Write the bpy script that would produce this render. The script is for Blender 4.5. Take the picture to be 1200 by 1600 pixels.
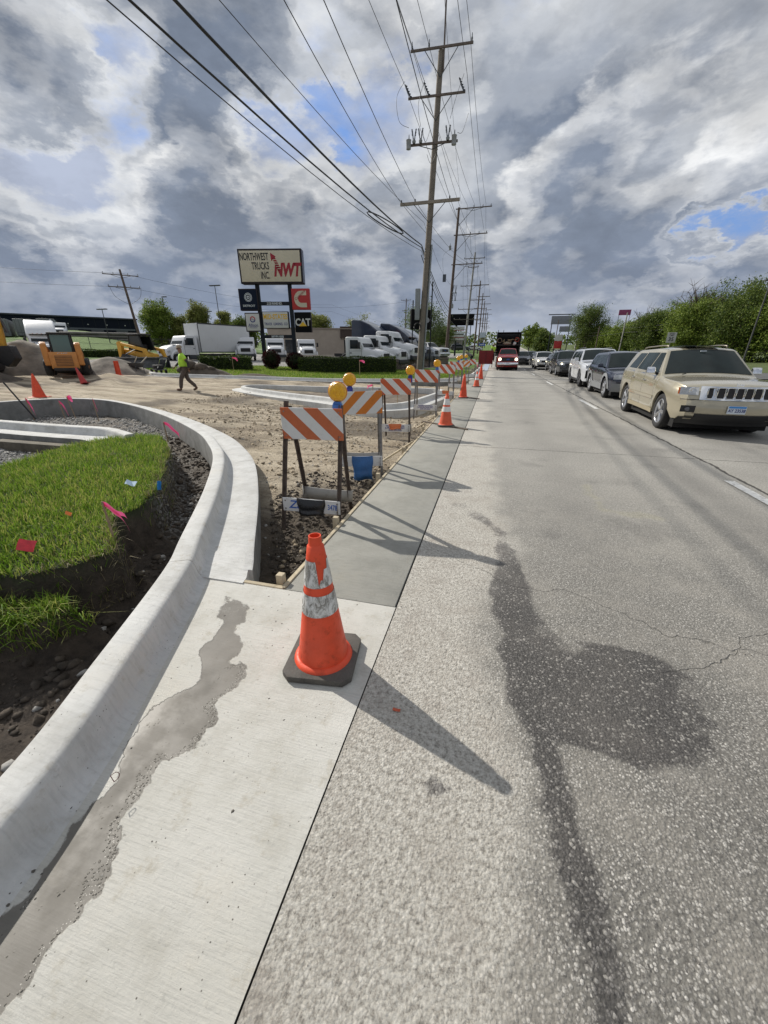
import bpy, bmesh, math, random
import numpy as np
from mathutils import Vector, Matrix, Euler
R = math.radians
rnd = random.Random(7)
scene = bpy.context.scene
for o in list(bpy.data.objects):
    bpy.data.objects.remove(o)
COL = scene.collection
PI = math.pi

# ---------------------------------------------------------------- camera
cam_d = bpy.data.cameras.new('camera')
cam_d.sensor_fit = 'HORIZONTAL'
cam_d.sensor_width = 36
cam_d.lens = 18.0
cam_d.clip_start = 0.05
cam_d.clip_end = 3000
cam = bpy.data.objects.new('camera', cam_d)
COL.objects.link(cam)
cam.location = (0, 0, 1.55)
cam.rotation_euler = (R(90 - 22.46), 0, R(14.9))
scene.camera = cam

# ---------------------------------------------------------------- light
SUN_AZ = R(64.7)       # to the left of the road direction (+Y)
SUN_EL = R(36.0)
sv = Vector((-math.sin(SUN_AZ) * math.cos(SUN_EL), math.cos(SUN_AZ) * math.cos(SUN_EL), math.sin(SUN_EL)))
sun_d = bpy.data.lights.new('sun', 'SUN')
sun_d.energy = 4.7
sun_d.angle = R(0.6)
sun_d.color = (1.0, 0.95, 0.87)
sun = bpy.data.objects.new('sun', sun_d)
COL.objects.link(sun)
sun.rotation_euler = sv.to_track_quat('Z', 'Y').to_euler()
sun.location = sv * 50
vs = scene.view_settings
vs.view_transform = 'Standard'
vs.look = 'None'
vs.exposure = 0.0
vs.gamma = 1.0
vs.use_curve_mapping = False

# ---------------------------------------------------------------- node helpers
class NT:
    def __init__(s, tree):
        s.t = tree; s.n = tree.nodes; s.l = tree.links
    def node(s, typ, ins=None, **kw):
        n = s.n.new(typ)
        for k, v in kw.items():
            setattr(n, k, v)
        if ins:
            for k, v in ins.items():
                s.put(n.inputs[k], v)
        return n
    def put(s, sock, v):
        if isinstance(v, bpy.types.NodeSocket):
            s.l.new(v, sock)
        elif v is not None:
            if isinstance(v, (tuple, list)) and len(v) == 3 and sock.type == 'RGBA':
                v = (*v, 1)
            sock.default_value = v
    def math(s, op, a, b=None, c=None, clamp=False):
        n = s.n.new('ShaderNodeMath'); n.operation = op; n.use_clamp = clamp
        s.put(n.inputs[0], a)
        if b is not None: s.put(n.inputs[1], b)
        if c is not None: s.put(n.inputs[2], c)
        return n.outputs[0]
    def vmath(s, op, a, b=None, out=0, scale=None):
        n = s.n.new('ShaderNodeVectorMath'); n.operation = op
        s.put(n.inputs[0], a)
        if b is not None: s.put(n.inputs[1], b)
        if scale is not None: s.put(n.inputs['Scale'], scale)
        return n.outputs[out]
    def mix(s, f, a, b, blend='MIX'):
        n = s.n.new('ShaderNodeMix'); n.data_type = 'RGBA'; n.blend_type = blend
        s.put(n.inputs[0], f); s.put(n.inputs[6], a); s.put(n.inputs[7], b)
        return n.outputs[2]
    def noise(s, vec, scale, detail=4, rough=.55, dist=0, out=0):
        n = s.n.new('ShaderNodeTexNoise')
        if vec is not None: s.put(n.inputs['Vector'], vec)
        n.inputs['Scale'].default_value = scale; n.inputs['Detail'].default_value = detail
        n.inputs['Roughness'].default_value = rough; n.inputs['Distortion'].default_value = dist
        return n.outputs[out]
    def vor(s, vec, scale, feature='F1', out='Distance'):
        n = s.n.new('ShaderNodeTexVoronoi'); n.feature = feature
        s.put(n.inputs['Vector'], vec); n.inputs['Scale'].default_value = scale
        return n.outputs[out]
    def ramp(s, f, stops, interp='LINEAR'):
        n = s.n.new('ShaderNodeValToRGB'); s.put(n.inputs[0], f)
        cr = n.color_ramp; cr.interpolation = interp
        while len(cr.elements) < len(stops): cr.elements.new(.5)
        for e, (p, c) in zip(cr.elements, stops):
            e.position = p
            e.color = (c, c, c, 1) if isinstance(c, (int, float)) else (*c, 1)
        return n.outputs[0]
    def ss(s, x, lo, hi, tlo=0., thi=1.):
        n = s.n.new('ShaderNodeMapRange'); n.interpolation_type = 'SMOOTHSTEP'
        s.put(n.inputs[0], x)
        for i, v in enumerate((lo, hi, tlo, thi)): s.put(n.inputs[i + 1], v)
        return n.outputs[0]
    def attr(s, name, out='Fac'):
        n = s.n.new('ShaderNodeAttribute'); n.attribute_name = name
        return n.outputs[out]

# ---------------------------------------------------------------- sky
world = bpy.data.worlds.new('World')
scene.world = world
world.use_nodes = True
W = NT(world.node_tree)
W.n.clear()
skyt = W.node('ShaderNodeTexSky', sky_type='NISHITA', sun_disc=False, sun_elevation=SUN_EL, sun_rotation=-SUN_AZ, altitude=200, air_density=1.0, dust_density=1.5, ozone_density=1.2)
d0 = W.n.new('ShaderNodeTexCoord').outputs['Generated']
sepn = W.n.new('ShaderNodeSeparateXYZ'); W.l.new(d0, sepn.inputs[0])
flat = W.vmath('MULTIPLY', d0, (1, 1, 2.1))
wv = W.vmath('SUBTRACT', W.noise(flat, 5.5, 7, .62, out=1), (.5, .5, .5))
dirw = W.vmath('ADD', d0, W.vmath('SCALE', wv, scale=.26))
def guides(lst):
    acc = None
    for (x, y, z, r, w) in lst:
        dd = W.vmath('DISTANCE', dirw, (x, y, z), out=1)
        g = W.ss(dd, r, r * .1, 0., w)
        acc = g if acc is None else W.math('ADD', acc, g)
    return acc
# + where thin bright cloud stands, - where thick grey cloud stands
shade = guides([
    (-0.623, 0.660, 0.420, 0.078, 0.55),
    (-0.567, 0.689, 0.451, 0.068, 0.40),
    (-0.755, 0.617, 0.221, 0.130, 0.55),
    (-0.685, 0.677, 0.268, 0.114, 0.55),
    (-0.699, 0.651, 0.295, 0.071, 0.40),
    (-0.752, 0.596, 0.281, 0.064, 0.30),
    (-0.464, 0.819, 0.337, 0.118, 0.50),
    (-0.421, 0.831, 0.365, 0.087, 0.35),
    (-0.314, 0.891, 0.329, 0.140, 0.40),
    (-0.216, 0.906, 0.363, 0.090, 0.35),
    (-0.322, 0.811, 0.489, 0.077, 0.35),
    (-0.231, 0.868, 0.440, 0.096, 0.40),
    (-0.122, 0.928, 0.353, 0.118, 0.35),
    (0.038, 0.914, 0.404, 0.102, 0.20),
    (0.249, 0.963, 0.105, 0.060, 0.50),
    (0.380, 0.909, 0.174, 0.053, 0.50),
    (0.415, 0.896, 0.155, 0.050, 0.45),
    (0.036, 0.955, 0.295, 0.086, 0.15),
    (-0.348, 0.900, 0.263, 0.098, 0.30),
    (0.261, 0.914, 0.310, 0.078, 0.25),
    (0.326, 0.889, 0.322, 0.079, 0.20),
    (-0.124, 0.862, 0.492, 0.075, 0.20),
    (-0.047, 0.955, 0.292, 0.091, 0.15),
    (-0.660, 0.610, 0.438, 0.070, 0.30),
    (-0.657, 0.726, 0.204, 0.084, 0.30),
    (-0.534, 0.739, 0.410, 0.141, -0.42),
    (-0.555, 0.760, 0.338, 0.124, -0.38),
    (-0.446, 0.765, 0.464, 0.114, -0.30),
    (-0.777, 0.606, 0.170, 0.081, -0.50),
    (-0.548, 0.788, 0.282, 0.118, -0.25),
    (-0.430, 0.895, 0.121, 0.287, -0.40),
    (-0.662, 0.739, 0.121, 0.216, -0.50),
    (-0.799, 0.595, 0.087, 0.174, -0.50),
    (-0.501, 0.845, 0.188, 0.200, -0.25),
    (0.182, 0.945, 0.271, 0.183, -0.30),
    (0.079, 0.966, 0.245, 0.155, -0.30),
    (0.266, 0.947, 0.178, 0.110, -0.32),
    (0.147, 0.980, 0.136, 0.169, -0.25),
    (0.249, 0.864, 0.438, 0.115, -0.20),
    (0.081, 0.934, 0.349, 0.117, -0.20),
    (-0.305, 0.932, 0.194, 0.190, -0.25),
    (-0.715, 0.592, 0.371, 0.071, -0.25),
    (-0.679, 0.650, 0.341, 0.057, -0.25),
    (0.381, 0.917, 0.118, 0.096, -0.20),
    (-0.222, 0.937, 0.269, 0.098, -0.15),
    (-0.007, 0.988, 0.155, 0.145, -0.20),
])
blue = guides([
    (0.340, 0.919, 0.198, 0.050, 1.00),
    (0.380, 0.902, 0.205, 0.046, 1.10),
    (0.306, 0.931, 0.200, 0.030, 0.50),
    (-0.617, 0.707, 0.345, 0.069, 0.35),
    (-0.317, 0.870, 0.378, 0.066, 0.70),
    (-0.333, 0.876, 0.350, 0.045, 0.40),
    (-0.073, 0.914, 0.400, 0.049, 0.50),
    (-0.187, 0.869, 0.459, 0.040, 0.30),
    (-0.237, 0.893, 0.383, 0.059, 0.50),
    (-0.029, 0.899, 0.437, 0.078, 0.30),
    (-0.532, 0.710, 0.461, 0.070, 0.40),
    (-0.648, 0.639, 0.415, 0.032, 0.30),
])
def warp(sc, k):
    w2 = W.vmath('SUBTRACT', W.noise(W.vmath('ADD', flat, (k, 0, 0)), sc * 1.3, 4, .5, out=1), (.5, .5, .5))
    return W.vmath('ADD', W.vmath('ADD', flat, (k, k * .7, 0)), W.vmath('SCALE', w2, scale=.35 / sc))
def layer(under, sc, k, thr, bias, core, rim, soft, thick):
    """one deck of cloud: bright sunlit edges, grey where it is thick"""
    v = warp(sc, k)
    n = W.noise(v, sc, 12, .56, 0.)
    ns = W.noise(W.vmath('ADD', v, (-.034, .016, .045)), sc, 8, .56, 0.)
    dens = W.math('ADD', n, W.math('MULTIPLY', shade, -bias))
    dens = W.math('SUBTRACT', dens, W.math('MULTIPLY', blue, .20))
    cover = W.ss(dens, thr, thr + soft)
    depth = W.ss(dens, thr + soft * .2, thr + thick)
    lit = W.math('MULTIPLY', W.math('SUBTRACT', n, ns), 3.3)
    puff = W.math('MULTIPLY', W.math('SUBTRACT', W.noise(v, sc * 3.2, 9, .56), .5), .95)
    g = W.math('ADD', W.math('ADD', W.math('SUBTRACT', .94, W.math('MULTIPLY', depth, .66)), lit), puff)
    g = W.math('ADD', g, W.math('MULTIPLY', shade, .70))
    g = W.math('MAXIMUM', W.math('MINIMUM', g, 1.12), 0.)
    c = W.ramp(W.math('MULTIPLY', g, .9), [(0., core), (.32, tuple(a * .72 + b * .28 for a, b in zip(core, rim))), (.66, tuple(a * .38 + b * .62 for a, b in zip(core, rim))), (1., rim)], 'EASE')
    return W.mix(cover, under, c)
skyb = W.mix(1.0, skyt.outputs[0], (.62, .82, 1.25, 1), 'MULTIPLY')
skyb = W.mix(.6, skyb, (2.5, 4.3, 8.2, 1))
veil = W.ss(W.noise(flat, 2.2, 7, .6), .30, .52, .62, 1.)
veil = W.math('SUBTRACT', veil, W.math('MULTIPLY', blue, .8), clamp=True)
col = W.mix(veil, skyb, (4.3, 4.8, 6.0, 1))
col = layer(col, 1.45, 1.7, .35, .22, (2.0, 2.4, 3.15), (6.8, 7.0, 7.25), .10, .22)
col = layer(col, 3.2, 5.3, .50, .20, (2.15, 2.55, 3.3), (8.2, 8.3, 8.4), .09, .19)
soft = W.ss(W.noise(W.vmath('ADD', flat, W.vmath('SCALE', wv, scale=.12)), 5.2, 9, .60), .30, .70, .80, 1.17)
col = W.mix(W.math('SUBTRACT', 1., W.math('MULTIPLY', blue, .8), clamp=True), col, W.mix(1., col, W.node('ShaderNodeCombineColor', {0: soft, 1: soft, 2: soft}).outputs[0], 'MULTIPLY'))
lowb = W.ss(sepn.outputs[2], .30, .03, 0., .45)
col = W.mix(lowb, col, (2.6, 3.15, 4.4, 1))
hz = W.ss(sepn.outputs[2], .055, -.005)
col = W.mix(W.math('MULTIPLY', hz, .6), col, (5.6, 6.2, 7.0, 1))
bg = W.node('ShaderNodeBackground', {'Color': col, 'Strength': .1})
wo = W.n.new('ShaderNodeOutputWorld')
W.l.new(bg.outputs[0], wo.inputs[0])

# ---------------------------------------------------------------- material helpers
def new_mat(name):
    m = bpy.data.materials.new(name); m.use_nodes = True
    t = NT(m.node_tree)
    b = m.node_tree.nodes['Principled BSDF']
    return m, t, b
MATS = {}
def M(name, col=(.5, .5, .5), rough=.6, metal=0., var=.0, vscale=3., bump=0., bscale=40., coat=0., spec=None, dirt=0., dirtcol=(.16, .13, .10), emit=None, alpha=None, trans=0.):
    if name in MATS: return MATS[name]
    m, t, b = new_mat(name)
    tc = t.n.new('ShaderNodeTexCoord').outputs['Object']
    c = (*col, 1)
    if var:
        nz = t.noise(tc, vscale, 5, .6)
        hi = tuple(min(1, x * (1 + var)) for x in col); lo = tuple(x * (1 - var) for x in col)
        c = t.ramp(nz, [(.3, lo), (.7, hi)])
    if dirt:
        nz2 = t.noise(tc, vscale * 2.7, 7, .68)
        c = t.mix(t.ss(nz2, .52, .72, 0., dirt), c, (*dirtcol, 1))
    t.put(b.inputs['Base Color'], c)
    b.inputs['Roughness'].default_value = rough
    if dirt:
        t.put(b.inputs['Roughness'], t.ss(t.noise(tc, vscale * 2.7, 7, .68), .45, .7, rough, min(1, rough + .3)))
    b.inputs['Metallic'].default_value = metal
    b.inputs['Coat Weight'].default_value = coat
    if coat: b.inputs['Coat Roughness'].default_value = .05
    if spec is not None: b.inputs['Specular IOR Level'].default_value = spec
    if trans: b.inputs['Transmission Weight'].default_value = trans
    if emit:
        b.inputs['Emission Color'].default_value = (*emit[:3], 1); b.inputs['Emission Strength'].default_value = emit[3]
    if bump:
        bn = t.node('ShaderNodeBump', {'Height': t.noise(tc, bscale, 6, .65), 'Strength': bump, 'Distance': .01})
        t.l.new(bn.outputs[0], b.inputs['Normal'])
    MATS[name] = m
    return m

# ---------------------------------------------------------------- mesh builder
class MB:
    def __init__(s): s.v = []; s.f = []; s.m = []
    def add(s, vs, fs, mi=0, mat=None):
        o = len(s.v)
        if mat is not None: vs = [mat @ Vector(v) for v in vs]
        s.v += [tuple(v) for v in vs]
        s.f += [tuple(i + o for i in f) for f in fs]
        s.m += [mi] * len(fs)
        return s
    def box(s, c, d, mi=0, mat=None, taper=None):
        x, y, z = c; a, b, e = d[0] / 2, d[1] / 2, d[2] / 2
        tx, ty = taper or (1, 1)
        vs = [(x - a, y - b, z - e), (x + a, y - b, z - e), (x + a, y + b, z - e), (x - a, y + b, z - e),
              (x - a * tx, y - b * ty, z + e), (x + a * tx, y - b * ty, z + e), (x + a * tx, y + b * ty, z + e), (x - a * tx, y + b * ty, z + e)]
        return s.add(vs, [(0, 3, 2, 1), (4, 5, 6, 7), (0, 1, 5, 4), (1, 2, 6, 5), (2, 3, 7, 6), (3, 0, 4, 7)], mi, mat)
    def prism(s, poly, a, b, axis='y', mi=0, mat=None):
        n = len(poly)
        def P(p, t):
            return {'y': (p[0], t, p[1]), 'x': (t, p[0], p[1]), 'z': (p[0], p[1], t)}[axis]
        vs = [P(p, a) for p in poly] + [P(p, b) for p in poly]
        fs = [tuple(range(n)), tuple(range(2 * n - 1, n - 1, -1))] + [((i + 1) % n, i, i + n, (i + 1) % n + n) for i in range(n)]
        return s.add(vs, fs, mi, mat)
    def tube(s, pts, r, n=8, mi=0, mat=None, cap=True):
        pts = [Vector(p) for p in pts]
        rs = r if isinstance(r, (list, tuple)) else [r] * len(pts)
        vs = []; fs = []
        up = Vector((0, 0, 1))
        for i, p in enumerate(pts):
            t = (pts[min(i + 1, len(pts) - 1)] - pts[max(i - 1, 0)]).normalized()
            u = up if abs(t.z) < .95 else Vector((1, 0, 0))
            a = t.cross(u).normalized(); b = a.cross(t)
            for k in range(n):
                th = 2 * PI * k / n
                vs.append(p + (a * math.cos(th) + b * math.sin(th)) * rs[i])
        for i in range(len(pts) - 1):
            for k in range(n):
                fs.append((i * n + k, i * n + (k + 1) % n, (i + 1) * n + (k + 1) % n, (i + 1) * n + k))
        if cap:
            fs.append(tuple(range(n - 1, -1, -1))); fs.append(tuple(range((len(pts) - 1) * n, len(pts) * n)))
        return s.add(vs, fs, mi, mat)
    def lathe(s, prof, n=20, c=(0, 0, 0), mi=0, mat=None, a0=0, a1=2 * PI):
        vs = []; fs = []; full = abs(a1 - a0 - 2 * PI) < 1e-6; nn = n if full else n + 1
        for (r, z) in prof:
            for k in range(nn):
                th = a0 + (a1 - a0) * k / n
                vs.append((c[0] + r * math.cos(th), c[1] + r * math.sin(th), c[2] + z))
        for i in range(len(prof) - 1):
            for k in range(n):
                k2 = (k + 1) % nn
                fs.append((i * nn + k, i * nn + k2, (i + 1) * nn + k2, (i + 1) * nn + k))
        return s.add(vs, fs, mi, mat)
    def grid(s, P, mi=0, mat=None, flip=False, closed=False):
        nu = len(P); nv = len(P[0])
        vs = [p for row in P for p in row]; fs = []
        for i in range(nu - 1):
            for j in range(nv - (0 if closed else 1)):
                j2 = (j + 1) % nv
                q = (i * nv + j, (i + 1) * nv + j, (i + 1) * nv + j2, i * nv + j2)
                fs.append(q[::-1] if flip else q)
        return s.add(vs, fs, mi, mat)
    def ico(s, c, r, sub=1, jit=0., sc=(1, 1, 1), mi=0, rot=None):
        bm = bmesh.new(); bmesh.ops.create_icosphere(bm, subdivisions=sub, radius=1)
        bm.verts.index_update()
        rm = rot.to_matrix() if rot else Matrix.Identity(3)
        vs = []
        for v in bm.verts:
            k = r * (1 + rnd.uniform(-jit, jit))
            vs.append(Vector(c) + rm @ Vector((v.co.x * sc[0] * k, v.co.y * sc[1] * k, v.co.z * sc[2] * k)))
        fs = [tuple(v.index for v in f.verts) for f in bm.faces]; bm.free()
        return s.add(vs, fs, mi)
    def mesh(s, name, mats, smooth=35, bevel=0, seg=2):
        me = bpy.data.meshes.new(name)
        me.from_pydata(s.v, [], s.f)
        for m in (mats if isinstance(mats, (list, tuple)) else [mats]): me.materials.append(m)
        me.polygons.foreach_set('material_index', s.m)
        if bevel:
            bm = bmesh.new(); bm.from_mesh(me)
            bmesh.ops.remove_doubles(bm, verts=bm.verts, dist=1e-5)
            es = [e for e in bm.edges if len(e.link_faces) == 2 and e.calc_face_angle(0) > R(32)]
            bmesh.ops.bevel(bm, geom=es, offset=bevel, segments=seg, profile=.6, affect='EDGES', clamp_overlap=True)
            bm.to_mesh(me); bm.free()
        me.update()
        if smooth:
            me.polygons.foreach_set('use_smooth', [True] * len(me.polygons))
            me.set_sharp_from_angle(angle=R(smooth))
        return me
    def build(s, name, mats, parent=None, **kw):
        return link(name, s.mesh(name, mats, **kw), parent)
def link(name, me, parent=None, loc=None, rz=None):
    o = bpy.data.objects.new(name, me); COL.objects.link(o)
    if parent: o.parent = parent
    if loc: o.location = loc
    if rz is not None: o.rotation_euler = (0, 0, rz)
    return o
def tag(o, label=None, cat=None, group=None, kind=None):
    if label: o['label'] = label
    if cat: o['category'] = cat
    if group: o['group'] = group
    if kind: o['kind'] = kind
    return o
def thing(name, label, cat, loc=(0, 0, 0), rz=0, group=None):
    o = link(name, None, None, loc, rz); o.empty_display_size = .2
    return tag(o, label, cat, group)
def copy_tree(o, parent=None):
    c = o.copy(); COL.objects.link(c)
    if parent: c.parent = parent
    for ch in o.children: copy_tree(ch, c)
    return c
def dup(o, loc, rz, label, sc=None):
    c = copy_tree(o); c.location = loc; c.rotation_euler = (0, 0, rz); c['label'] = label
    if sc: c.scale = (sc, sc, sc)
    return c
def fast_tris(name, V, F, mat, parent=None, smooth=False):
    me = bpy.data.meshes.new(name); V = np.asarray(V, dtype=np.float32); F = np.asarray(F, dtype=np.int32); k = F.shape[1]
    me.vertices.add(len(V)); me.vertices.foreach_set('co', V.ravel())
    me.loops.add(F.size); me.loops.foreach_set('vertex_index', F.ravel())
    me.polygons.add(len(F)); me.polygons.foreach_set('loop_start', np.arange(0, F.size, k, dtype=np.int32))
    me.polygons.foreach_set('loop_total', np.full(len(F), k, dtype=np.int32))
    for m in (mat if isinstance(mat, (list, tuple)) else [mat]): me.materials.append(m)
    me.update(calc_edges=True); me.validate()
    if smooth: me.polygons.foreach_set('use_smooth', np.ones(len(F), dtype=bool))
    return link(name, me, parent)
def height_sheet(name, xs, ys, zf, mat, attrs=None, parent=None, XY=None):
    if XY is None: X, Y = np.meshgrid(xs, ys, indexing='ij')
    else: X, Y = XY
    Z = zf(X, Y); nx, ny = X.shape
    V = np.stack([X, Y, Z], -1).reshape(-1, 3)
    I = np.arange(nx * ny).reshape(nx, ny)
    F = np.stack([I[:-1, :-1], I[1:, :-1], I[1:, 1:], I[:-1, 1:]], -1).reshape(-1, 4)
    o = fast_tris(name, V, F, mat, parent, True)
    for k, fn in (attrs or {}).items():
        a = o.data.attributes.new(k, 'FLOAT', 'POINT'); a.data.foreach_set('value', fn(X, Y).astype(np.float32).ravel())
    return o

# ---------------------------------------------------------------- numpy helpers
_rng = np.random.RandomState(5)
_T = _rng.rand(256, 256)
def vnoise(x, y):
    xi = np.floor(x).astype(int); yi = np.floor(y).astype(int); fx = x - xi; fy = y - yi
    fx = fx * fx * (3 - 2 * fx); fy = fy * fy * (3 - 2 * fy)
    a = _T[xi & 255, yi & 255]; b = _T[(xi + 1) & 255, yi & 255]; c = _T[xi & 255, (yi + 1) & 255]; d = _T[(xi + 1) & 255, (yi + 1) & 255]
    return (a * (1 - fx) + b * fx) * (1 - fy) + (c * (1 - fx) + d * fx) * fy
def fbm(x, y, f, o=4, g=.5):
    s = 0; a = 1; t = 0
    for i in range(o):
        s = s + a * vnoise(x * f + 17.3 * i, y * f + 9.1 * i); t += a; a *= g; f *= 2.03
    return s / t - .5
def sst(x, a, b):
    t = np.clip((x - a) / (b - a), 0, 1); return t * t * (3 - 2 * t)
def sdf(X, Y, poly):
    P = np.array(poly, float); n = len(P); d = np.full(X.shape, 1e9); ins = np.zeros(X.shape, bool)
    for i in range(n):
        a = P[i]; b = P[(i + 1) % n]; e = b - a
        wx = X - a[0]; wy = Y - a[1]; t = np.clip((wx * e[0] + wy * e[1]) / (e @ e + 1e-12), 0, 1)
        d = np.minimum(d, (wx - e[0] * t) ** 2 + (wy - e[1] * t) ** 2)
        c = ((a[1] <= Y) & (b[1] > Y)) | ((b[1] <= Y) & (a[1] > Y))
        with np.errstate(divide='ignore', invalid='ignore'):
            xx = a[0] + (Y - a[1]) / (b[1] - a[1] if b[1] != a[1] else 1e-9) * e[0]
        ins ^= c & (X < xx)
    d = np.sqrt(d); return np.where(ins, -d, d)
def catmull(pts, per=10, closed=False):
    P = [np.array(p, float) for p in pts]; n = len(P); out = []
    rng = range(n) if closed else range(n - 1)
    for i in rng:
        if closed: p0, p1, p2, p3 = P[(i - 1) % n], P[i], P[(i + 1) % n], P[(i + 2) % n]
        else: p0, p1, p2, p3 = P[max(i - 1, 0)], P[i], P[i + 1], P[min(i + 2, n - 1)]
        for k in range(per):
            t = k / per
            out.append(.5 * ((2 * p1) + (-p0 + p2) * t + (2 * p0 - 5 * p1 + 4 * p2 - p3) * t * t + (-p0 + 3 * p1 - 3 * p2 + p3) * t ** 3))
    if not closed: out.append(P[-1])
    return np.array(out)
# ================================================================ ground levels
def zr(y):
    y = np.asarray(y, float)
    return np.where(y < 30, 0, np.where(y < 300, .00009 * (np.clip(y, 30, 300) - 30) ** 2, 6.56 + .002 * (y - 300)))
def zplane(x, y):
    x = np.asarray(x, float); y = np.asarray(y, float)
    far = np.clip(-x - 45, 0, 90) * .032
    return -.4 + .036 * np.clip(-x, 0, 120) + .006 * np.clip(y - 15, -15, 60) + far
def spaced(a, b, d, g, dmax=30):
    out = [a]; s = 1 if b > a else -1
    while (b - out[-1]) * s > 0:
        out.append(out[-1] + s * d); d = min(d * g, dmax)
    return np.array(out)
BACK = catmull([(-1.33, -2.2), (-1.36, -1.5), (-1.40, -.8), (-1.46, -.1), (-1.57, .53), (-1.76, 1.04), (-2.1, 1.86), (-2.36, 2.32), (-3.02, 3.45), (-3.80, 4.62), (-4.5, 5.42), (-5.45, 6.3), (-7.27, 7.62), (-9.0, 8.65), (-10.6, 9.35), (-11.7, 9.62), (-12.7, 9.45), (-13.3, 8.7), (-13.6, 7.6), (-14.2, 5.0), (-15, 1.0)], 12)  # these and most later ground positions were worked out from image pixels beforehand
ISLE = [tuple(p) for p in BACK[::3]] + [(-20, -3), (-1.33, -3)]
CURVED = catmull([(-20.6, 20.9), (-19.4, 20.2), (-17.5, 20.5), (-11.7, 22.0), (-6.2, 23.4), (-3.4, 24.1), (-2.2, 25.2), (-1.75, 27.5), (-1.5, 32), (-1.45, 45)], 8)
VERGE = [tuple(p) for p in CURVED] + [(-1.45, 500), (-500, 500), (-500, 30), (-45, 22), (-28, 24), (-22, 22)]
LOT = [(-34, 27.0), (-25, 26.6), (-21.5, 29.5), (-22.2, 31), (-21, 34), (-9, 37), (-6.2, 43), (-7.5, 56), (-14, 62), (-36, 74), (-46, 62), (-43, 47), (-40, 36)]
LOT2 = [(-1.4, 57), (-1.4, 66), (-40, 76), (-40, 66)]
LOT3 = [(-9, 95), (-9, 150), (-60, 150), (-60, 95)]
LOTL = [(-30, 13), (-24, 10.5), (-22, 12), (-20.9, 16), (-21.5, 20.5), (-26, 25), (-31, 28), (-60, 34), (-70, 20), (-40, 8)]
def left_z(X, Y):
    p = zplane(X, Y)
    dirt = np.maximum(p, -.22) + fbm(X, Y, .5, 3) * .10 + fbm(X, Y, 2.2, 4) * .05 + fbm(X, Y, 12, 3) * .035 + fbm(X, Y, 27, 2) * .018
    dv = sdf(X, Y, VERGE)
    near_hole = sst(np.hypot((X + 1.75) / .6, (Y - 2.6) / 1.3), 1.5, .5)
    dirt = dirt - .12 * near_hole + fbm(X, Y, 7, 4) * .10 * near_hole
    dirt = dirt - sst(X, -1.9, -1.4) * .02
    # tyre ruts across the dirt
    u = X * .25 + Y * .97
    dirt = dirt + .02 * np.sin(u * 9 + 2 * fbm(X, Y, .8, 2)) * sst(fbm(X, Y, .35, 2), -.05, .2)
    verge = np.maximum(p, .13 + zr(Y) * 1.02) + .05 * fbm(X, Y, .7, 3)
    berm = 1.1 * np.exp(-(((X + 70) * .6 + (Y - 60) * .8) / 9) ** 2) * sst(X, -50, -75)
    z = np.where(dv < 0, dirt + (verge - dirt) * sst(-dv, .10, .5), dirt)
    z = z + berm
    # windrow of loose spoil by the far cones
    w = np.hypot((X + 17.6 - (Y - 15) * -.9) / 1.1, (Y - 16.4) / 2.6); z = z + .22 * sst(w, 1.1, .1) * (1 + 1.4 * fbm(X, Y, 2.5, 4))
    isle = sdf(X, Y, ISLE)
    z = np.where(isle < .10, -.85, z)
    z = np.where((Y < 2.10) & (X > -2.6), -.85, z)
    z = np.where((X > -1.31), -.3, z)
    return z
def left_grass(X, Y):
    dv = -sdf(X, Y, VERGE)
    g = sst(dv, .15, .6)
    for L in (LOT, LOT2, LOT3, LOTL): g = g * sst(sdf(X, Y, L), 0, .4)
    n = fbm(X, Y, .8, 3)
    return np.clip(g * sst(dv + n * 1.6, -.2, .8), 0, 1)
def left_lot(X, Y):
    g = 0
    for L in (LOT, LOT2, LOT3): g = np.maximum(g, sst(-sdf(X, Y, L), 0, .3))
    return g
def left_dark(X, Y):       # moist broken soil
    return np.clip(sst(np.hypot((X + 1.75) / .7, (Y - 2.7) / 1.5), 1.6, .5) + .8 * sst(fbm(X, Y, .55, 4), .02, .22) * (Y < 30), 0, 1)

# ---------------------------------------------------------------- ground materials
def soil_common(t, vec, pale, dark, s=6):
    n = t.noise(vec, s, 8, .7); n2 = t.noise(vec, s * 6, 6, .7)
    c = t.ramp(n, [(.32, dark), (.68, pale)])
    return t.mix(t.ss(n2, .55, .75, 0, .45), c, (*[x * .35 for x in dark], 1))
m, t, b = new_mat('dirt_and_verge')
tc = t.n.new('ShaderNodeTexCoord').outputs['Object']
mp = t.node('ShaderNodeMapping', {'Vector': tc, 'Rotation': (0, 0, R(-14)), 'Scale': (.35, 1.6, 1)}).outputs[0]
streak = t.noise(mp, 1.1, 7, .62, .6)
dirtc = t.ramp(streak, [(.30, (.23, .18, .125)), (.46, (.42, .35, .25)), (.62, (.58, .50, .375))])
clods = t.noise(tc, 22, 8, .75)
dirtc = t.mix(t.ss(clods, .54, .72, 0, .55), dirtc, (.12, .095, .068, 1))
rut = t.noise(t.node('ShaderNodeMapping', {'Vector': tc, 'Rotation': (0, 0, R(9)), 'Scale': (.22, 5.5, 1)}).outputs[0], 1., 8, .7, 1.2)
dirtc = t.mix(t.ss(rut, .54, .62, 0, .55), dirtc, (.15, .118, .085, 1))
clump = t.noise(tc, 1.5, 9, .78)
dirtc = t.mix(t.ss(clump, .53, .66, 0, .42), dirtc, (.14, .108, .078, 1))
dirtc = t.mix(t.ss(t.noise(tc, 3.5, 6, .7), .55, .7, 0, .55), dirtc, (.19, .155, .115, 1))
peb = t.vor(tc, 38); dirtc = t.mix(t.ss(peb, .22, .12, 0, .35), dirtc, (.5, .47, .42, 1))
darkc = soil_common(t, tc, (.105, .082, .06), (.035, .027, .02), 9)
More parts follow.
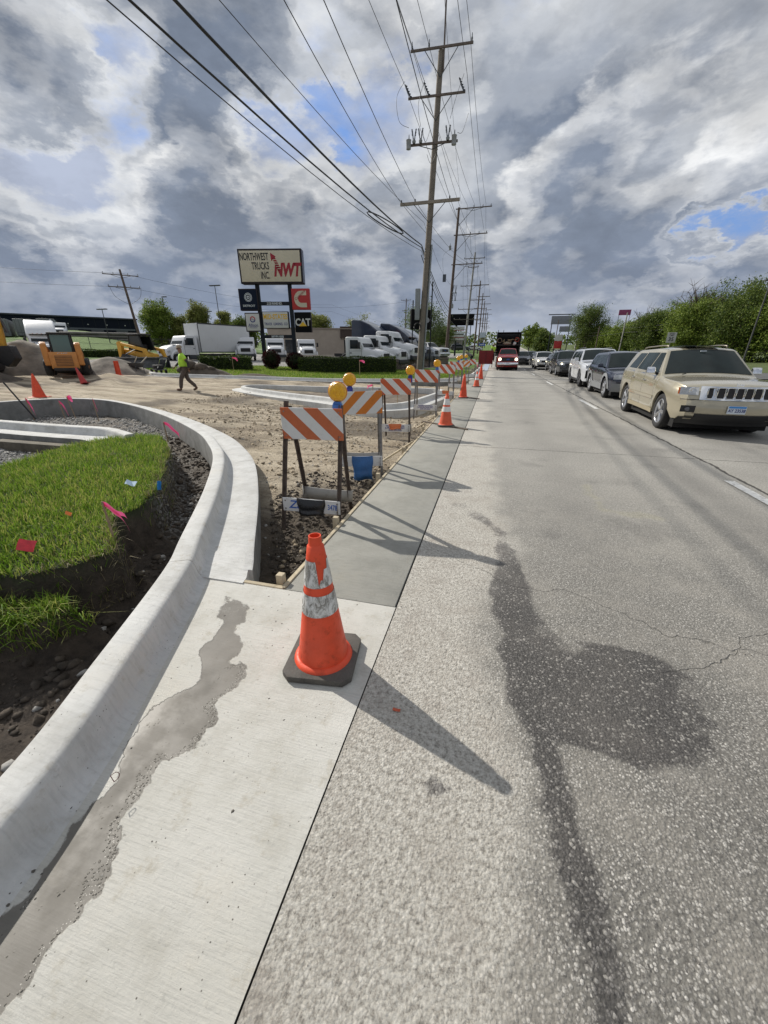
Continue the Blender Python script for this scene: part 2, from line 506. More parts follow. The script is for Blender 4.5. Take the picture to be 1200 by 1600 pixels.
dirtc = t.mix(t.math('MULTIPLY', t.attr('dark'), .9), dirtc, darkc)
gn = t.noise(tc, 1.3, 8, .7)
grassc = t.ramp(gn, [(.3, (.05, .095, .015)), (.55, (.095, .165, .026)), (.75, (.15, .21, .045))])
lotc = t.ramp(t.noise(tc, .35, 7, .65), [(.3, (.21, .205, .195)), (.7, (.33, .32, .30))])
c = t.mix(t.attr('grassy'), dirtc, grassc); c = t.mix(t.attr('lot'), c, lotc)
t.put(b.inputs['Base Color'], c); b.inputs['Roughness'].default_value = .95
h = t.math('ADD', t.noise(tc, 14, 9, .72), t.math('MULTIPLY', peb, -.2))
t.l.new(t.node('ShaderNodeBump', {'Height': h, 'Strength': 1., 'Distance': .09}).outputs[0], b.inputs['Normal'])
DIRT = m
xs = spaced(-1.31, -700, .028, 1.017)[::-1]; ys = np.concatenate([spaced(2.0, -30, .3, 1.4)[::-1][:-1], spaced(2.0, 900, .03, 1.016)])
tag(height_sheet('ground', xs, ys, left_z, DIRT, {'grassy': left_grass, 'lot': left_lot, 'dark': left_dark}), kind='structure')

# right side of the road
m, t, b = new_mat('far_grass')
tc = t.n.new('ShaderNodeTexCoord').outputs['Object']
c = t.ramp(t.noise(tc, .6, 9, .7), [(.3, (.045, .07, .018)), (.7, (.12, .15, .045))])
t.put(b.inputs['Base Color'], c); b.inputs['Roughness'].default_value = 1
t.l.new(t.node('ShaderNodeBump', {'Height': t.noise(tc, 9, 9, .7), 'Strength': .8, 'Distance': .1}).outputs[0], b.inputs['Normal'])
xs = spaced(14.55, 900, .5, 1.07); ys = np.concatenate([[-60, -20], spaced(-10, 900, 1.5, 1.02)])
tag(height_sheet('grass_verge', xs, ys, lambda X, Y: zr(Y) + .08 + .15 * fbm(X, Y, .2, 3) * sst(X, 15, 20) + sst(X, 20, 60) * .3, m), kind='structure')

# ---------------------------------------------------------------- road
WETP = [(-.35, 4.02), (-.1, 3.7), (.10, 3.43), (.17, 2.9), (.14, 2.21), (.15, 1.75), (.22, 1.5), (.31, 1.31), (.335, .94), (.37, .69), (.39, .4), (.42, -.2), (.66, -.2), (.52, .5), (.50, .73), (.465, 1.07), (.45, 1.28), (.6, 1.29), (.73, 1.27), (1.0, 1.33), (1.28, 1.52), (1.5, 1.75), (1.35, 1.85), (1.09, 1.97), (.83, 2.06), (.54, 2.02), (.42, 2.43), (.34, 3.33), (.15, 3.75), (-.06, 4.08), (-.3, 4.2)]
def road_wet(X, Y):
    d = sdf(X, Y, WETP) + fbm(X, Y, 4, 4) * .12 + fbm(X, Y, 18, 2) * .03
    right = sst(X, .9, 1.5) * .06
    w = sst(d + .10 * fbm(X, Y, 1.7, 3), .05 + 0 * X, -.07 - right * 4)
    w = w * (.80 + 1.5 * fbm(X, Y, 3.0, 5, .6)) * (1 - .70 * sst(X, .9, 1.4) * .9) * (1 - .5 * sst(Y, 3.1, 3.9))
    oil = sst(np.hypot((X + .055) / .05, (Y - .985) / .035) + fbm(X, Y, 12, 3) * 1.2, 1.25, .7) * .75
    oil2 = sst(np.hypot((X + .2) / .025, (Y - 1.2) / .05) + fbm(X, Y, 12, 3) * 1.2, 1.2, .7) * .5
    return np.clip(np.maximum(w, np.maximum(oil, oil2)), 0, 1)
def road_pale(X, Y):
    e = .20 - .2 * sst(Y, 4, 10) + fbm(X, Y, .9, 5, .62) * .75
    return sst(X - e + fbm(X, Y, 9, 3) * .15, .14, -.16)
def road_track(X, Y):
    a = np.exp(-((X - 2.62 - .02 * (Y - 5) + .1 * fbm(X, Y, .2, 2)) / .24) ** 2) * sst(Y, 2.0, 5.0)
    c = np.exp(-((X - 1.05) / .3) ** 2) * .35
    e = np.exp(-((X - 5.0) / .9) ** 2) * .5 + np.exp(-((X - 4.2) / .35) ** 2) * .3
    return np.clip((a * .8 + c + e) * (1 + 1.2 * fbm(X, Y, .7, 4)) + .6 * sst(fbm(X, Y, 1.3, 5, .65), .13, .3) * (X > .2), 0, 1)
def road_yellow(X, Y):
    p = [(1.25, 5.1), (1.30, 5.1), (1.35, 4.35), (1.75, 4.25), (1.75, 4.18), (1.25, 4.22)]
    return sst(sdf(X, Y, p) + fbm(X, Y, 6, 4) * .25, .05, -.02) * .06
m, t, b = new_mat('old_concrete_road')
tc = t.n.new('ShaderNodeTexCoord').outputs['Object']
sp = t.n.new('ShaderNodeSeparateXYZ'); t.l.new(tc, sp.inputs[0]); px, py = sp.outputs[0], sp.outputs[1]
v1 = t.node('ShaderNodeTexVoronoi', {'Vector': tc, 'Scale': 105.})
v2 = t.node('ShaderNodeTexVoronoi', {'Vector': tc, 'Scale': 210.})
g1 = t.n.new('ShaderNodeSeparateColor'); t.l.new(v1.outputs['Color'], g1.inputs[0])
g2 = t.n.new('ShaderNodeSeparateColor'); t.l.new(v2.outputs['Color'], g2.inputs[0])
stone = t.ramp(g1.outputs[0], [(0, (.075, .07, .064)), (.30, (.165, .158, .143)), (.62, (.30, .285, .255)), (.84, (.46, .44, .40)), (1, (.76, .73, .67))])
stone2 = t.ramp(g2.outputs[1], [(0, (.09, .085, .078)), (.6, (.26, .25, .23)), (1, (.58, .555, .51))])
ston = t.mix(.45, stone, stone2)
matrix = t.ramp(t.noise(tc, 60, 4, .7), [(.3, (.085, .08, .072)), (.7, (.235, .225, .20))])
near = t.mix(t.ss(v1.outputs['Distance'], .58, .40), matrix, ston)
near = t.mix(t.ss(t.noise(tc, 2.2, 8, .68), .42, .66, 0, .55), near, (.30, .28, .245, 1))
near = t.mix(t.ss(t.noise(tc, 3.1, 8, .72), .56, .70, 0, .5), near, (.10, .095, .085, 1))
broad = t.noise(tc, .9, 7, .62)
farc = t.ramp(broad, [(.28, (.275, .265, .24)), (.72, (.37, .355, .32))])
grit = t.ss(t.noise(tc, 42, 7, .8), .36, .64, .70, 1.30)
farc = t.mix(1., farc, t.node('ShaderNodeCombineColor', {0: grit, 1: grit, 2: grit}).outputs[0], 'MULTIPLY')
gx = t.ss(py, .8, 7.0, 0., .86)
c = t.mix(gx, near, farc)
# pale worn strip beside the joint, cement dust on it
pale = t.attr('pale')
pc = t.ramp(t.noise(tc, 48, 9, .80), [(.34, (.10, .093, .08)), (.44, (.35, .325, .28)), (.52, (.55, .525, .465)), (.66, (.75, .725, .66))])
pc = t.mix(t.ss(t.noise(tc, 2.2, 7, .7), .48, .66, 0, .45), pc, (.34, .30, .25, 1))
pc = t.mix(t.math('MULTIPLY', t.ss(t.vor(tc, 60), .20, .10), t.ss(t.noise(tc, 4, 4, .6), .50, .60)), pc, (.06, .053, .045, 1))
pc = t.mix(t.ss(t.noise(tc, 5, 6, .7), .5, .68, 0, .55), pc, (.32, .285, .245, 1))
pc = t.mix(.22, pc, ston)
c = t.mix(t.math('MULTIPLY', pale, .88), c, pc)
# tyre tracks and stains
c = t.mix(t.math('MULTIPLY', t.attr('track'), .42), c, (.085, .083, .08, 1))
st = t.noise(tc, 1.7, 8, .7)
c = t.mix(t.ss(st, .62, .76, 0, .5), c, (.12, .105, .085, 1))
c = t.mix(t.attr('yellow'), c, (.55, .50, .12, 1))
# joints and cracks
wob = t.math('MULTIPLY', t.math('SUBTRACT', t.noise(tc, 2.5, 6, .7), .5), .16)
def line(coord, at, w, soft, amt=1.):
    d = t.math('ABSOLUTE', t.math('SUBTRACT', t.math('ADD', coord, wob), at))
    return t.ss(d, w + soft, w, 0., amt)
cr = line(px, 3.30, .010, .022)
wob_old = wob
wob = t.math('MULTIPLY', wob, 1.2)
for yy, a, w in ((7.02, .75, .006), (12.4, .4, .01), (18.6, .4, .014), (24.2, .8, .05), (36, .6, .06), (48, .6, .08), (60, .6, .1)):
    cr = t.math('MAXIMUM', cr, line(py, yy, w, w * 2, a))
wob = t.math('MULTIPLY', t.math('SUBTRACT', t.noise(tc, 1.1, 5, .55), .5), .9)
diag = t.math('ADD', py, t.math('MULTIPLY', px, .35))
thr = t.ss(t.noise(tc, .5, 3, .5), .42, .55)
cr2 = t.math('MULTIPLY', line(diag, 2.72, .001, .006, .45), thr)
cr2 = t.math('MAXIMUM', cr2, t.math('MULTIPLY', line(t.math('ADD', py, t.math('MULTIPLY', px, -.7)), 1.15, .001, .006, .45), t.ss(px, .9, 1.2)))
cr = t.math('MAXIMUM', cr, cr2, clamp=True)
c = t.mix(t.math('MULTIPLY', cr, .88), c, (.025, .023, .02, 1))
wet = t.attr('wet'); wn_ = t.ss(t.math('ADD', wet, t.math('ADD', t.math('MULTIPLY', t.math('SUBTRACT', t.noise(tc, 120, 3, .8), .5), .8), t.math('MULTIPLY', t.math('SUBTRACT', t.noise(tc, 9, 8, .75), .5), .9))), .30, .68)
wc = t.mix(1., c, (.30, .295, .31, 1), 'MULTIPLY')
lo = t.ss(g1.outputs[0], .86, .99, 0., .5)
wc = t.mix(lo, wc, (.42, .40, .36, 1))
c = t.mix(t.math('MULTIPLY', wn_, .86), c, wc)
t.put(b.inputs['Base Color'], c)
t.put(b.inputs['Roughness'], t.math('SUBTRACT', .88, t.math('MULTIPLY', wn_, .22)))
b.inputs['Specular IOR Level'].default_value = .35
h = t.math('ADD', t.math('MULTIPLY', v1.outputs['Distance'], -.9), t.math('MULTIPLY', t.noise(tc, 55, 6, .7), 1.1))
h = t.math('ADD', h, t.math('MULTIPLY', cr, -3.))
h = t.math('ADD', h, t.math('MULTIPLY', t.math('MULTIPLY', t.noise(tc, 48, 9, .80), pale), 1.5))
t.l.new(t.node('ShaderNodeBump', {'Height': h, 'Strength': t.ss(py, 14., 1.0, .25, 1.), 'Distance': .0035}).outputs[0], b.inputs['Normal'])
ROADM = m
xs = np.concatenate([np.arange(-.459, 3.4, .03), spaced(3.4, 14.4, .08, 1.08)]); xs[-1] = 14.4
ys = np.concatenate([spaced(-.3, -40, .2, 1.3)[::-1][:-1], np.arange(-.3, 6.5, .03), spaced(6.5, 900, .04, 1.035)])
def road_z(X, Y): return zr(Y) + .006 * fbm(X, Y, .6, 3) * (X > -.4)
tag(height_sheet('road', xs, ys, road_z, ROADM, {'wet': road_wet, 'pale': road_pale, 'track': road_track, 'yellow': road_yellow}), kind='structure')

m, t, b = new_mat('road_paint')
tc = t.n.new('ShaderNodeTexCoord').outputs['Object']
c = t.mix(t.ss(t.noise(tc, 16, 8, .75), .50, .62, 0, .8), (.62, .62, .60, 1), (.27, .265, .25, 1))
t.put(b.inputs['Base Color'], c); b.inputs['Roughness'].default_value = .7
PAINT = m
y0 = 3.2
while y0 < 150:
    mb = MB(); n = 6
    P = [[(x, y0 + 2.6 * k / n, float(zr(y0 + 2.6 * k / n)) + .008 ) for x in (3.07, 3.19)] for k in range(n + 1)]
    mb.grid(P, flip=True)
    tag(mb.build('lane_marking', PAINT), kind='structure')
    y0 += 9.85
for x in (7.0,):
    mb = MB(); P = [[(xx, y, float(zr(y)) + .008) for xx in (x, x + .11)] for y in spaced(-5, 400, 1, 1.05)]
    mb.grid(P, flip=True); tag(mb.build('lane_marking', PAINT), kind='structure')

# dark gap under the pavement joint
CRK = M('joint_dirt', (.035, .03, .026), .95, var=.5, vscale=30, bump=1, bscale=60)
mb = MB(); mb.grid([[(x, y, -.022 + float(zr(y))) for x in (-.50, -.43)] for y in spaced(-6, 60, .4, 1.03)], flip=True)
tag(mb.build('pavement_joint', CRK), kind='structure')

# ---------------------------------------------------------------- near slab
def offs(curve, d):
    T = np.gradient(curve, axis=0); T /= np.linalg.norm(T, axis=1)[:, None]
    N = np.stack([T[:, 1], -T[:, 0]], 1)
    return curve + N * d
TOE = offs(BACK, .208)
yy = np.concatenate([spaced(2.045, -2.0, .012, 1.0)[::-1]])
def toe_x(y): return np.interp(y, TOE[:84, 1], TOE[:84, 0])
Xg = []; Yg = []
tt = np.linspace(0, 1, 90)
for y in yy:
    xl = toe_x(y) if y < 1.9 else toe_x(y)
    xe = max(xl, -3); far = y + 0 * tt
    Xg.append(xl + (-.4645 - xl) * tt); Yg.append(far + .0 * tt)
Xg = np.array(Xg); Yg = np.array(Yg)
PUD = [(-1.30, .15), (-1.25, .34), (-1.28, .50), (-1.29, .66), (-1.36, .86), (-1.42, 1.0), (-1.36, 1.08), (-1.3, 1.17), (-1.42, 1.36), (-1.48, 1.62), (-1.62, 1.86), (-1.42, 1.80), (-1.34, 1.64), (-1.27, 1.5), (-1.23, 1.36), (-1.10, 1.32), (-1.10, 1.22), (-1.13, 1.09), (-1.06, 1.0), (-1.09, .87), (-1.16, .80), (-1.12, .66), (-1.105, .57), (-1.05, .40), (-1.03, .28), (-1.01, .12), (-.98, -.3), (-1.3, -.3)]
def slab_wet(X, Y):
    d = sdf(X, Y, PUD) + fbm(X, Y, 7, 5, .6) * .16 + fbm(X, Y, 30, 3) * .02
    return sst(d, .022, -.022) * (1 - .35 * sst(Y, 1.45, 1.75))
def slab_edge(X, Y):
    d = sdf(X, Y, PUD) + fbm(X, Y, 7, 5, .6) * .16 + fbm(X, Y, 30, 3) * .02
    return np.exp(-((d + .02) / .02) ** 2) * (X > -1.22)
def conc(name, base, lo, hi, broom, brscale, pits=True, wetattr=False, age=.5):
    m, t, b = new_mat(name)
    tc = t.n.new('ShaderNodeTexCoord').outputs['Object']
    n = t.noise(tc, 3.2, 9, .68)
    c = t.ramp(n, [(.3, lo), (.5, base), (.72, hi)])
    mp = t.node('ShaderNodeMapping', {'Vector': tc, 'Rotation': (0, 0, R(broom)), 'Scale': (7, 150 * brscale, 7)}).outputs[0]
    br = t.noise(mp, 1., 4, .6)
    c = t.mix(t.ss(br, .45, .70, 0, .30), c, (*[x * .62 for x in base], 1))
    blot = t.noise(tc, 9, 8, .74)
    c = t.mix(t.ss(blot, .54, .70, 0, age), c, (*[a * b_ for a, b_ in zip(base, (.66, .60, .50))], 1))
    c = t.mix(t.ss(t.noise(tc, 26, 9, .8), .56, .66, 0, .35), c, (*[a * .55 for a in base], 1))
    c = t.mix(t.ss(t.noise(tc, 1.6, 7, .72), .52, .68, 0, .30), c, (*[a * b_ for a, b_ in zip(base, (.80, .74, .62))], 1))
    if pits:
        v = t.vor(tc, 46); rr = t.noise(tc, 7, 4, .6)
        pit = t.math('MULTIPLY', t.ss(v, .15, .06), t.ss(rr, .49, .57))
        c = t.mix(pit, c, (.10, .09, .075, 1))
    h = t.math('ADD', t.math('MULTIPLY', br, 1.0), t.math('MULTIPLY', t.noise(tc, 60, 9, .8), 1.6))
    rough = .85
    if wetattr:
        w = t.attr('wet'); wn = t.ss(t.math('ADD', w, t.math('ADD', t.math('MULTIPLY', t.math('SUBTRACT', t.noise(tc, 90, 4, .8), .5), .5), t.math('MULTIPLY', t.math('SUBTRACT', t.noise(tc, 16, 8, .78), .5), .9))), .30, .62)
        wc = t.mix(1., c, (.42, .40, .38, 1), 'MULTIPLY')
        silt = t.ramp(t.noise(tc, 5, 5, .6), [(.35, (.06, .053, .042)), (.65, (.135, .124, .106))])
        c = t.mix(t.math('MULTIPLY', wn, .96), c, t.mix(.62, wc, silt))
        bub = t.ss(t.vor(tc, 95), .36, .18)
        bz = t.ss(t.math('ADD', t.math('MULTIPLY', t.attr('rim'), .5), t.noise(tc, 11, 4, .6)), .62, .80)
        foam_glint = t.math('MULTIPLY', t.math('MULTIPLY', t.ss(t.vor(tc, 150), .30, .14), t.ss(t.math('ADD', t.math('MULTIPLY', t.attr('rim'), .45), t.noise(tc, 15, 4, .6)), .72, .85)), wn)
        c = t.mix(foam_glint, c, (.50, .48, .43, 1))  # pale dots: foam, its bright glints put into the colour
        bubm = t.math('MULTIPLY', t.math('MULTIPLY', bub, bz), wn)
        h = t.math('ADD', t.math('MULTIPLY', h, t.math('SUBTRACT', 1., t.math('MULTIPLY', wn, .93))), t.math('MULTIPLY', bubm, 2.6))
        rough = t.math('SUBTRACT', .86, t.math('MULTIPLY', wn, t.ss(t.noise(tc, 6, 4, .6), .35, .6, .22, .40)))
    t.put(b.inputs['Base Color'], c); t.put(b.inputs['Roughness'], rough); b.inputs['Specular IOR Level'].default_value = .35
    t.l.new(t.node('ShaderNodeBump', {'Height': h, 'Strength': .75, 'Distance': .003}).outputs[0], b.inputs['Normal'])
    return m
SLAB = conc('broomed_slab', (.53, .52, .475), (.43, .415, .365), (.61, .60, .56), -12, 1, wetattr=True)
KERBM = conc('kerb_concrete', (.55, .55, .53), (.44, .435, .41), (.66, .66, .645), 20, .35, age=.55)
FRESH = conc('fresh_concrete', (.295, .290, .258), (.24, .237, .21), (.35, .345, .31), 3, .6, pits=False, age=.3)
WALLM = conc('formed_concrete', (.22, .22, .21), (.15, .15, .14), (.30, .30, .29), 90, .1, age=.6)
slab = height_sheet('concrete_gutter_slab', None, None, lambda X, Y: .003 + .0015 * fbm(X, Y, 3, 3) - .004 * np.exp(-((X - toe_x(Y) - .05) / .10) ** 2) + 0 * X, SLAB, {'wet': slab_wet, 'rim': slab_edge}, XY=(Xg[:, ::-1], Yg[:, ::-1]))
tag(slab, kind='structure')
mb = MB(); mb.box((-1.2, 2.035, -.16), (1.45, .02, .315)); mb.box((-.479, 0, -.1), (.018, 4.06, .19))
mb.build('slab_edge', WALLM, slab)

mb = MB(); mb.prism([(-2.1, 2.03), (-1.60, 2.03), (-1.615, 2.10), (-1.78, 2.42), (-2.1, 2.5)], -.4, .0115, 'z'); mb.build('slab_corner', [KERBM], slab)
# fresh strip, panel by panel
strip = thing('fresh_concrete_strip', None, None); strip['kind'] = 'structure'
y = 2.052; lens = [2.75, 3.0, 3.0, 3.0, 3.0, 3.0, 3.0, 3.0, 3.0, 3.0, 3.0, 3.0, 3.0]
for L in lens:
    mb = MB(); z = float(zr(y + L / 2))
    mb.box((-.873, y + L / 2, z - .13), (.80, L - .006, .26))
    mb.build('slab_panel', FRESH, strip, bevel=.006, seg=2, smooth=40); y += L

# ---------------------------------------------------------------- kerbs
def sweep(curve, prof, zf=None, closed=False):
    T = np.gradient(curve, axis=0) if not closed else (np.roll(curve, -1, 0) - np.roll(curve, 1, 0))
    T /= np.linalg.norm(T, axis=1)[:, None]; N = np.stack([T[:, 1], -T[:, 0]], 1)
    P = []
    for i in range(len(curve)):
        z0 = float(zf(curve[i][0], curve[i][1])) if zf else 0
        P.append([(curve[i][0] + N[i][0] * o, curve[i][1] + N[i][1] * o, z0 + z) for o, z in prof])
    if closed: P.append(P[0])
    return P
TOP = [(0, -.50), (0, .135), (.004, .145), (.014, .15), (.13, .152), (.152, .147), (.166, .132), (.176, .10), (.188, .045), (.204, .014), (.232, .001)]
GUT = TOP + [(.30, .001), (.55, .014), (.57, .006), (.57, -.50)]
NEAR = TOP + [(.30, -.004), (.31, -.03)]
def kz(x, y): return max(0., (-x - 8.5) * .024)
kerb = thing('curved_kerb', 'long new white concrete kerb curving from the foreground round the torn lawn', 'kerb')
def sect(i0, i1, prof, parent, curve=BACK, zf=kz, name='kerb_section', gap=.004):
    c = curve[i0:i1 + 1].copy()
    d = c[1] - c[0]; c[0] = c[0] + d / np.linalg.norm(d) * gap
    mb = MB(); P = sweep(c, prof, zf); mb.grid(P)
    n = len(prof); mb.add(P[0], [tuple(range(n - 1, -1, -1))]); mb.add(P[-1], [tuple(range(n))])
    mb.m = [0] * len(mb.f)
    mb2 = mb
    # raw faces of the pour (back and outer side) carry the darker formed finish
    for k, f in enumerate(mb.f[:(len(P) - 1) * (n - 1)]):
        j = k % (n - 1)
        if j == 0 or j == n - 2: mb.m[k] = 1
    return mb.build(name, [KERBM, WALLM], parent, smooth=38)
iy = [int(np.argmin(abs(BACK[:80, 1] - v))) for v in (1.94, 2.0)]
sect(0, iy[0], NEAR, kerb)
sect(iy[0], iy[0] + 36, GUT, kerb); sect(iy[0] + 36, iy[0] + 72, GUT, kerb)
sect(iy[0] + 72, iy[0] + 110, GUT, kerb); sect(iy[0] + 110, len(BACK) - 1, GUT, kerb)
k2 = thing('straight_kerb', 'short white kerb ending behind the lawn, gravel and a timber sleeper below it', 'kerb')
B2 = catmull([(-6.42, 5.80), (-6.9, 6.02), (-7.5, 6.22), (-8.5, 6.24), (-10.6, 6.28), (-16, 6.4)], 8)[::-1]
sect(0, 16, GUT, k2, B2, lambda x, y: max(0, -x - 9) * .01); sect(16, len(B2) - 1, GUT, k2, B2, lambda x, y: max(0, -x - 9) * .01)
k3 = thing('island_kerb', 'closed loop of new concrete kerb round the dirt island behind the barricades', 'kerb')
B3 = catmull([(-10.9, 16.3), (-10.3, 15.6), (-8.4, 14.5), (-5.3, 12.95), (-3.7, 11.85), (-3.1, 11.7), (-2.6, 12.4), (-2.3, 14.2), (-2.05, 16.6), (-2.5, 17.4), (-4.2, 17.5), (-7.5, 17.1), (-10.4, 16.9)], 8, closed=True)
mb = MB(); gi = [(-o, z) for o, z in GUT]
P = sweep(B3, GUT, lambda x, y: -.02 + max(0, -x - 7) * .012, closed=True); mb.grid(P)
o = mb.build('kerb_section', [KERBM], k3, smooth=38)
k4 = thing('far_kerb', 'long low concrete kerb along the grass strip below the hedge and pylon sign', 'kerb')
def k4z(x, y): return max(0.0, .03 * (-x - 9)) + float(zr(y))
n4 = len(CURVED)
for a, b_ in ((0, 12), (12, 30), (30, 44), (44, n4 - 1)): sect(a, b_, GUT, k4, CURVED, k4z)
k5 = thing('roadside_kerb', 'kerb on the far side of the road beyond the queue of cars', 'kerb')
mb = MB(); mb.grid([[(x, y, z + float(zr(y))) for x, z in ((14.4, -.1), (14.4, .14), (14.56, .15), (14.56, -.1))] for y in spaced(-10, 300, 2, 1.03)], flip=True)
mb.build('kerb_section', M('old_kerb', (.42, .40, .36), .9, var=.25, vscale=4, dirt=.5), k5)

# ---------------------------------------------------------------- soil inside the kerb, cut bank
GRASSP = [(-9.5, .0), (-6.0, .35), (-4.3, .98), (-3.3, 1.40), (-2.98, 1.54), (-2.78, 1.76), (-2.70, 2.02), (-2.95, 2.25), (-3.25, 2.52), (-3.30, 2.85), (-3.38, 3.14), (-3.85, 3.75), (-4.30, 4.28), (-4.85, 4.95), (-5.35, 5.42), (-6.0, 5.98), (-6.55, 6.02), (-6.95, 5.70), (-7.0, 4.9), (-6.75, 4.3), (-6.55, 3.7), (-7.2, 2.6), (-9.5, 1.6)]
TUFT = [(-3.1, 1.12), (-2.62, 1.36), (-2.52, 1.58), (-2.78, 1.60), (-3.1, 1.42), (-3.6, 1.2), (-3.7, .95)]
def bank(X, Y):
    return sdf(X, Y, GRASSP) + fbm(X, Y, 3.2, 4) * .10 + fbm(X, Y, 11, 3) * .04
def soil_z(X, Y):
    fl = -.36 + .10 * sst(Y, 3, 8) + fbm(X, Y, 1.1, 3) * .08 + fbm(X, Y, 5, 4) * .07 + fbm(X, Y, 19, 3) * .028
    grav = sst(-X, 6.6, 7.0) * sst(Y, 6.0, 5.6)
    fl = fl * (1 - grav) + grav * (-.26 + .08 * fbm(X, Y, .8, 3) + .03 * fbm(X, Y, 14, 3))
    sd = bank(X, Y)
    top = .12 + .05 * fbm(X, Y, 1.2, 3) - .05 * sst(-X, 5, 7)
    f = sst(-sd, -.025, .02)
    z = fl * (1 - f) + top * f
    # slump of turf near the left edge
    td = sdf(X, Y, TUFT) + fbm(X, Y, 4, 3) * .12
    z = np.maximum(z, fl + (.30 + .08 * fbm(X, Y, 6, 3)) * sst(-td, -.10, .05))
    toe = .09 * sst(sd, .22, .0) * (sd > 0); z = z + toe * (1 + 2 * fbm(X, Y, 8, 3))
    isle = sdf(X, Y, ISLE)
    return np.where(isle > -.0, -.9, z)
def soil_turf(X, Y): return sst(-bank(X, Y), .0, .04)
def soil_grav(X, Y): return np.clip(sst(-X, 6.6, 7.0) * sst(Y, 6.05, 5.7) + .75 * sst(fbm(X, Y, .5, 3) + .3 * sst(Y, 4, 8), .08, .3) * (Y > 3.0), 0, 1)
m, t, b = new_mat('trench_soil')
tc = t.n.new('ShaderNodeTexCoord').outputs['Object']
c = soil_common(t, tc, (.105, .082, .062), (.03, .023, .018), 8)
c2 = t.ramp(t.noise(tc, 5, 7, .7), [(.35, (.12, .10, .08)), (.65, (.25, .22, .18))])
spz = t.n.new('ShaderNodeSeparateXYZ'); t.l.new(tc, spz.inputs[0])
c = t.mix(t.ss(spz.outputs[1], 3.2, 7.0, 0., .75), c, c2)
v = t.node('ShaderNodeTexVoronoi', {'Vector': tc, 'Scale': 26.})
vg = t.n.new('ShaderNodeSeparateColor'); t.l.new(v.outputs['Color'], vg.inputs[0])
gc = t.ramp(vg.outputs[0], [(0, (.14, .135, .13)), (.5, (.28, .275, .26)), (1, (.50, .49, .47))])
gc = t.mix(t.ss(v.outputs['Distance'], .38, .62), gc, (.05, .047, .042, 1))
c = t.mix(t.attr('gravel'), c, gc)
c = t.mix(t.attr('turf'), c, (.03, .045, .012, 1))
t.put(b.inputs['Base Color'], c); b.inputs['Roughness'].default_value = .95
h = t.math('ADD', t.noise(tc, 20, 9, .75), t.math('MULTIPLY', t.math('MULTIPLY', v.outputs['Distance'], t.attr('gravel')), -1.2))
t.l.new(t.node('ShaderNodeBump', {'Height': h, 'Strength': 1., 'Distance': .04}).outputs[0], b.inputs['Normal'])
xs = spaced(-1.3, -22, .02, 1.006)[::-1]; ys = np.concatenate([spaced(.3, -3, .03, 1.1)[::-1][:-1], spaced(.3, 11.5, .02, 1.0055)])
SOIL = height_sheet('trench_soil', xs, ys, soil_z, m, {'turf': soil_turf, 'gravel': soil_grav})
tag(SOIL, kind='structure')

# island fill
m_ = M('island_fill', (.13, .105, .08), .95, var=.5, vscale=3, bump=1, bscale=18)
xs = np.linspace(-11.2, -1.9, 120); ys = np.linspace(11.4, 17.8, 80)
IL = [tuple(p) for p in B3]
tag(height_sheet('island_soil', xs, ys, lambda X, Y: np.where(sdf(X, Y, IL) < .08, -.12 + .10 * fbm(X, Y, 1.2, 4) + .05 * fbm(X, Y, 7, 3), -.9), m_), kind='structure')

# ---------------------------------------------------------------- grass blades, tufts, clods
def blades(name, pts, zf, h, w, mat, lean=(.25, .1), spread=.5, seed=1, hvar=.45, kind='stuff'):
    rg = np.random.RandomState(seed); n = len(pts); x = pts[:, 0]; y = pts[:, 1]; z = zf(x, y) - .004
    H = h * (1 + hvar * (rg.rand(n) * 2 - 1)); a = rg.rand(n) * 2 * PI; W = w * (.7 + .6 * rg.rand(n))
    lx = (lean[0] + spread * rg.randn(n) * .6) * H; ly = (lean[1] + spread * rg.randn(n) * .6) * H
    ca, sa = np.cos(a) * W / 2, np.sin(a) * W / 2
    base = np.stack([x, y, z], 1); side = np.stack([ca, sa, 0 * a], 1)
    mid = base + np.stack([lx * .35, ly * .35, H * .58], 1); tip = base + np.stack([lx, ly, H * (1 - .25 * np.clip(np.hypot(lx, ly) / H, 0, 1.5))], 1)
    V = np.stack([base - side, base + side, mid - side * .8, mid + side * .8, tip], 1).reshape(-1, 3)
    I = np.arange(n)[:, None] * 5
    F = np.concatenate([I + [0, 1, 3], I + [0, 3, 2], I + [2, 3, 4]], 1).reshape(-1, 3)
    o = fast_tris(name, V, F, mat); tag(o, kind=kind); return o
def leafmat(name, cols, trans=.35, scale=2.):
    m, t, b = new_mat(name)
    ri = t.n.new('ShaderNodeNewGeometry').outputs['Random Per Island']
    tc = t.n.new('ShaderNodeTexCoord').outputs['Object']
    f = t.math('ADD', t.math('MULTIPLY', ri, .55), t.math('MULTIPLY', t.noise(tc, scale, 4, .6), .5))
    c = t.ramp(f, [(.2 + .55 * i / (len(cols) - 1), q_) for i, q_ in enumerate(cols)])
    t.put(b.inputs['Base Color'], c); b.inputs['Roughness'].default_value = .6
    b.inputs['Specular IOR Level'].default_value = .25
    tr = t.node('ShaderNodeBsdfTranslucent', {'Color': c})
    mx = t.node('ShaderNodeMixShader', {0: trans, 1: b.outputs[0], 2: tr.outputs[0]})
    out = [n for n in t.n if n.type == 'OUTPUT_MATERIAL'][0]; t.l.new(mx.outputs[0], out.inputs[0])
    return m
GRASS = leafmat('grass_blade', [(.05, .10, .010), (.12, .22, .020), (.21, .34, .035), (.38, .38, .11)], .4)
STRAW = leafmat('straw_blade', [(.09, .08, .035), (.22, .19, .10), (.36, .31, .19)], .2)
rg = np.random.RandomState(11)
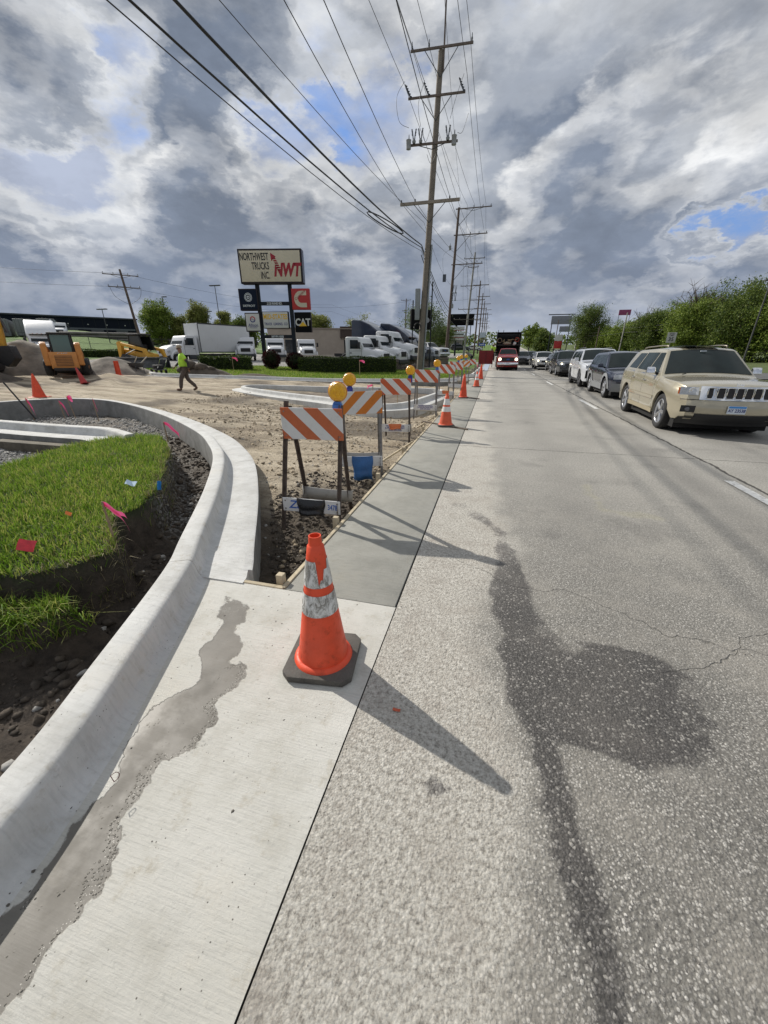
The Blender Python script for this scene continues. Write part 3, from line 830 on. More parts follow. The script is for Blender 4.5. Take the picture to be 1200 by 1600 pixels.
def scatter(n, x0, x1, y0, y1, keep):
    p = np.stack([rg.uniform(x0, x1, n), rg.uniform(y0, y1, n)], 1); return p[keep(p[:, 0], p[:, 1])]
pts = scatter(150000, -8.6, -2.6, .5, 6.3, lambda x, y: (bank(x, y) < -.015) & (rg.rand(len(x)) < np.clip(4.4 / (np.hypot(x, y) - .6), .25, 1)) & (y > -x * .46 - .3))
blades('lawn_grass', pts, soil_z, .062, .0065, GRASS, (.30, -.15), .65, 2, .8)
pts = scatter(26000, -7.6, -2.5, .8, 6.2, lambda x, y: (abs(bank(x, y) + .0) < .035))
blades('lawn_edge_grass', pts, soil_z, .085, .005, GRASS, (.40, -.35), .8, 3, .7)
pts = scatter(42000, -6, -2.4, .8, 5, lambda x, y: (abs(bank(x, y) + .005) < .05) & (fbm(x, y, 2.2, 2) > -.12))
blades('dry_edge_grass', pts, soil_z, .11, .0045, STRAW, (.35, -.35), .9, 4)
pts = scatter(5000, -3.7, -2.5, .9, 1.65, lambda x, y: (sdf(x, y, TUFT) < .02) & (fbm(x, y, 3, 2) > -.08))
blades('slumped_tuft', pts, soil_z, .12, .006, GRASS, (.4, -.3), .9, 5)
dry = scatter(9000, -8.6, -2.6, .4, 6.3, lambda x, y: (bank(x, y) < -.02) & (fbm(x, y, 1.1, 3) > .04)); blades('lawn_thatch', dry, soil_z, .06, .006, STRAW, (.3, -.2), .8, 14)
pts = scatter(60000, -24, -1.7, 22, 36, lambda x, y: left_grass(x, y) > .5)
blades('verge_grass', pts, left_z, .10, .022, GRASS, (.1, 0), .5, 6)
CLOD = M('soil_clod', (.075, .06, .046), .95, var=.6, vscale=9, bump=1, bscale=60)
STONE = M('stone', (.33, .32, .30), .85, var=.35, vscale=14, bump=.5, bscale=80)
def rocks(name, pts, zf, r0, r1, mat, seed=3):
    rg_ = np.random.RandomState(seed)
    bm = bmesh.new(); bmesh.ops.create_icosphere(bm, subdivisions=1, radius=1)
    bv = np.array([v.co[:] for v in bm.verts]); bf = np.array([[v.index for v in f.verts] for f in bm.faces]); bm.free()
    n = len(pts); r = r0 * (r1 / r0) ** (rg_.rand(n) ** 2.2)
    S = (r[:, None] * (.6 + .7 * rg_.rand(n, 3)))[:, None, :] * bv[None] * (1 + .42 * (rg_.rand(n, len(bv), 1) * 2 - 1))
    a = rg_.rand(n) * 6.28; ca, sa = np.cos(a)[:, None], np.sin(a)[:, None]
    X = S[..., 0] * ca - S[..., 1] * sa + pts[:, 0][:, None]; Y = S[..., 0] * sa + S[..., 1] * ca + pts[:, 1][:, None]
    Z = S[..., 2] * .75 + (zf(pts[:, 0], pts[:, 1]) + r * .25)[:, None]
    V = np.stack([X, Y, Z], -1).reshape(-1, 3); F = (bf[None] + (np.arange(n) * len(bv))[:, None, None]).reshape(-1, 3)
    return tag(fast_tris(name, V, F, mat), kind='stuff')
ins = lambda x, y: (sdf(x, y, ISLE) < -.03)
pts = scatter(17000, -7.5, -1.4, .2, 8, lambda x, y: ins(x, y) & (bank(x, y) > .02) & (soil_grav(x, y) < .7)); rocks('soil_clods', pts, soil_z, .007, .046, CLOD)
pts = scatter(2600, -6, -1.4, .4, 7, lambda x, y: ins(x, y) & (bank(x, y) > .05) & (rg.rand(len(x)) < .26)); rocks('trench_stones', pts, soil_z, .012, .05, STONE, 4)
pts = scatter(9000, -15, -6.6, 1.5, 9.3, lambda x, y: ins(x, y) & (bank(x, y) > .05) & (soil_grav(x, y) > .35)); rocks('gravel', pts, soil_z, .014, .045, STONE, 5)
pts = scatter(5000, -2.6, -1.34, 2.1, 5.5, lambda x, y: (sdf(x, y, ISLE) > .68) & (rg.rand(len(x)) < 1.3 - .28 * (y - 2))); rocks('loose_soil', pts, left_z, .006, .032, CLOD, 6)
DCLOD = M('dirt_clod', (.33, .27, .19), .95, var=.5, vscale=6, bump=1, bscale=60)
pts = scatter(15000, -11, -1.34, 2.1, 15, lambda x, y: (sdf(x, y, ISLE) > .7) & (fbm(x, y, .9, 3) > -.05)); rocks('dirt_crumbs', pts, left_z, .006, .040, DCLOD, 16)
pts = scatter(2600, -9, -1.34, 2.3, 14, lambda x, y: (sdf(x, y, ISLE) > .6)); rocks('loose_stones', pts, left_z, .006, .022, STONE, 7)
pts = scatter(1500, -1.5, -.5, .25, 2.03, lambda x, y: (x > toe_x(y)) & (rg.rand(len(x)) < .10 + .5 * np.exp(-((x + 1.15) ** 2 + (y - 1.8) ** 2) * 8)))
rocks('slab_crumbs', pts, lambda x, y: 0 * x, .0012, .0065, M('crumb', (.11, .10, .085), .9), 8)
pts = scatter(900, -.45, 1.6, .4, 4, lambda x, y: rg.rand(len(x)) < .22); rocks('road_crumbs', pts, lambda x, y: 0 * x, .0018, .006, M('crumb2', (.25, .23, .2), .9), 9)
pts = scatter(160, -1.95, -1.2, .4, 2.0, lambda x, y: (x < toe_x(y) + .02) & (x > toe_x(y) - .04)); rocks('kerb_foot_stones', pts, lambda x, y: 0 * x, .003, .010, M('crumb3', (.08, .075, .07), .8), 10)
# ================================================================ text helper
def text_mesh(s, size=1., ext=.004, align='CENTER', shear=0., sx=1., bold=0.):
    cu = bpy.data.curves.new('lettering', 'FONT'); cu.body = s; cu.size = size; cu.extrude = ext; cu.align_x = align; cu.align_y = 'CENTER'; cu.shear = shear; cu.offset = bold
    cu.resolution_u = 3; cu.space_line = .95
    ob = bpy.data.objects.new('lettering', cu); COL.objects.link(ob)
    dg = bpy.context.evaluated_depsgraph_get(); me = bpy.data.meshes.new_from_object(ob.evaluated_get(dg))
    bpy.data.objects.remove(ob); bpy.data.curves.remove(cu)
    me.transform(Matrix.Diagonal((sx, 1, 1, 1)))
    return me
def lettering(s, parent, mat, loc, size, rot=(PI / 2, 0, 0), name='lettering', **kw):
    me = text_mesh(s, size, **kw); me.materials.clear(); me.materials.append(mat)
    o = link(name, me, parent); o.location = loc; o.rotation_euler = rot
    return o

# ================================================================ traffic cones
ORANGE = M('cone_orange', (.72, .075, .024), .48, var=.16, vscale=7, dirt=.6, dirtcol=(.35, .06, .03), bump=.12, bscale=60)
ORANGE2 = M('cone_orange_dusty', (.70, .11, .045), .55, var=.15, vscale=5, dirt=.45, dirtcol=(.34, .13, .08))
RUBBER = M('black_rubber', (.085, .078, .068), .75, var=.4, vscale=6, dirt=.5, dirtcol=(.13, .115, .095), bump=.4, bscale=50)
m, t, b = new_mat('worn_reflective')
tc = t.n.new('ShaderNodeTexCoord').outputs['Object']
mp = t.node('ShaderNodeMapping', {'Vector': tc, 'Scale': (1, 1, .45)}).outputs[0]
n = t.noise(mp, 34, 8, .72, .8)
c = t.ramp(n, [(.40, (.72, .72, .70)), (.50, (.50, .50, .48)), (.56, (.20, .19, .17)), (.66, (.40, .39, .36))])
t.put(b.inputs['Base Color'], c); b.inputs['Roughness'].default_value = .45
REFL = m
REFLN = M('reflective_white', (.72, .72, .70), .4, var=.1, vscale=12, dirt=.3, dirtcol=(.4, .38, .34))
def cone(h, loc, rz, label, kind='banded', mat=None, base=.36, top=.035, group='traffic cones on the worksite'):
    t = thing('traffic_cone', label, 'traffic cone', loc, rz, group)
    mat = mat or ORANGE; r0 = base * (.37 if kind == 'torn' else .40); zb = .045 if kind != 'slim' else .012
    def rad(z): return r0 + (top - r0) * min(1, ((z - zb) / (h - zb)))
    # base plate with lugs
    mb = MB(); B = base / 2
    if kind != 'slim':
        P = []; ch = B * .22
        poly = [(B, -B + ch), (B, B - ch), (B - ch, B), (-B + ch, B), (-B, B - ch), (-B, -B + ch), (-B + ch, -B), (B - ch, -B)]
        mb.prism(poly, .006, .042, 'z')
        for sx, sy in ((1, 1), (1, -1), (-1, 1), (-1, -1)): mb.box((sx * B * .72, sy * B * .72, .005), (.05, .05, .012))
        mb.build('base', RUBBER, t, bevel=.008, seg=2)
    else:
        mb.box((0, 0, .006), (base, base, .012)); mb.build('base', mat, t, bevel=.003)
    mb = MB(); N = 36
    prof = [(r0 + .022, zb - .004), (r0 + .018, zb + .006), (r0 + .004, zb + .018)] + [(rad(zb + .018 + (h - .07 - zb) * k / 10), zb + .018 + (h - .07 - zb) * k / 10) for k in range(11)]
    zt = prof[-1][1]
    prof += [(top + .002, zt + .004), (top - .001, zt + .012), (top - .003, h), (top - .008, h), (top - .010, h - .06), (top - .012, zt)]
    mb.lathe(prof, N); mb.build('cone_body', mat, t, smooth=50)
    if kind in ('banded', 'torn'):
        z1, z2 = h * .70, h * .845
        bands = [(h * .46, h * .61), (h * .665, h * .845)]
        for bi, (a, c_) in enumerate(bands):
            mb = MB(); P = []
            for k in range(N + 1):
                th = 2 * PI * k / N; col_ = []
                zt_ = c_
                if kind == 'torn' and bi == 1:
                    # the sleeve is torn open towards the viewer
                    dth = (th - R(285) + PI) % (2 * PI) - PI
                    zt_ = c_ - (.70 if -.05 < dth < .55 else (.45 if abs(dth - .75) < .25 else 0)) * (c_ - a) * (1 if dth < .5 else .7)
                    if .0 < dth < .22: zt_ = a + .012
                for j in range(7):
                    z = a + (zt_ - a) * j / 6; r = rad(z) + .0022
                    col_.append((r * math.cos(th), r * math.sin(th), z))
                P.append(col_)
            mb.grid(P); mb.build('reflective_collar', REFL if kind == 'torn' else REFLN, t, smooth=50)
    return t
c0 = cone(.755, (-.737, 1.495, 0), R(8), 'large scuffed orange cone with torn reflective collars, alone on the white slab in the foreground', 'torn', base=.362, top=.033)
c0['category'] = 'traffic cone'
cone(.72, (-.93, 9.0, 0), R(15), 'orange and white cone on a plank, nearest of those on the fresh concrete strip', 'banded', ORANGE2, base=.37)
cone(.85, (-.98, 15.2, 0), R(5), 'plain bright orange cone on a dark plank, second on the fresh concrete strip', 'plain', base=.36, top=.03)
cone(.72, (-.72, 20.6, 0), R(30), 'small dull cone with white collar, third on the fresh concrete strip', 'banded', ORANGE2, base=.36)
cone(.92, (-.72, 27.0, 0), R(0), 'plain bright orange cone closest to the red pickup', 'plain', base=.40, top=.03)
cone(.78, (-15.4, 10.5, float(left_z(np.array([-15.4]), np.array([10.5]))[0]) - .01), R(10), 'plain orange cone on pale dirt beyond the curved kerb, leftmost', 'slim', base=.48, top=.03)
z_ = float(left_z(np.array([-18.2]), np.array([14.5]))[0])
c_ = cone(.75, (-18.2, 14.5, z_ + .02), R(60), 'red cone, darkened as if in shade, tipping over in front of the orange skid steer', 'slim', M('cone_red_shaded', (.42, .035, .03), .5, var=.2), base=.36, top=.03)  # the shade on this cone is put into its red
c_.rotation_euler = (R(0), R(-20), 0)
cone(.75, (-20.3, 18.3, float(left_z(np.array([-20.3]), np.array([18.3]))[0])), 0, 'upright orange channelizer cone on the spoil heap left of the wheelbarrow', 'slim', base=.34, top=.12)

# planks under the cones
WOOD = M('weathered_lumber', (.16, .13, .10), .85, var=.4, vscale=7, bump=.6, bscale=40)
FORMW = M('form_lumber', (.46, .39, .27), .8, var=.25, vscale=6, dirt=.5, dirtcol=(.2, .16, .11), bump=.4, bscale=50)
def plank(a, b_, w, h, z, mat, name='wood_plank', parent=None):
    a = Vector((*a, z)); b2 = Vector((*b_, z)); L = (b2 - a).length
    mb = MB(); mb.box((0, 0, 0), (L, w, h)); me = mb.mesh(name, mat, bevel=.004, seg=1)
    o = link(name, me, parent); o.location = (a + b2) / 2; o.rotation_euler = (0, 0, math.atan2(b2.y - a.y, b2.x - a.x)); return o
tag(plank((-1.52, 9.42), (-.40, 8.60), .04, .03, .017, WOOD), 'long dark plank laid across the fresh strip under the nearest banded cone', 'plank', 'planks across the fresh concrete')
tag(plank((-1.35, 15.9), (-.38, 14.9), .05, .03, .017, WOOD), 'long dark plank laid across the fresh strip under the plain orange cone', 'plank', 'planks across the fresh concrete')
# edge form
form = thing('edge_form', 'weathered lumber edging form held by stakes along the fresh concrete strip', 'formwork')
y = 2.06
while y < 40:
    L = 3.6; z = float(zr(y + L / 2))
    plank((-1.293, y), (-1.293, y + L - .01), .036, .09, z - .035, FORMW, 'form_board', form); y += L
plank((-1.62, 2.063), (-1.29, 2.063), .036, .05, -.015, FORMW, 'form_board', form)
plank((-1.72, 5.2), (-1.42, 7.6), .035, .03, -.10, FORMW, 'brace_board', form); plank((-1.62, 9.2), (-1.36, 12.3), .035, .03, -.10, FORMW, 'brace_board', form)
for (x, y) in ((-1.345, 2.13), (-1.345, 3.22), (-1.345, 4.75), (-1.345, 6.35), (-1.345, 8.4), (-1.345, 10.6), (-1.345, 13.2)):
    mb = MB(); mb.box((x, y, -.14), (.052, .052, .42)); mb.build('form_stake', FORMW, form, bevel=.004)
sl = thing('timber_sleeper', 'dark timber beam lying under the end of the straight kerb beside grey gravel', 'timber')
mb = MB(); mb.box((-8.4, 5.55, -.22), (2.6, .22, .26)); mb.build('beam', M('old_timber', (.11, .095, .07), .9, var=.5, vscale=3, bump=.6, bscale=20), sl, bevel=.01)

# ================================================================ barricades
STEEL = M('galvanised_angle', (.27, .26, .25), .5, metal=.6, var=.25, vscale=9, dirt=.4)
STEELD = M('rusty_angle', (.12, .095, .08), .7, metal=.35, var=.4, vscale=12, dirt=.5, dirtcol=(.10, .05, .03))
PW = M('panel_white', (.66, .66, .645), .5, var=.07, vscale=8, dirt=.35, dirtcol=(.42, .41, .38))
LAMP = M('amber_lens', (1.0, .46, .014), .2, trans=.10, var=.25, vscale=38, bump=.6, bscale=120)
BLUEP = M('blue_plastic', (.045, .16, .48), .45, var=.2, vscale=10)
NAVYP = M('navy_plastic', (.03, .04, .26), .45)
def stripes(name, orange, right=True, scale=1.):
    m, t, b = new_mat(name)
    tc = t.n.new('ShaderNodeTexCoord').outputs['Object']
    sp = t.n.new('ShaderNodeSeparateXYZ'); t.l.new(tc, sp.inputs[0])
    u = t.math('ADD', sp.outputs[0], t.math('MULTIPLY', sp.outputs[2], 1. if right else -1.))
    f = t.math('FRACT', t.math('ADD', t.math('MULTIPLY', u, 1 / (.29 * scale)), 10.23))
    mk = t.math('GREATER_THAN', f, .5)
    n = t.noise(tc, 9, 9, .75); scr = t.noise(tc, 42, 6, .8, 1.5)
    wht = t.mix(t.ss(n, .50, .70, 0, .5), (.68, .685, .67, 1), (.50, .50, .47, 1))
    wht = t.mix(t.ss(scr, .64, .68, 0, .8), wht, (.16, .15, .14, 1))
    org = t.mix(t.ss(n, .45, .7, 0, .4), (*orange, 1), (*[q * .72 for q in orange], 1))
    t.put(b.inputs['Base Color'], t.mix(mk, wht, org)); b.inputs['Roughness'].default_value = .42
    return m
STR1 = stripes('stripes_worn', (.52, .135, .05)); STR2 = stripes('stripes_orange_left', (.62, .19, .02), False); STR3 = stripes('stripes_orange', (.56, .11, .04))
LAMPY = M('dark_fitting', (.02, .02, .02), .5)
def beacon(parent, loc, s=1., cap=None, turn=0):
    l = link('warning_light', None, parent); l.location = loc; l.rotation_euler = (0, 0, turn)
    mb = MB(); mb.box((0, 0, .055 * s), (.085 * s, .075 * s, .11 * s)); mb.prism([(-.0425 * s, .11 * s), (.0425 * s, .11 * s), (.03 * s, .135 * s), (-.03 * s, .135 * s)], -.03 * s, .03 * s, 'y')
    mb.build('battery_box', cap or BLUEP, l, bevel=.006)
    rot = Matrix.Translation((0, 0, .225 * s)) @ Matrix.Rotation(PI / 2, 4, 'X')
    mb = MB(); rr = .090 * s
    mb.lathe([(0, .040 * s), (rr * .30, .040 * s), (rr * .34, .035 * s), (rr * .55, .036 * s), (rr * .75, .030 * s), (rr * .92, .020 * s), (rr * .97, .010 * s), (rr, .006 * s), (rr, -.006 * s), (rr * .97, -.010 * s), (rr * .92, -.020 * s), (rr * .75, -.030 * s), (rr * .34, -.035 * s), (0, -.04 * s)], 32, mat=rot)
    for k in range(6):
        a = k * PI / 6; mb.tube([rot @ Vector((rr * .86 * math.cos(a), rr * .86 * math.sin(a), .026 * s)), rot @ Vector((0, 0, .041 * s)), rot @ Vector((-rr * .86 * math.cos(a), -rr * .86 * math.sin(a), .026 * s))], .0022 * s, 4)
    mb.build('lens', LAMP, l, smooth=45)
    mb = MB(); mb.lathe([(rr + .001, -.007 * s), (rr + .005 * s, 0), (rr + .001, .007 * s)], 32, mat=rot); mb.build('lens_rim', M('amber_rim', (.75, .2, .01), .4), l)
    return l
def barricade(loc, rz, label, panel=STR3, lamp=None, lampx=.29, low='plain', bag=None, stl=None, w=.61, tilt=0., H=1.09, pz=.90, ph=.305, spread=.62, lampcap=None, swing=True):
    t = thing('barricade', label, 'barricade', loc, rz, 'striped folding barricades along the dug-out lane')
    stl = stl or STEEL; hx = w / 2 - .035
    def leg(x, y0, z0, y1, z1, dx=0):
        mb = MB(); a = Vector((x + dx, y0, z0)); b2 = Vector((x, y1, z1)); d = (b2 - a).normalized(); s_ = Vector((1, 0, 0)); n_ = d.cross(s_).normalized()
        k = .036; th = .004
        for (u0, u1, v0, v1) in ((-k / 2, k / 2, 0, th), (-k / 2, -k / 2 + th, -k, 0)):
            P = [[p + s_ * u + n_ * v for (u, v) in ((u0, v0), (u1, v0), (u1, v1), (u0, v1))] for p in (a, b2)]
            mb.grid(P, closed=True); mb.add(P[0], [(0, 3, 2, 1)]); mb.add(P[1], [(0, 1, 2, 3)])
        return mb.build('leg', stl, t)
    f = -.10
    leg(-hx, f - .04, 0, .0, H, -.03); leg(hx, f - .04, 0, .0, H, .03)
    if swing:
        leg(-hx + .02, spread, .0, .03, H - .05, -.02); leg(hx - .02, spread, .0, .03, H - .05, .02)
        mb = MB(); P = []
        for k in range(9):
            u = -1 + 2 * k / 8; yy_ = spread * (1 - .30 / H) + .02; P.append([(u * (w / 2), yy_ - .02, .30 - .012 * (1 - u * u)), (u * (w / 2), yy_ + .01, .15 - .02 * (1 - u * u))])
        mb.grid(P); o = mb.build('rear_rail', M('rail_plastic', (.40, .39, .36), .6, var=.15, vscale=5, dirt=.3), t); o.modifiers.new('s', 'SOLIDIFY').thickness = .008
    yb = -.035
    mb = MB(); mb.box((0, 0, 0), (w, .016, ph)); o = mb.build('striped_panel', panel, t, bevel=.003, seg=1); o.location = (0, yb - .03, pz); o.rotation_euler = (R(4), R(tilt), 0)
    for sx in (-1, 1):
        for sz in (-1, 1):
            mb = MB(); mb.lathe([(0, .006), (.006, .004), (.008, 0)], 8, mat=Matrix.Rotation(PI / 2, 4, 'X')); b_ = mb.build('bolt', STEEL, o); b_.location = (sx * (w / 2 - .035), -.009, sz * (ph / 2 - .035))
    lz = .31; mb = MB(); mb.box((0, 0, 0), (w, .014, .15)); lo = mb.build('lower_rail', PW, t, bevel=.003, seg=1); lo.location = (0, -.125, lz); lo.rotation_euler = (R(4), R(tilt * .5), 0)
    for sx in (-1, 1):
        for sz in (-1, 1):
            mb = MB(); mb.lathe([(0, .006), (.006, .004), (.008, 0)], 8, mat=Matrix.Rotation(PI / 2, 4, 'X')); b_ = mb.build('bolt', STEELD, lo); b_.location = (sx * (w / 2 - .03), -.008, sz * .045)
    if low == 'logo':
        bl = M('print_blue', (.05, .13, .42), .6)
        lettering('ZS', lo, bl, (-.17, -.008, .002), .125, ext=.001, bold=.002, shear=.25); lettering('3478', lo, bl, (.225, -.008, .0), .082, ext=.001, sx=.62, bold=.0015)
    elif low == 'firm':
        bl = M('print_navy', (.03, .04, .25), .6)
        lettering('TRAFFIC CONTROL\n& PROTECTION INC.\n(630) 293-0026', lo, bl, (0, -.008, .004), .044, ext=.001, bold=.0012)
    if bag:
        bm_ = {'black': M('black_bag', (.014, .014, .015), .22, bump=.8, bscale=16), 'blue': M('blue_tarp_bag', (.035, .13, .33), .5, var=.25, vscale=6, bump=.8, bscale=14), 'orange': M('orange_sand', (.62, .16, .05), .6, var=.2, bump=.5, bscale=14)}[bag]
        bw, bh, top = {'black': (.30, .19, .078), 'blue': (.30, .36, .078), 'orange': (.26, .11, .09)}[bag]
        mb = MB(); P = []; n = 22
        for k in range(n + 1):
            u = k / n; th = 2 * PI * u; row = []
            for j in range(13):
                v = j / 12
                prof = .010 + .030 * math.sin(PI * min(1, v * 1.05)) + (.035 if v > .6 else 0) * math.sin(PI * (v - .6) / .4 if v > .6 else 0)
                fold = 1 + .18 * math.sin(9 * th + 5 * v) * (1 - v * .5)
                x = bw / 2 * math.cos(th) * (1 - .10 * v + .05 * math.sin(7 * v)); yy_ = prof * fold * math.sin(th) * (1.2)
                row.append((x, yy_ - .002, top - bh * v - .012 * math.cos(th * 3) * v))
            P.append(row)
        mb.grid(P); sb = mb.build('sandbag', bm_, lo, smooth=80); sb.location = (.0 if bag != 'blue' else .02, -.004, 0)
    if lamp:
        lp = beacon(t, (lampx - .02, .03, pz + ph / 2 - .07), lamp, lampcap, 0)
    return t
gz = lambda x, y: float(left_z(np.array([float(x)]), np.array([float(y)]))[0])
B1 = barricade((-1.71, 3.50, -.22), R(7), 'nearest barricade, worn red and white stripes, black bag on its lower rail', STR1, 1.0, .245, 'logo', 'black', STEELD, tilt=-3, pz=1.14, H=1.33)
B1.rotation_euler[1] = R(3.4)
barricade((-1.74, 5.25, -.20), R(16), 'second barricade, bright orange stripes rising to the right, blue bag hung beside it', STR2, .95, -.12, 'plain', 'blue', STEEL, tilt=-2, pz=1.12, H=1.30, ph=.305, lampcap=NAVYP)
barricade((-1.85, 7.9, -.19), R(8), 'third barricade, red stripes with round amber lamp on its right post, orange sandbag behind', STR3, 1.0, .30, 'firm', 'orange', STEELD, tilt=-1, pz=1.12, H=1.28, lampcap=NAVYP)
barricade((-1.66, 10.6, -.10), R(6), 'fourth barricade, lamp on its right end, white notice rail, close to the banded cone', STR3, 1.0, .28, 'firm', None, STEEL, tilt=1.5, pz=1.10, H=1.26)
barricade((-1.62, 15.0, -.12), R(4), 'fifth barricade down the line, red stripes and a small sandbag, no lamp above its panel', STR3, None, 0, 'plain', 'orange', STEEL, tilt=4, pz=1.14, H=1.3)
barricade((-1.58, 18.4, -.10), R(5), 'sixth barricade, slightly higher panel overlapping the fifth one', STR3, 1.0, .1, 'plain', None, STEEL, tilt=6, pz=1.14, H=1.3)
barricade((-1.52, 22.4, -.06), R(0), 'second farthest barricade with an amber lamp, below the bent worker', STR2, 1.1, -.15, 'plain', None, STEEL, tilt=4, pz=1.10, H=1.26)
barricade((-1.35, 26.0, -.05), R(0), 'farthest barricade of the line, at the end of the dug-out lane by the grass', STR3, 1.1, -.3, 'plain', None, STEEL, tilt=-5, pz=1.10, H=1.26)

# ================================================================ stakes, ribbons, flags
PINK = leafmat('pink_ribbon', [(1., .10, .32), (1., .20, .42)], .45); REDF = M('red_flag', (.62, .035, .05), .5, var=.2, vscale=20)
STK = M('survey_stake', (.30, .22, .14), .8, var=.3, vscale=12)
def ribbon(parent, p, L, d, wob, w=.022, mat=PINK, seed=0):
    r_ = random.Random(seed); mb = MB()
    for q_ in range(2):
        P = []; n = 10
        for k in range(n + 1):
            u = k / n; x = p[0] + d[0] * L * u; y = p[1] + d[1] * L * u; z = p[2] + d[2] * L * u * u - q_ * .05 * u * 1.5 + wob * math.sin(u * 7 + q_ * 2 + seed) * u
            P.append([(x, y, z + w / 2), (x + .006 * math.sin(u * 9), y + .008, z - w / 2)])
        mb.grid(P)
    mb.build('ribbon', mat, parent, smooth=80)
def stake(loc, h, label, lean=(0, 0), L=.16, d=(1, -.2, -.4), seed=0, w=.02, rw=.022):
    t = thing('survey_stake', label, 'survey stake', loc, 0, 'survey stakes with pink ribbon')
    top = Vector((lean[0] * h, lean[1] * h, h)); mb = MB(); mb.tube([(0, 0, -.1), top], [w * .55, w * .62], 4)
    mb.build('stake', STK, t, smooth=0); ribbon(t, (top.x, top.y, top.z - .02), L, d, .03, rw, seed=seed)
    return t
sz = lambda x, y: float(soil_z(np.array([float(x)]), np.array([float(y)]))[0])
stake((-2.80, 2.12, -.04), .50, 'leaning stake on the edge of the near lawn with a long pink ribbon', (-.20, .12), .26, (.9, -.12, -.38), 1, .016, .042)
stake((-12.8, 8.4, sz(-12.8, 8.4)), .62, 'stake with wide pink ribbon left of the leaning steel rod', (-.15, 0), .36, (.5, 0, -1.), 2, .03, .12)
stake((-12.3, 8.9, sz(-12.3, 8.9)), .50, 'short stake with drooping pink ribbon, second from the left inside the kerb', (-.1, 0), .34, (.9, -.2, -.8), 3, .025, .08)
stake((-12.0, 9.0, sz(-12, 9)), .62, 'stake with a short pink tuft, third from the left inside the kerb', (-.2, 0), .20, (.9, 0, .1), 4, .025, .11)
stake((-10.9, 8.8, sz(-10.9, 8.8)), .62, 'upright stake with pink ribbon at its top, middle of the gravel inside the kerb', (-.03, 0), .26, (.25, 0, -1.), 5, .025, .09)
stake((-6.75, 6.9, sz(-6.75, 6.9)), .44, 'stake with two long pink streamers between the lawn tip and the kerb', (-.05, 0), .40, (.95, -.1, -.55), 6, .03, .06)
stake((-4.5, 15.2, -.08), .5, 'stake with pink ribbon on the dirt island behind the second barricade', (0, 0), .3, (-.8, 0, -.2), 7, .025, .04)
stake((-2.9, 12.6, -.08), .5, 'stake with pink ribbon at the corner of the dirt island under the third barricade', (0, 0), .3, (.9, 0, .2), 8, .025, .04)
stake((-17.2, 24.5, gz(-17.2, 24.5)), 1.0, 'stake with a faded pink flag in front of the hedge, left of the pylon posts', (0, 0), .4, (1, 0, -.25), 9, .03, .07)
stake((-8.4, 25.4, gz(-8.4, 25.4)), 1.0, 'stake with a faded pink flag in front of the long dark hedge', (0, 0), .35, (1, 0, -.1), 10, .03, .07)
stake((-1.3, 34, .12), .6, 'far stake with a pink ribbon in the verge beside the bent worker', (0, 0), .25, (.5, 0, -.6), 11, .03, .06)
def flag(loc, label, mat, w, h, rz, name='marker_flag', cat='flag', pitch=-50):
    t = thing(name, label, cat, loc, rz)
    mb = MB(); mb.tube([(0, 0, 0), (0, .02, .10)], .0015, 5); mb.build('wire', STEELD, t)
    mb = MB(); mb.grid([[(w * (u / 6 - .5), h * (v / 4 - .5), .012 * math.sin(u * 1.1 + v * .5)) for v in range(5)] for u in range(7)], flip=True)
    o = mb.build('sheet', mat, t, smooth=80); o.location = (.02, 0, .10); o.rotation_euler = (R(-pitch), R(12), 0)
flag((-3.26, 1.78, .12), 'red marker flag bent over in the near lawn', REDF, .12, .085, R(20))
flag((-3.62, 2.38, .10), 'small orange marker scrap in the middle of the lawn', M('orange_flag', (.8, .22, .05), .6), .07, .03, 0, cat='marker')
flag((-3.80, 3.22, .11), 'crumpled white and blue scrap of film on the lawn edge', M('white_scrap', (.55, .68, .82), .5), .12, .06, R(10), name='plastic_scrap', cat='litter', pitch=-35)
flag((-3.45, 3.25, .10), 'small blue utility flag at the lawn edge above the trench', M('blue_flag', (.03, .25, .62), .5), .045, .10, R(20), pitch=-85)
t = thing('steel_rod', 'long black steel bar leaning out of the dug ground inside the kerb', 'steel rod', (-12.6, 8.35, sz(-12.6, 8.35)))
mb = MB(); mb.tube([(0, 0, -.05), (-.85, 0, 1.05)], .022, 6); mb.build('bar', M('black_steel', (.012, .012, .012), .5), t)
# red leaf on the road
tag(MB().grid([[(.18 + .018 * u, 1.36 + .008 * v, .004 + .004 * abs(u)) for v in (-1, 0, 1)] for u in (-1, -.3, .3, 1)], flip=True).build('fallen_leaf', M('leaf_red', (.45, .09, .04), .7), smooth=0), 'small red brown leaf lying on the road beside the cone shadow', 'leaf')
bpy.data.objects['fallen_leaf'].location = (-.46, -.08, 0)
# D scratched on the kerb face
lettering('D', kerb, M('marker_red', (.10, .01, .015), .7), (-1.215, .66, .085), .045, rot=(R(58), 0, R(75)), name='paint_mark', ext=.0006, bold=-.001)
# wet dark ribbon rope and a stone lump on the trench floor
t = tag(MB().ico((-2.45, 1.95, -.30), .055, 2, .2, (1.2, .9, .6)).build('pale_rock', STONE, smooth=60), 'pale lump of stone on the dark trench floor beside the kerb', 'stone')
t = tag(MB().ico((-1.98, 1.0, -.27), .05, 2, .2, (1.2, .9, .6)).build('pale_rock', STONE, smooth=60), 'grey stone wedged at the back of the near kerb', 'stone')
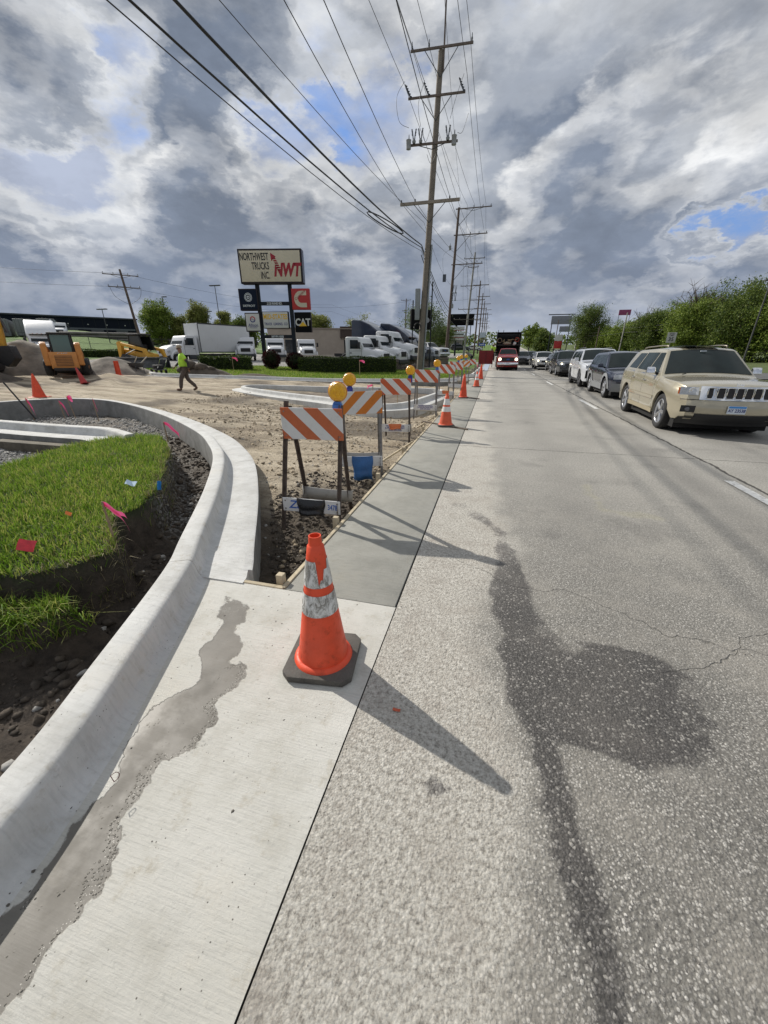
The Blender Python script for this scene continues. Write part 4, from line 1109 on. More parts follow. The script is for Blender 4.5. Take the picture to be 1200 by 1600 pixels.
# ================================================================ utility poles and wires
POLEW = M('pole_wood', (.175, .152, .125), .85, var=.22, vscale=2.5, bump=.7, bscale=14, dirt=.35)
POLED = M('pole_wood_dark', (.105, .075, .06), .85, var=.3, vscale=2.5, bump=.7, bscale=14)
ARM = M('cross_arm', (.13, .105, .09), .85, var=.25, vscale=4)
INS = M('insulator_grey', (.05, .06, .075), .35); TANK = M('cutout_grey', (.20, .215, .22), .5, var=.15); METAL = M('dark_metal', (.05, .055, .06), .5, metal=.4)
GREYB = M('riser_box_grey', (.23, .25, .26), .55, var=.08)
def arm(t, c, L, z, off, rz=0, ins=(), brace=1.2, bw=.09, ih=.28, mat=ARM, bothb=True):
    o = link('cross_arm', None, t); o.location = (c[0], c[1] + off, z); o.rotation_euler = (0, 0, rz)
    mb = MB(); mb.box((0, 0, 0), (L, bw, bw * 1.25)); mb.build('arm_beam', mat, o, bevel=.008, seg=1)
    for s_ in ((-1, 1) if bothb else (1,)):
        mb = MB(); mb.tube([(s_ * L * .27, -.02, -.05), (0, -.02, -brace)], .022, 6); mb.build('brace', METAL, o)
    for x in ins:
        mb = MB(); mb.lathe([(.012, .05), (.02, .08), (.055, .10), (.03, .13), (.06, .16), (.03, .19), (.055, .22), (.03, .25), (.02, ih)], 10, c=(x, 0, 0)); mb.build('insulator', INS, o)
    return o
def cutout(t, x, z, y=-.15, s=1.):
    o = link('cutout_switch', None, t); o.location = (x, y, z)
    mb = MB(); mb.lathe([(.07, 0), (.11, .04), (.12, .14), (.07, .18), (.05, .24)], 12); mb.build('housing', TANK, o)
    for dx, dz, tl in ((-.10, .25, -.10), (.08, .3, .10)):
        mb = MB(); pts = [(dx * .4, 0, .15 * s), (dx, 0, .55 * s), (dx + tl * .5, 0, .75 * s)]; mb.tube(pts, [.035, .03, .02], 8)
        for k in range(5): mb.lathe([(.03, 0), (.06, .015), (.03, .03)], 10, c=(dx + tl * .1 * k, 0, (.4 + .07 * k) * s))
        mb.build('bushing', INS, o)
def arrester(t, x, z, y=-.15):
    o = link('transformer_can', None, t); o.location = (x, y, z)
    mb = MB(); mb.lathe([(0, 0), (.15, .01), (.155, .05), (.155, .42), (.17, .44), (.17, .48), (.08, .52), (0, .53)], 18); mb.build('can', M('can_grey', (.26, .27, .27), .45, var=.12), o, smooth=40)
    mb = MB(); mb.tube([(.02, 0, .5), (.02, 0, .75)], [.035, .02], 8); mb.build('bushing', INS, o)
def pole(x, y, z0, H, label, lean=(0, 0), r=(.19, .12), mat=POLEW, name='utility_pole', group='wooden utility poles along the left verge'):
    t = thing(name, label, 'utility pole', (x, y, z0), 0, group)
    mb = MB(); n = 12; mb.tube([(lean[0] * k / n * H, lean[1] * k / n * H, -.5 + (H + .5) * k / n) for k in range(n + 1)], [r[0] + (r[1] - r[0]) * k / n for k in range(n + 1)], 16)
    mb.build('pole_shaft', mat, t, smooth=60)
    return t
p1 = pole(-5.62, 32, .1, 18.4, 'nearest tall utility pole with three cross arms, grey riser box and switchgear', (.038, 0), (.26, .17))
lx = lambda z: .038 * z
top = thing  # noqa
mb = MB(); mb.box((lx(18) + .20, -.1, 19.0), (.09, .09, 3.2)); mb.build('mast_extension', ARM, p1, bevel=.01)
arm(p1, (lx(18) + .05, 0), 3.75, 18.45, -.2, R(3), (-1.78, -.75, 1.78), 1.35, ih=.42)
o = arm(p1, (lx(16.3) - .08, 0), 3.55, 16.3, -.2, R(3), (), 1.2)
for x in (-1.6, -.45, 1.70):
    mb = MB(); mb.tube([(x, -.05, .0), (x - .18, -.1, .30), (x - .34, -.15, .62)], [.05, .05, .03], 8)
    for k in range(5): mb.lathe([(.04, 0), (.075, .02), (.04, .04)], 10, c=(x - .07 * k, -.05 - .02 * k, .05 + .12 * k))
    mb.build('insulator', INS, o)
o = arm(p1, (lx(13.6) - .15, 0), 3.3, 14.0, -.2, R(3), (), .3, .10)
for x in (-1.15, -.72, 1.02): cutout(o, x, .02)
for x in (-1.5, 1.42): arrester(o, x, -.25)
o = arm(p1, (lx(10.6) - .05, 0), 4.05, 10.92, -.2, R(0), (-1.95, -1.0, 1.35), 1.15, .14, ih=.25, mat=M('arm_pale', (.24, .21, .175), .85, var=.2))
mb = MB(); mb.box((-.42 + lx(4), -.15, 4.8), (.34, .28, 2.05)); mb.build('riser_box', GREYB, p1, bevel=.02)
mb = MB(); mb.tube([(-.22 + lx(3) + .25 * math.cos(a / 12 * 2 * PI) - .1, -.32, 3.25 + .30 * math.sin(a / 12 * 2 * PI)) for a in range(13)], .05, 6); mb.build('cable_coil', M('cable_black', (.012, .012, .013), .5), p1)
for k, xx in enumerate((.22, .30)):
    mb = MB(); mb.tube([(xx + lx(0), -.1, 0), (xx + lx(3), -.1, 3), (xx + lx(8.5), -.1, 8.5)], .035 + .02 * k, 6); mb.build('conduit', GREYB if k else METAL, p1)
# jumpers
BLK = MATS['cable_black']
def wire(t, pts, r=.012, name='jumper'):
    P = catmull(pts, 8); mb = MB(); mb.tube([tuple(p) for p in P], r, 5); return mb.build(name, BLK, t, smooth=80)
wire(p1, [(-1.45, -.4, 17.1), (-1.95, -.4, 16.4), (-1.75, -.5, 15.2), (-1.1, -.5, 14.8)]); wire(p1, [(-.2, -.4, 17.0), (-.55, -.4, 15.9), (-.35, -.45, 14.8)])
wire(p1, [(2.2, -.4, 17.0), (1.8, -.4, 16.0), (1.5, -.45, 15.0)]); wire(p1, [(2.6, -.3, 15.2), (2.3, -.4, 14.3), (2.0, -.4, 14.3)])
wire(p1, [(-.25, -.4, 14.7), (.0, -.5, 14.0), (.25, -.4, 14.6)]); wire(p1, [(.1, -.4, 13.4), (.4, -.45, 12.9), (.8, -.4, 13.6)])
# second pole
p2 = pole(-6.9, 61, .25, 18.6, 'second utility pole, dark brown, all three cross arms reaching to the right', (.035, 0), (.24, .14), POLED)
for z, L in ((18.4, 4.5), (15.6, 4.3), (12.3, 4.1)):
    o = arm(p2, (.035 * z + L * .42, 0), L, z, -.2, 0, (L * .0, L * .25, L * .47), .3)
    mb = MB(); mb.tube([(.0, -.02, -.05), (-L * .42, -.02, -1.9)], .03, 6); mb.build('brace', METAL, o)
for dz in (0, .9): cutout(p2, .9, 8.0 + dz, s=1.4); cutout(p2, .5, 8.0 + dz, s=1.4)
arrester(p2, .55, 7.1); arrester(p2, -.2, 14.0)
mb = MB(); mb.box((-.75, -.1, 10.8), (.45, .1, .9)); mb.build('switch_rack', INS, p2)
wire(p2, [(.2, -.3, 14.2), (-1.0, -.3, 13.4), (-.9, -.3, 11.3)])
# third pole and on
p3 = pole(-6.2, 87, .7, 18.4, 'third utility pole, pale grey, leaning to the right with four cross arms', (.045, 0), (.24, .14), M('pole_grey', (.26, .25, .235), .85, var=.2, vscale=3))
for z, L, dx in ((17.4, 3.9, 0), (12.9, 3.9, -.1), (8.9, 3.7, -.2)):
    arm(p3, (.045 * z + dx, 0), L, z, -.2, 0, (-L * .48, -L * .2, L * .48), .9)
arm(p3, (.045 * 15.9, 0), 2.0, 16.0, -.2, 0, (-.95, .95), .3); arm(p3, (.2, 0), 5.2, 7.1, -.2, 0, (-2.5, -1.4, 1.2, 2.5), .6)
for i, (y, lab) in enumerate(((118, 'fourth utility pole, near the road, crossed by three arms'), (145, 'fifth utility pole in the receding row'), (172, 'sixth utility pole in the receding row'), (205, 'seventh utility pole, small in the distance'), (245, 'farthest utility pole, tiny beside the horizon'))):
    p = pole(-5.6 - .1 * i, y, float(zr(y)) + .3, 18.0, lab, (.012, 0), (.24, .14), POLED)
    for z, L, dx in ((17.0, 4.0, 1.0), (13.6, 4.0, -.5), (10.2, 3.8, .4)): arm(p, (dx * .5, 0), L, z, -.2, 0, (-L * .48, L * .48), .9, .14)
# spans
def span(pts, label, r=.014, sag=.6, ends=None, cat='overhead wire', group='overhead wires on the pole line'):
    mb = MB(); P = []
    for a, b_ in zip(pts[:-1], pts[1:]):
        a = Vector(a); b_ = Vector(b_); L = (b_ - a).length; n = 18; sg = sag * (L / 30) ** 1.3
        for k in range(n):
            u = k / n; P.append(a.lerp(b_, u) - Vector((0, 0, 4 * sg * u * (1 - u))))
    P.append(Vector(pts[-1])); mb.tube(P, r, 5)
    return tag(mb.build('overhead_wire', BLK, smooth=80), label, cat, group)
def back(p, px6):   # anchor behind the camera, following the line of the span
    return p
far = [(-1.2, 87, 18.6), (-1.6, 118, 18.8)]
T = 19.0
span([(-3.3, -16, 18.9), (-3.25, 31.8, T), (-2.9, 60.8, 19.0), (-3.3, 86.8, 18.6), (-3.2, 117.8, 18.5), (-3.0, 171.8, 20)], 'top right power line held by the right end of the highest arm')
span([(-5.7, -16, 19.0), (-5.75, 31.8, T), (-4.3, 60.8, 19.0), (-5.2, 86.8, 18.5), (-5.2, 117.8, 18.5)], 'power line on the middle insulator of the highest arm')
span([(-6.9, -16, 19.0), (-6.80, 31.8, T), (-5.2, 60.8, 19.0), (-7.2, 86.8, 18.5), (-6.5, 117.8, 18.5)], 'power line on the left insulator of the highest arm')
span([(-3.0, -16, 16.2), (-3.25, 31.7, 17.1), (-2.8, 60.8, 16.0), (-3.1, 86.8, 14), (-4, 117.8, 15)], 'power line tied to the right end of the second arm')
span([(-7.4, -16, 16.9), (-7.1, 31.7, 17.1), (-5.3, 60.8, 16.0), (-6.2, 86.8, 14)], 'power line tied to the left end of the second arm')
span([(-6.0, -16, 16.3), (-5.85, 31.7, 17.1), (-4.6, 60.8, 16.0), (-5.2, 86.8, 14)], 'power line tied near the middle of the second arm')
span([(-4.75, -16, 21.6), (-4.85, 31.9, 20.7), (-6.0, 60.9, 19.2)], 'shield wire on the tip of the mast above the nearest pole', .011)
span([(-4.6, -16, 11.2), (-7.4, 31.7, 11.3), (-5.2, 60.8, 12.7), (-6.9, 86.8, 10)], 'wire on the left end of the long lowest arm')
span([(-3.6, -16, 11.2), (-6.35, 31.7, 11.3), (-4.6, 60.8, 12.7), (-6.0, 86.8, 10)], 'wire on the second insulator of the long lowest arm')
span([(-2.6, -16, 11.2), (-3.95, 31.7, 11.3), (-3.3, 60.8, 12.7), (-4.4, 86.8, 10)], 'wire at the right of the long lowest arm')
span([(-8.0, -16, 9.8), (-5.6, 31.8, 9.9), (-6.7, 60.9, 10.2)], 'thin grey wire running left below the long lowest arm', .010)
# heavy telecom cables sweeping to the upper left
span([(-7.1, -18, 8.9), (-5.72, 31.8, 8.6), (-6.6, 60.8, 7.2)], 'thick black telecom cable, right one of the sweeping bundle', .034, .60, group='telecom cables')
span([(-8.3, -18, 8.9), (-5.72, 31.8, 8.45), (-6.6, 60.8, 6.8)], 'thick black telecom cable, middle one of the sweeping bundle', .026, .66, group='telecom cables')
span([(-8.5, -18, 8.9), (-5.72, 31.8, 8.25), (-6.6, 60.8, 6.5)], 'thin telecom cable, lowest of the sweeping bundle', .013, .72, group='telecom cables')
span([(-5.72, 31.8, 8.0), (-6.8, 60.8, 6.2), (-6.2, 86.8, 6.0), (-5.7, 118, 6.8)], 'telecom cable running on from the nearest pole to the far poles', .03, .6, group='telecom cables')
lp = [(-6.35 + .55 * math.cos(a / 16 * 2 * PI) * .9, 24.4 + 2.0 * math.cos(a / 16 * 2 * PI), 8.05 + .16 * math.sin(a / 16 * 2 * PI)) for a in range(17)]
t = thing('cable_loop', 'flat snowshoe loop of spare telecom cable hanging below the sweeping bundle', 'cable loop')
mb = MB(); mb.tube(lp, .03, 6); mb.build('loop', BLK, t, smooth=80)
# leaning pole far left, with its lines
p = pole(-46.7, 47, 1.6, 9.95, 'leaning utility pole far left behind the yellow loader, two arms and drooping jumpers', (-.11, 0), (.2, .12), POLED, group=None)
for z, L in ((9.3, 4.0), (7.9, 3.6)):
    arm(p, (-.11 * z, 0), L, z, -.1, R(45), (-L * .48, -L * .2, L * .2, L * .48), .35, .08, .14)
wire(p, [(-2.1, -1.2, 8.0), (-1.9, -.8, 6.8), (-.75, 0, 5.9)], .02); wire(p, [(.4, 1.3, 8.0), (.4, .8, 6.8), (-.6, 0, 5.9)], .02)
for z, n_ in ((11.1, 'upper'), (9.6, 'lower')):
    span([(-95, 12, z + 3), (-47.6, 47, z), (-40, 100, z + 1.5), (-20, 190, z)], n_ + ' thin line passing over the leaning pole far left', .014, .5, group='thin lines on the far left pole')
p = pole(-27, 125.8, 4.2, 12.2, 'thin dark utility pole behind the trucks beside the round tree', (.03, 0), (.2, .12), POLED, group=None)
arm(p, (.3, 0), 3, 11.8, -.1, 0, (-1.4, 1.4), .4); arm(p, (.2, 0), 2.2, 9, -.1, 0, (-1, 1), .4)
span([(-60, 125, 15), (-26.7, 125.8, 15.6), (-6, 118, 15)], 'faint line crossing behind the nearest pole at roof height', .02, .6, group='thin lines on the far left pole')
# slim light poles
LP = M('light_pole', (.08, .08, .08), .5, metal=.5)
def lightpole(x, y, z, h, label, double=False, mat=None, r=.07, lean=0):
    t = thing('light_pole', label, 'light pole', (x, y, z), 0, 'parking lot light poles')
    mb = MB(); mb.tube([(0, 0, -.3), (lean * h, 0, h)], [r, r * .7], 8); mb.build('pole_shaft', mat or LP, t)
    for s_ in ((-1, 1) if double else (1,)): mb = MB(); mb.box((lean * h + s_ * .5, 0, h), (.9, .35, .14)); mb.build('lamp_head', mat or LP, t, bevel=.03)
lightpole(-61.7, 55.5, 2.3, 5.8, 'thin light pole in front of the dark warehouse', True)
lightpole(-60, 67, 2.6, 8.5, 'tall light pole left of the round green trees')
lightpole(-44.5, 61.5, 2.2, 9.4, 'light pole with a flat head above the white box truck', True)
lightpole(-54.4, 71.7, 2.6, 6.4, 'short light pole between the two left trees')
# ================================================================ pylon sign
SB = M('sign_post_dark', (.018, .022, .030), .7, var=.2, spec=.2); SFR = M('sign_frame', (.03, .025, .03), .7, spec=.2)
CREAM = M('sign_cream', (.55, .50, .38), .5, var=.06, vscale=1.5, dirt=.15, dirtcol=(.4, .34, .22)); SWH = M('sign_white', (.55, .55, .53), .5, var=.05)
SNAVY = M('sign_navy', (.010, .016, .032), .75, spec=.12); SRED = M('sign_red', (.42, .02, .02), .45); SBLK = M('sign_black', (.006, .006, .007), .75, spec=.12); SMAR = M('sign_maroon', (.30, .008, .02), .5)
SYEL = M('sign_yellow', (.70, .42, .02), .5); SBLU = M('sign_blue_ink', (.02, .03, .16), .5); SBK = M('ink_black', (.01, .01, .01), .5); SLB = M('sign_pale_ink', (.62, .66, .68), .5); SBOX = M('sign_side', (.12, .13, .19), .5)
sg = thing('pylon_sign', 'tall two post truck dealer sign with a cream top board and six smaller panels', 'pylon sign', (-18.3, 33.0, .6), R(13)); sg.scale = (.81, .81, .82)
# local x to the right along the face, z up, face towards -y
def u(px): return px
for x, nm in ((-1.68, 'l'), (1.68, 'r')):
    mb = MB(); mb.box((x, .1, 3.4), (.36, .36, 8.5)); mb.build('post', SB, sg, bevel=.02)
def cab(cx, cz, w, h, mat, d=.75, name='sign_cabinet', fr=.10, side=None):
    o = link(name, None, sg); o.location = (cx, 0, cz + 1.32)
    mb = MB(); mb.box((0, 0, 0), (w, d, h)); mb.build('box', side or SFR, o, bevel=.03)
    mb = MB(); mb.box((0, -d / 2 - .005, 0), (w - 2 * fr, .04, h - 2 * fr)); mb.build('face', mat, o, bevel=.005)
    return o, -d / 2 - .028
o, yf = cab(.05, 7.75, 6.35, 2.95, CREAM, .95, 'main_cabinet', .16, SFR)
mb = MB(); mb.box((3.19, .02, 0), (.03, .80, 2.8)); mb.build('side_panel', SBOX, o)
for s_, z in (('NORTHWEST', .78), ('TRUCKS', .0), ('INC.', -.80)):
    me = text_mesh(s_, .86, .01, 'RIGHT', sx=.545, bold=.014); me.materials.clear(); me.materials.append(SBK); l = link('lettering', me, o); l.location = (-.12, yf, z); l.rotation_euler = (PI / 2, 0, 0)
lettering('NWT', o, SMAR, (1.62, yf, -.36), 1.50, (PI / 2, 0, 0), 'logo', ext=.012, shear=.22, sx=.72, bold=.075)
mb = MB(); mb.prism([(.10, 1.12), (.62, .82), (.15, .42)], yf - .012, yf, 'y')
mb.prism([(.28, .66), (.52, .78), (1.08, -.30), (.78, -.40)], yf - .012, yf, 'y'); mb.build('arrow_emblem', SMAR, o, smooth=0)
mb = MB()
for k in range(5):
    f = k / 5 + .08; mb.box((.42 + .52 * f, yf - .014, .62 - .95 * f), (.36, .012, .05), mat=None)
mb.build('arrow_bars', CREAM, o)
o, yf = cab(-2.62, 4.88, 1.95, 1.98, SNAVY, .55)
mb = MB()
for r0_, r1_ in ((.40, .36), (.31, .25), (.14, .08)):
    n = 28; mb.grid([[(r_ * math.cos(2 * PI * k / n), yf - .004, .22 + r_ * math.sin(2 * PI * k / n)) for r_ in (r0_, r1_)] for k in range(n + 1)])
mb.box((0, yf - .003, .30), (.3, .006, .05)); mb.box((0, yf - .003, .14), (.3, .006, .05))
mb.build('round_emblem', SLB, o, smooth=0)
lettering('DETROIT', o, SLB, (0, yf, -.56), .27, name='lettering', sx=1.15, bold=.003)
o, yf = cab(-2.42, 2.82, 1.62, 1.78, SWH, .55, fr=.10)
mb = MB(); n = 28
mb.grid([[(r_ * math.cos(2 * PI * k / n), yf - .004, .26 + r_ * math.sin(2 * PI * k / n)) for r_ in (.29, .19)] for k in range(15)]); mb.build('emblem_red', SRED, o, smooth=0)
mb = MB(); mb.grid([[(r_ * math.cos(2 * PI * k / n + PI), yf - .004, .26 + r_ * math.sin(2 * PI * k / n + PI)) for r_ in (.29, .19)] for k in range(15)])
mb.grid([[(-.16 + .32 * k / 8, yf - .005, .26 + w_ + .06 * math.sin(k / 8 * 2 * PI)) for w_ in (-.03, .03)] for k in range(9)], flip=True); mb.build('emblem_blue', SBLU, o, smooth=0)
lettering('Allison', o, SBLU, (0, yf, -.28), .38, sx=1.0, bold=.004); lettering('Transmission', o, SBLU, (0, yf, -.52), .13, sx=1.15, bold=.002)
mb = MB(); mb.box((0, yf - .002, -.42), (1.1, .006, .02)); mb.build('underline', SBLU, o)
o, yf = cab(2.80, 4.92, 1.85, 1.90, SRED, .5, fr=.03, side=SRED)
P = []; n = 22
for k in range(n + 1):
    a = R(90 + 180 * k / n); P.append([(.08 + r_ * math.cos(a) * 1.0, yf - .004, r_ * math.sin(a)) for r_ in (.74, .34)])
mb = MB(); mb.grid(P, flip=False); mb.box((.34, yf - .004, .54), (.54, .008, .40)); mb.box((.34, yf - .004, -.54), (.54, .008, .40)); mb.build('letter_c', CREAM, o, smooth=0)
l = lettering('Cummins', o, SMAR, (-.05, yf - .012, .34), .36, (PI / 2, R(-38), 0), ext=.003, sx=.95, bold=.004)
o, yf = cab(2.86, 2.80, 1.72, 1.88, SBLK, .5, fr=.04)
lettering('CAT', o, SWH, (0, yf, -.02), .92, ext=.004, sx=.88, bold=.03)
mb = MB(); mb.prism([(-.42, -.36), (.42, -.36), (0, .06)], yf - .018, yf - .006, 'y'); mb.build('triangle', SYEL, o, smooth=0)
o, yf = cab(0, 3.02, 2.72, 1.58, SWH, .5, fr=.05)
lettering('MID-STATES', o, SYEL, (0, yf, .28), .66, sx=.72, bold=.018); lettering('TRUCK  LEASING  CO', o, SBLU, (0, yf, -.38), .34, sx=.74, bold=.006)
for cz, s_ in ((4.55, '2120 RAND RD.'), (1.46, '847-991-0000')):
    o = link('slat_sign', None, sg); o.location = (0, 0, cz + 1.32); mb = MB(); mb.box((0, 0, 0), (3.1, .16, .34)); mb.build('bar', SB, o, bevel=.01)
    mb = MB(); mb.box((.0, -.085, 0), (1.75, .02, .30)); mb.build('number_board', SFR, o)
    lettering(s_, o, SLB, (0, -.10, -.01), .31, sx=.75, bold=.006)
# ================================================================ other signs
t = thing('lot_sign', 'square black double faced lot sign on a thin dark post behind the nearest pole', 'sign', (-7.2, 43.5, .35), R(35)); t.scale = (.74, .74, .95)
mb = MB(); mb.tube([(.9, 0, -.3), (.9, 0, 8.2)], .09, 8); mb.build('post', SB, t)
mb = MB(); mb.box((-.75, 0, 4.6), (2.9, .4, 1.9)); mb.build('panel', SBLK, t, bevel=.02); mb = MB(); mb.box((-1.9, 0, 3.8), (.12, .12, 5.2)); mb.build('post', SB, t)
mb = MB(); mb.lathe([(0, .01), (.5, .01), (.5, 0)], 20, mat=Matrix.Translation((.05, -.215, 4.55)) @ Matrix.Rotation(PI / 2, 4, 'X') @ Matrix.Diagonal((1, .55, 1, 1))); mb.build('oval_logo', M('faint_silver', (.25, .26, .28), .4), t)
t = thing('billboard', 'wide dark billboard over a stack of white tenant boards between two far poles', 'billboard', (-9.1, 110, 1.4), R(5))
mb = MB(); mb.box((0, 0, 8.0), (6.6, .7, 2.6)); mb.build('dark_board', SBLK, t, bevel=.04)
for k, (z, w, mm) in enumerate(((6.05, 4.2, SWH), (5.0, 4.2, SLB), (4.25, 4.2, SWH), (3.5, 4.2, SWH))):
    mb = MB(); mb.box((-1.0, -.1, z), (w, .4, .85 if k == 0 else .52)); mb.build('tenant_board', mm, t, bevel=.02)
for k, (x, z, w) in enumerate(((-1.6, 6.05, 1.2), (-.6, 5.55, 4.1), (-.8, 4.62, 4.1), (-.8, 3.9, 4.1), (-.8, 3.15, 4.1))):
    mb = MB(); mb.box((x if k == 0 else -1.0, -.33, z), (w, .02, .13)); mb.build('board_stripe', SMAR if k % 2 else SBK, t)
mb = MB(); mb.tube([(-1, 0, -.5), (-1, 0, 6.8)], .25, 10); mb.build('column', SB, t); mb = MB(); mb.tube([(2.6, 0, -.5), (2.6, 0, 6.8)], .1, 8); mb.build('column', SB, t)
t = thing('blue_sign', 'small blue and white roadside sign on a thin post beyond the billboard', 'sign', (-4.6, 150, 2.0), 0)
mb = MB(); mb.box((0, 0, 2.3), (2.2, .2, .8)); mb.build('panel', M('sign_blue', (.02, .08, .42), .5), t); mb = MB(); mb.box((0, -.11, 2.3), (1.5, .03, .25)); mb.build('lettering_strip', SWH, t); mb = MB(); mb.tube([(0, 0, -1), (0, 0, 6)], .1, 6); mb.build('post', SB, t)
mb = MB(); mb.box((0, 0, 5.4), (2.0, .2, 1.6)); mb.build('panel', M('panel_pale', (.42, .48, .55), .6), t)
# speed limit
t = thing('speed_limit_sign', 'white SPEED LIMIT 35 sign on a post above the roof of the tan SUV', 'road sign', (17.6, 50, .9), R(-14))
mb = MB(); mb.tube([(0, .03, -1), (0, .03, 2.5)], .03, 6); mb.build('post', STEEL, t)
mb = MB(); mb.box((0, 0, 2.15), (.80, .02, .98)); mb.build('plate', M('aluminium_white', (.40, .40, .38), .5), t, bevel=.008)
lettering('SPEED\nLIMIT', t, SBK, (0, -.012, 2.42), .17, ext=.003, bold=.003); lettering('35', t, SBK, (0, -.012, 1.98), .48, ext=.003, bold=.012)
def roadsign(x, y, z, h, panels, label, cat='sign', rz=0):
    t = thing('roadside_sign', label, cat, (x, y, z), rz)
    for (cx, cz, w, hh, mt) in panels:
        mb = MB(); mb.box((cx, 0, cz), (w, .25, hh)); mb.build('panel', mt, t, bevel=.02)
    for px_ in {panels[0][0] - panels[0][2] * .45, panels[0][0] + panels[0][2] * .45}: mb = MB(); mb.tube([(px_, 0, -1), (px_, 0, h)], .13, 8); mb.build('post', SB, t)
    return t
GRYP = M('panel_grey', (.20, .21, .24), .5)
roadsign(19.5, 146, 2.9, 9.5, [(0, 8.4, 6, 2.4, GRYP), (1.4, 5.8, 3.2, 1.6, GRYP), (0, 10.0, 8, .25, SB)], 'tall grey framed sign beside the far round tree', 'billboard')
roadsign(15.8, 118, 1.6, 4.0, [(0, 3.7, 1.9, 1.4, SWH), (0, 2.0, 1.9, 1.8, SRED)], 'red and white pylon sign low beside the far parked cars')
roadsign(23.5, 122, 1.9, 5.5, [(0, 4.6, 3.4, 2.0, SBLK), (0, 3.1, 3.0, 1.0, GRYP)], 'black framed square sign left of the grey gabled house')
roadsign(33.0, 130, 2.0, 2.2, [(0, 1.8, 1.1, 1.5, GRYP)], 'small grey square sign under the thin poles by the brick shop')
roadsign(79, 310, 5, 22, [(0, 21, 7, 3.2, M('panel_red_blue', (.25, .04, .12), .5))], 'small red sign on a very tall post above the far trees')
# ================================================================ cars
TYRE = M('tyre', (.018, .018, .019), .8, var=.2, vscale=12); RIM = M('alloy_rim', (.55, .56, .58), .28, metal=.9); GLASSD = M('car_glass', (.016, .024, .024), .08, spec=.22, var=.4, vscale=1.2)
CHROME = M('chrome', (.78, .79, .80), .10, metal=1.); BLKP = M('black_plastic', (.016, .016, .017), .6); LENS = M('headlamp_lens', (.42, .44, .46), .12, spec=.8, coat=.6, var=.3, vscale=9); UND = M('underbody', (.008, .008, .008), .9)
AMB = M('amber_marker', (.75, .16, .01), .3); PLW = M('plate_white', (.60, .66, .72), .5); PLB = M('plate_blue', (.05, .25, .62), .5); LIT = M('lit_lamp', (1, .95, .8), .3, emit=(1, .86, .55, 9)); FOG = M('fog_glass', (.12, .12, .13), .15)
def paint(name, col, metal=.45, coat=.8): return M('paint_' + name, col, .25, metal=metal, coat=1., var=.05, vscale=1.2)
def lerp_knots(kn, x):
    return float(np.interp(x, [k[0] for k in kn], [k[1] for k in kn]))
def smoothk(kn, x, w=.05):
    return (lerp_knots(kn, x - w) + 2 * lerp_knots(kn, x) + lerp_knots(kn, x + w)) / 4
def wheel(t, x, y, r, w, side, rim=None, spokes=5):
    wl = link('wheel', None, t); wl.location = (x, y, r); wl.rotation_euler = (PI / 2 if side > 0 else -PI / 2, 0, 0)
    # local +z points inwards (towards the car), -z out
    mb = MB(); ri = r * .70
    mb.lathe([(ri, -w * .42), (ri + .02, -w * .5), (r - .03, -w * .5), (r - .006, -w * .40), (r, -w * .2), (r, w * .2), (r - .006, w * .4), (r - .03, w * .5), (ri, w * .5)], 32); mb.build('tyre', TYRE, wl, smooth=50)
    mb = MB(); mb.lathe([(ri, -w * .42), (ri - .012, -w * .45), (ri - .03, -w * .40), (ri - .035, -w * .05), (.05, -w * .05)], 32)
    for k in range(spokes):
        a = 2 * PI * k / spokes
        for da in (-.14, .14):
            c, s_ = math.cos(a + da), math.sin(a + da); c2, s2 = math.cos(a + da * .8), math.sin(a + da * .8)
            p0 = Vector((.05 * c, .05 * s_, -w * .33)); p1 = Vector(((ri - .02) * c2, (ri - .02) * s2, -w * .38))
            mb.tube([p0, (p0 + p1) / 2 + Vector((0, 0, -.004)), p1], [.026, .022, .024], 6)
    mb.lathe([(0, -w * .40), (.055, -w * .38), (.065, -w * .28), (.065, -w * .1)], 16)
    mb.build('rim', rim or RIM, wl, smooth=50)
    mb = MB(); mb.lathe([(ri - .04, -w * .02), (0, -w * .02)], 24); mb.build('brake_disc', UND, wl)
    return wl
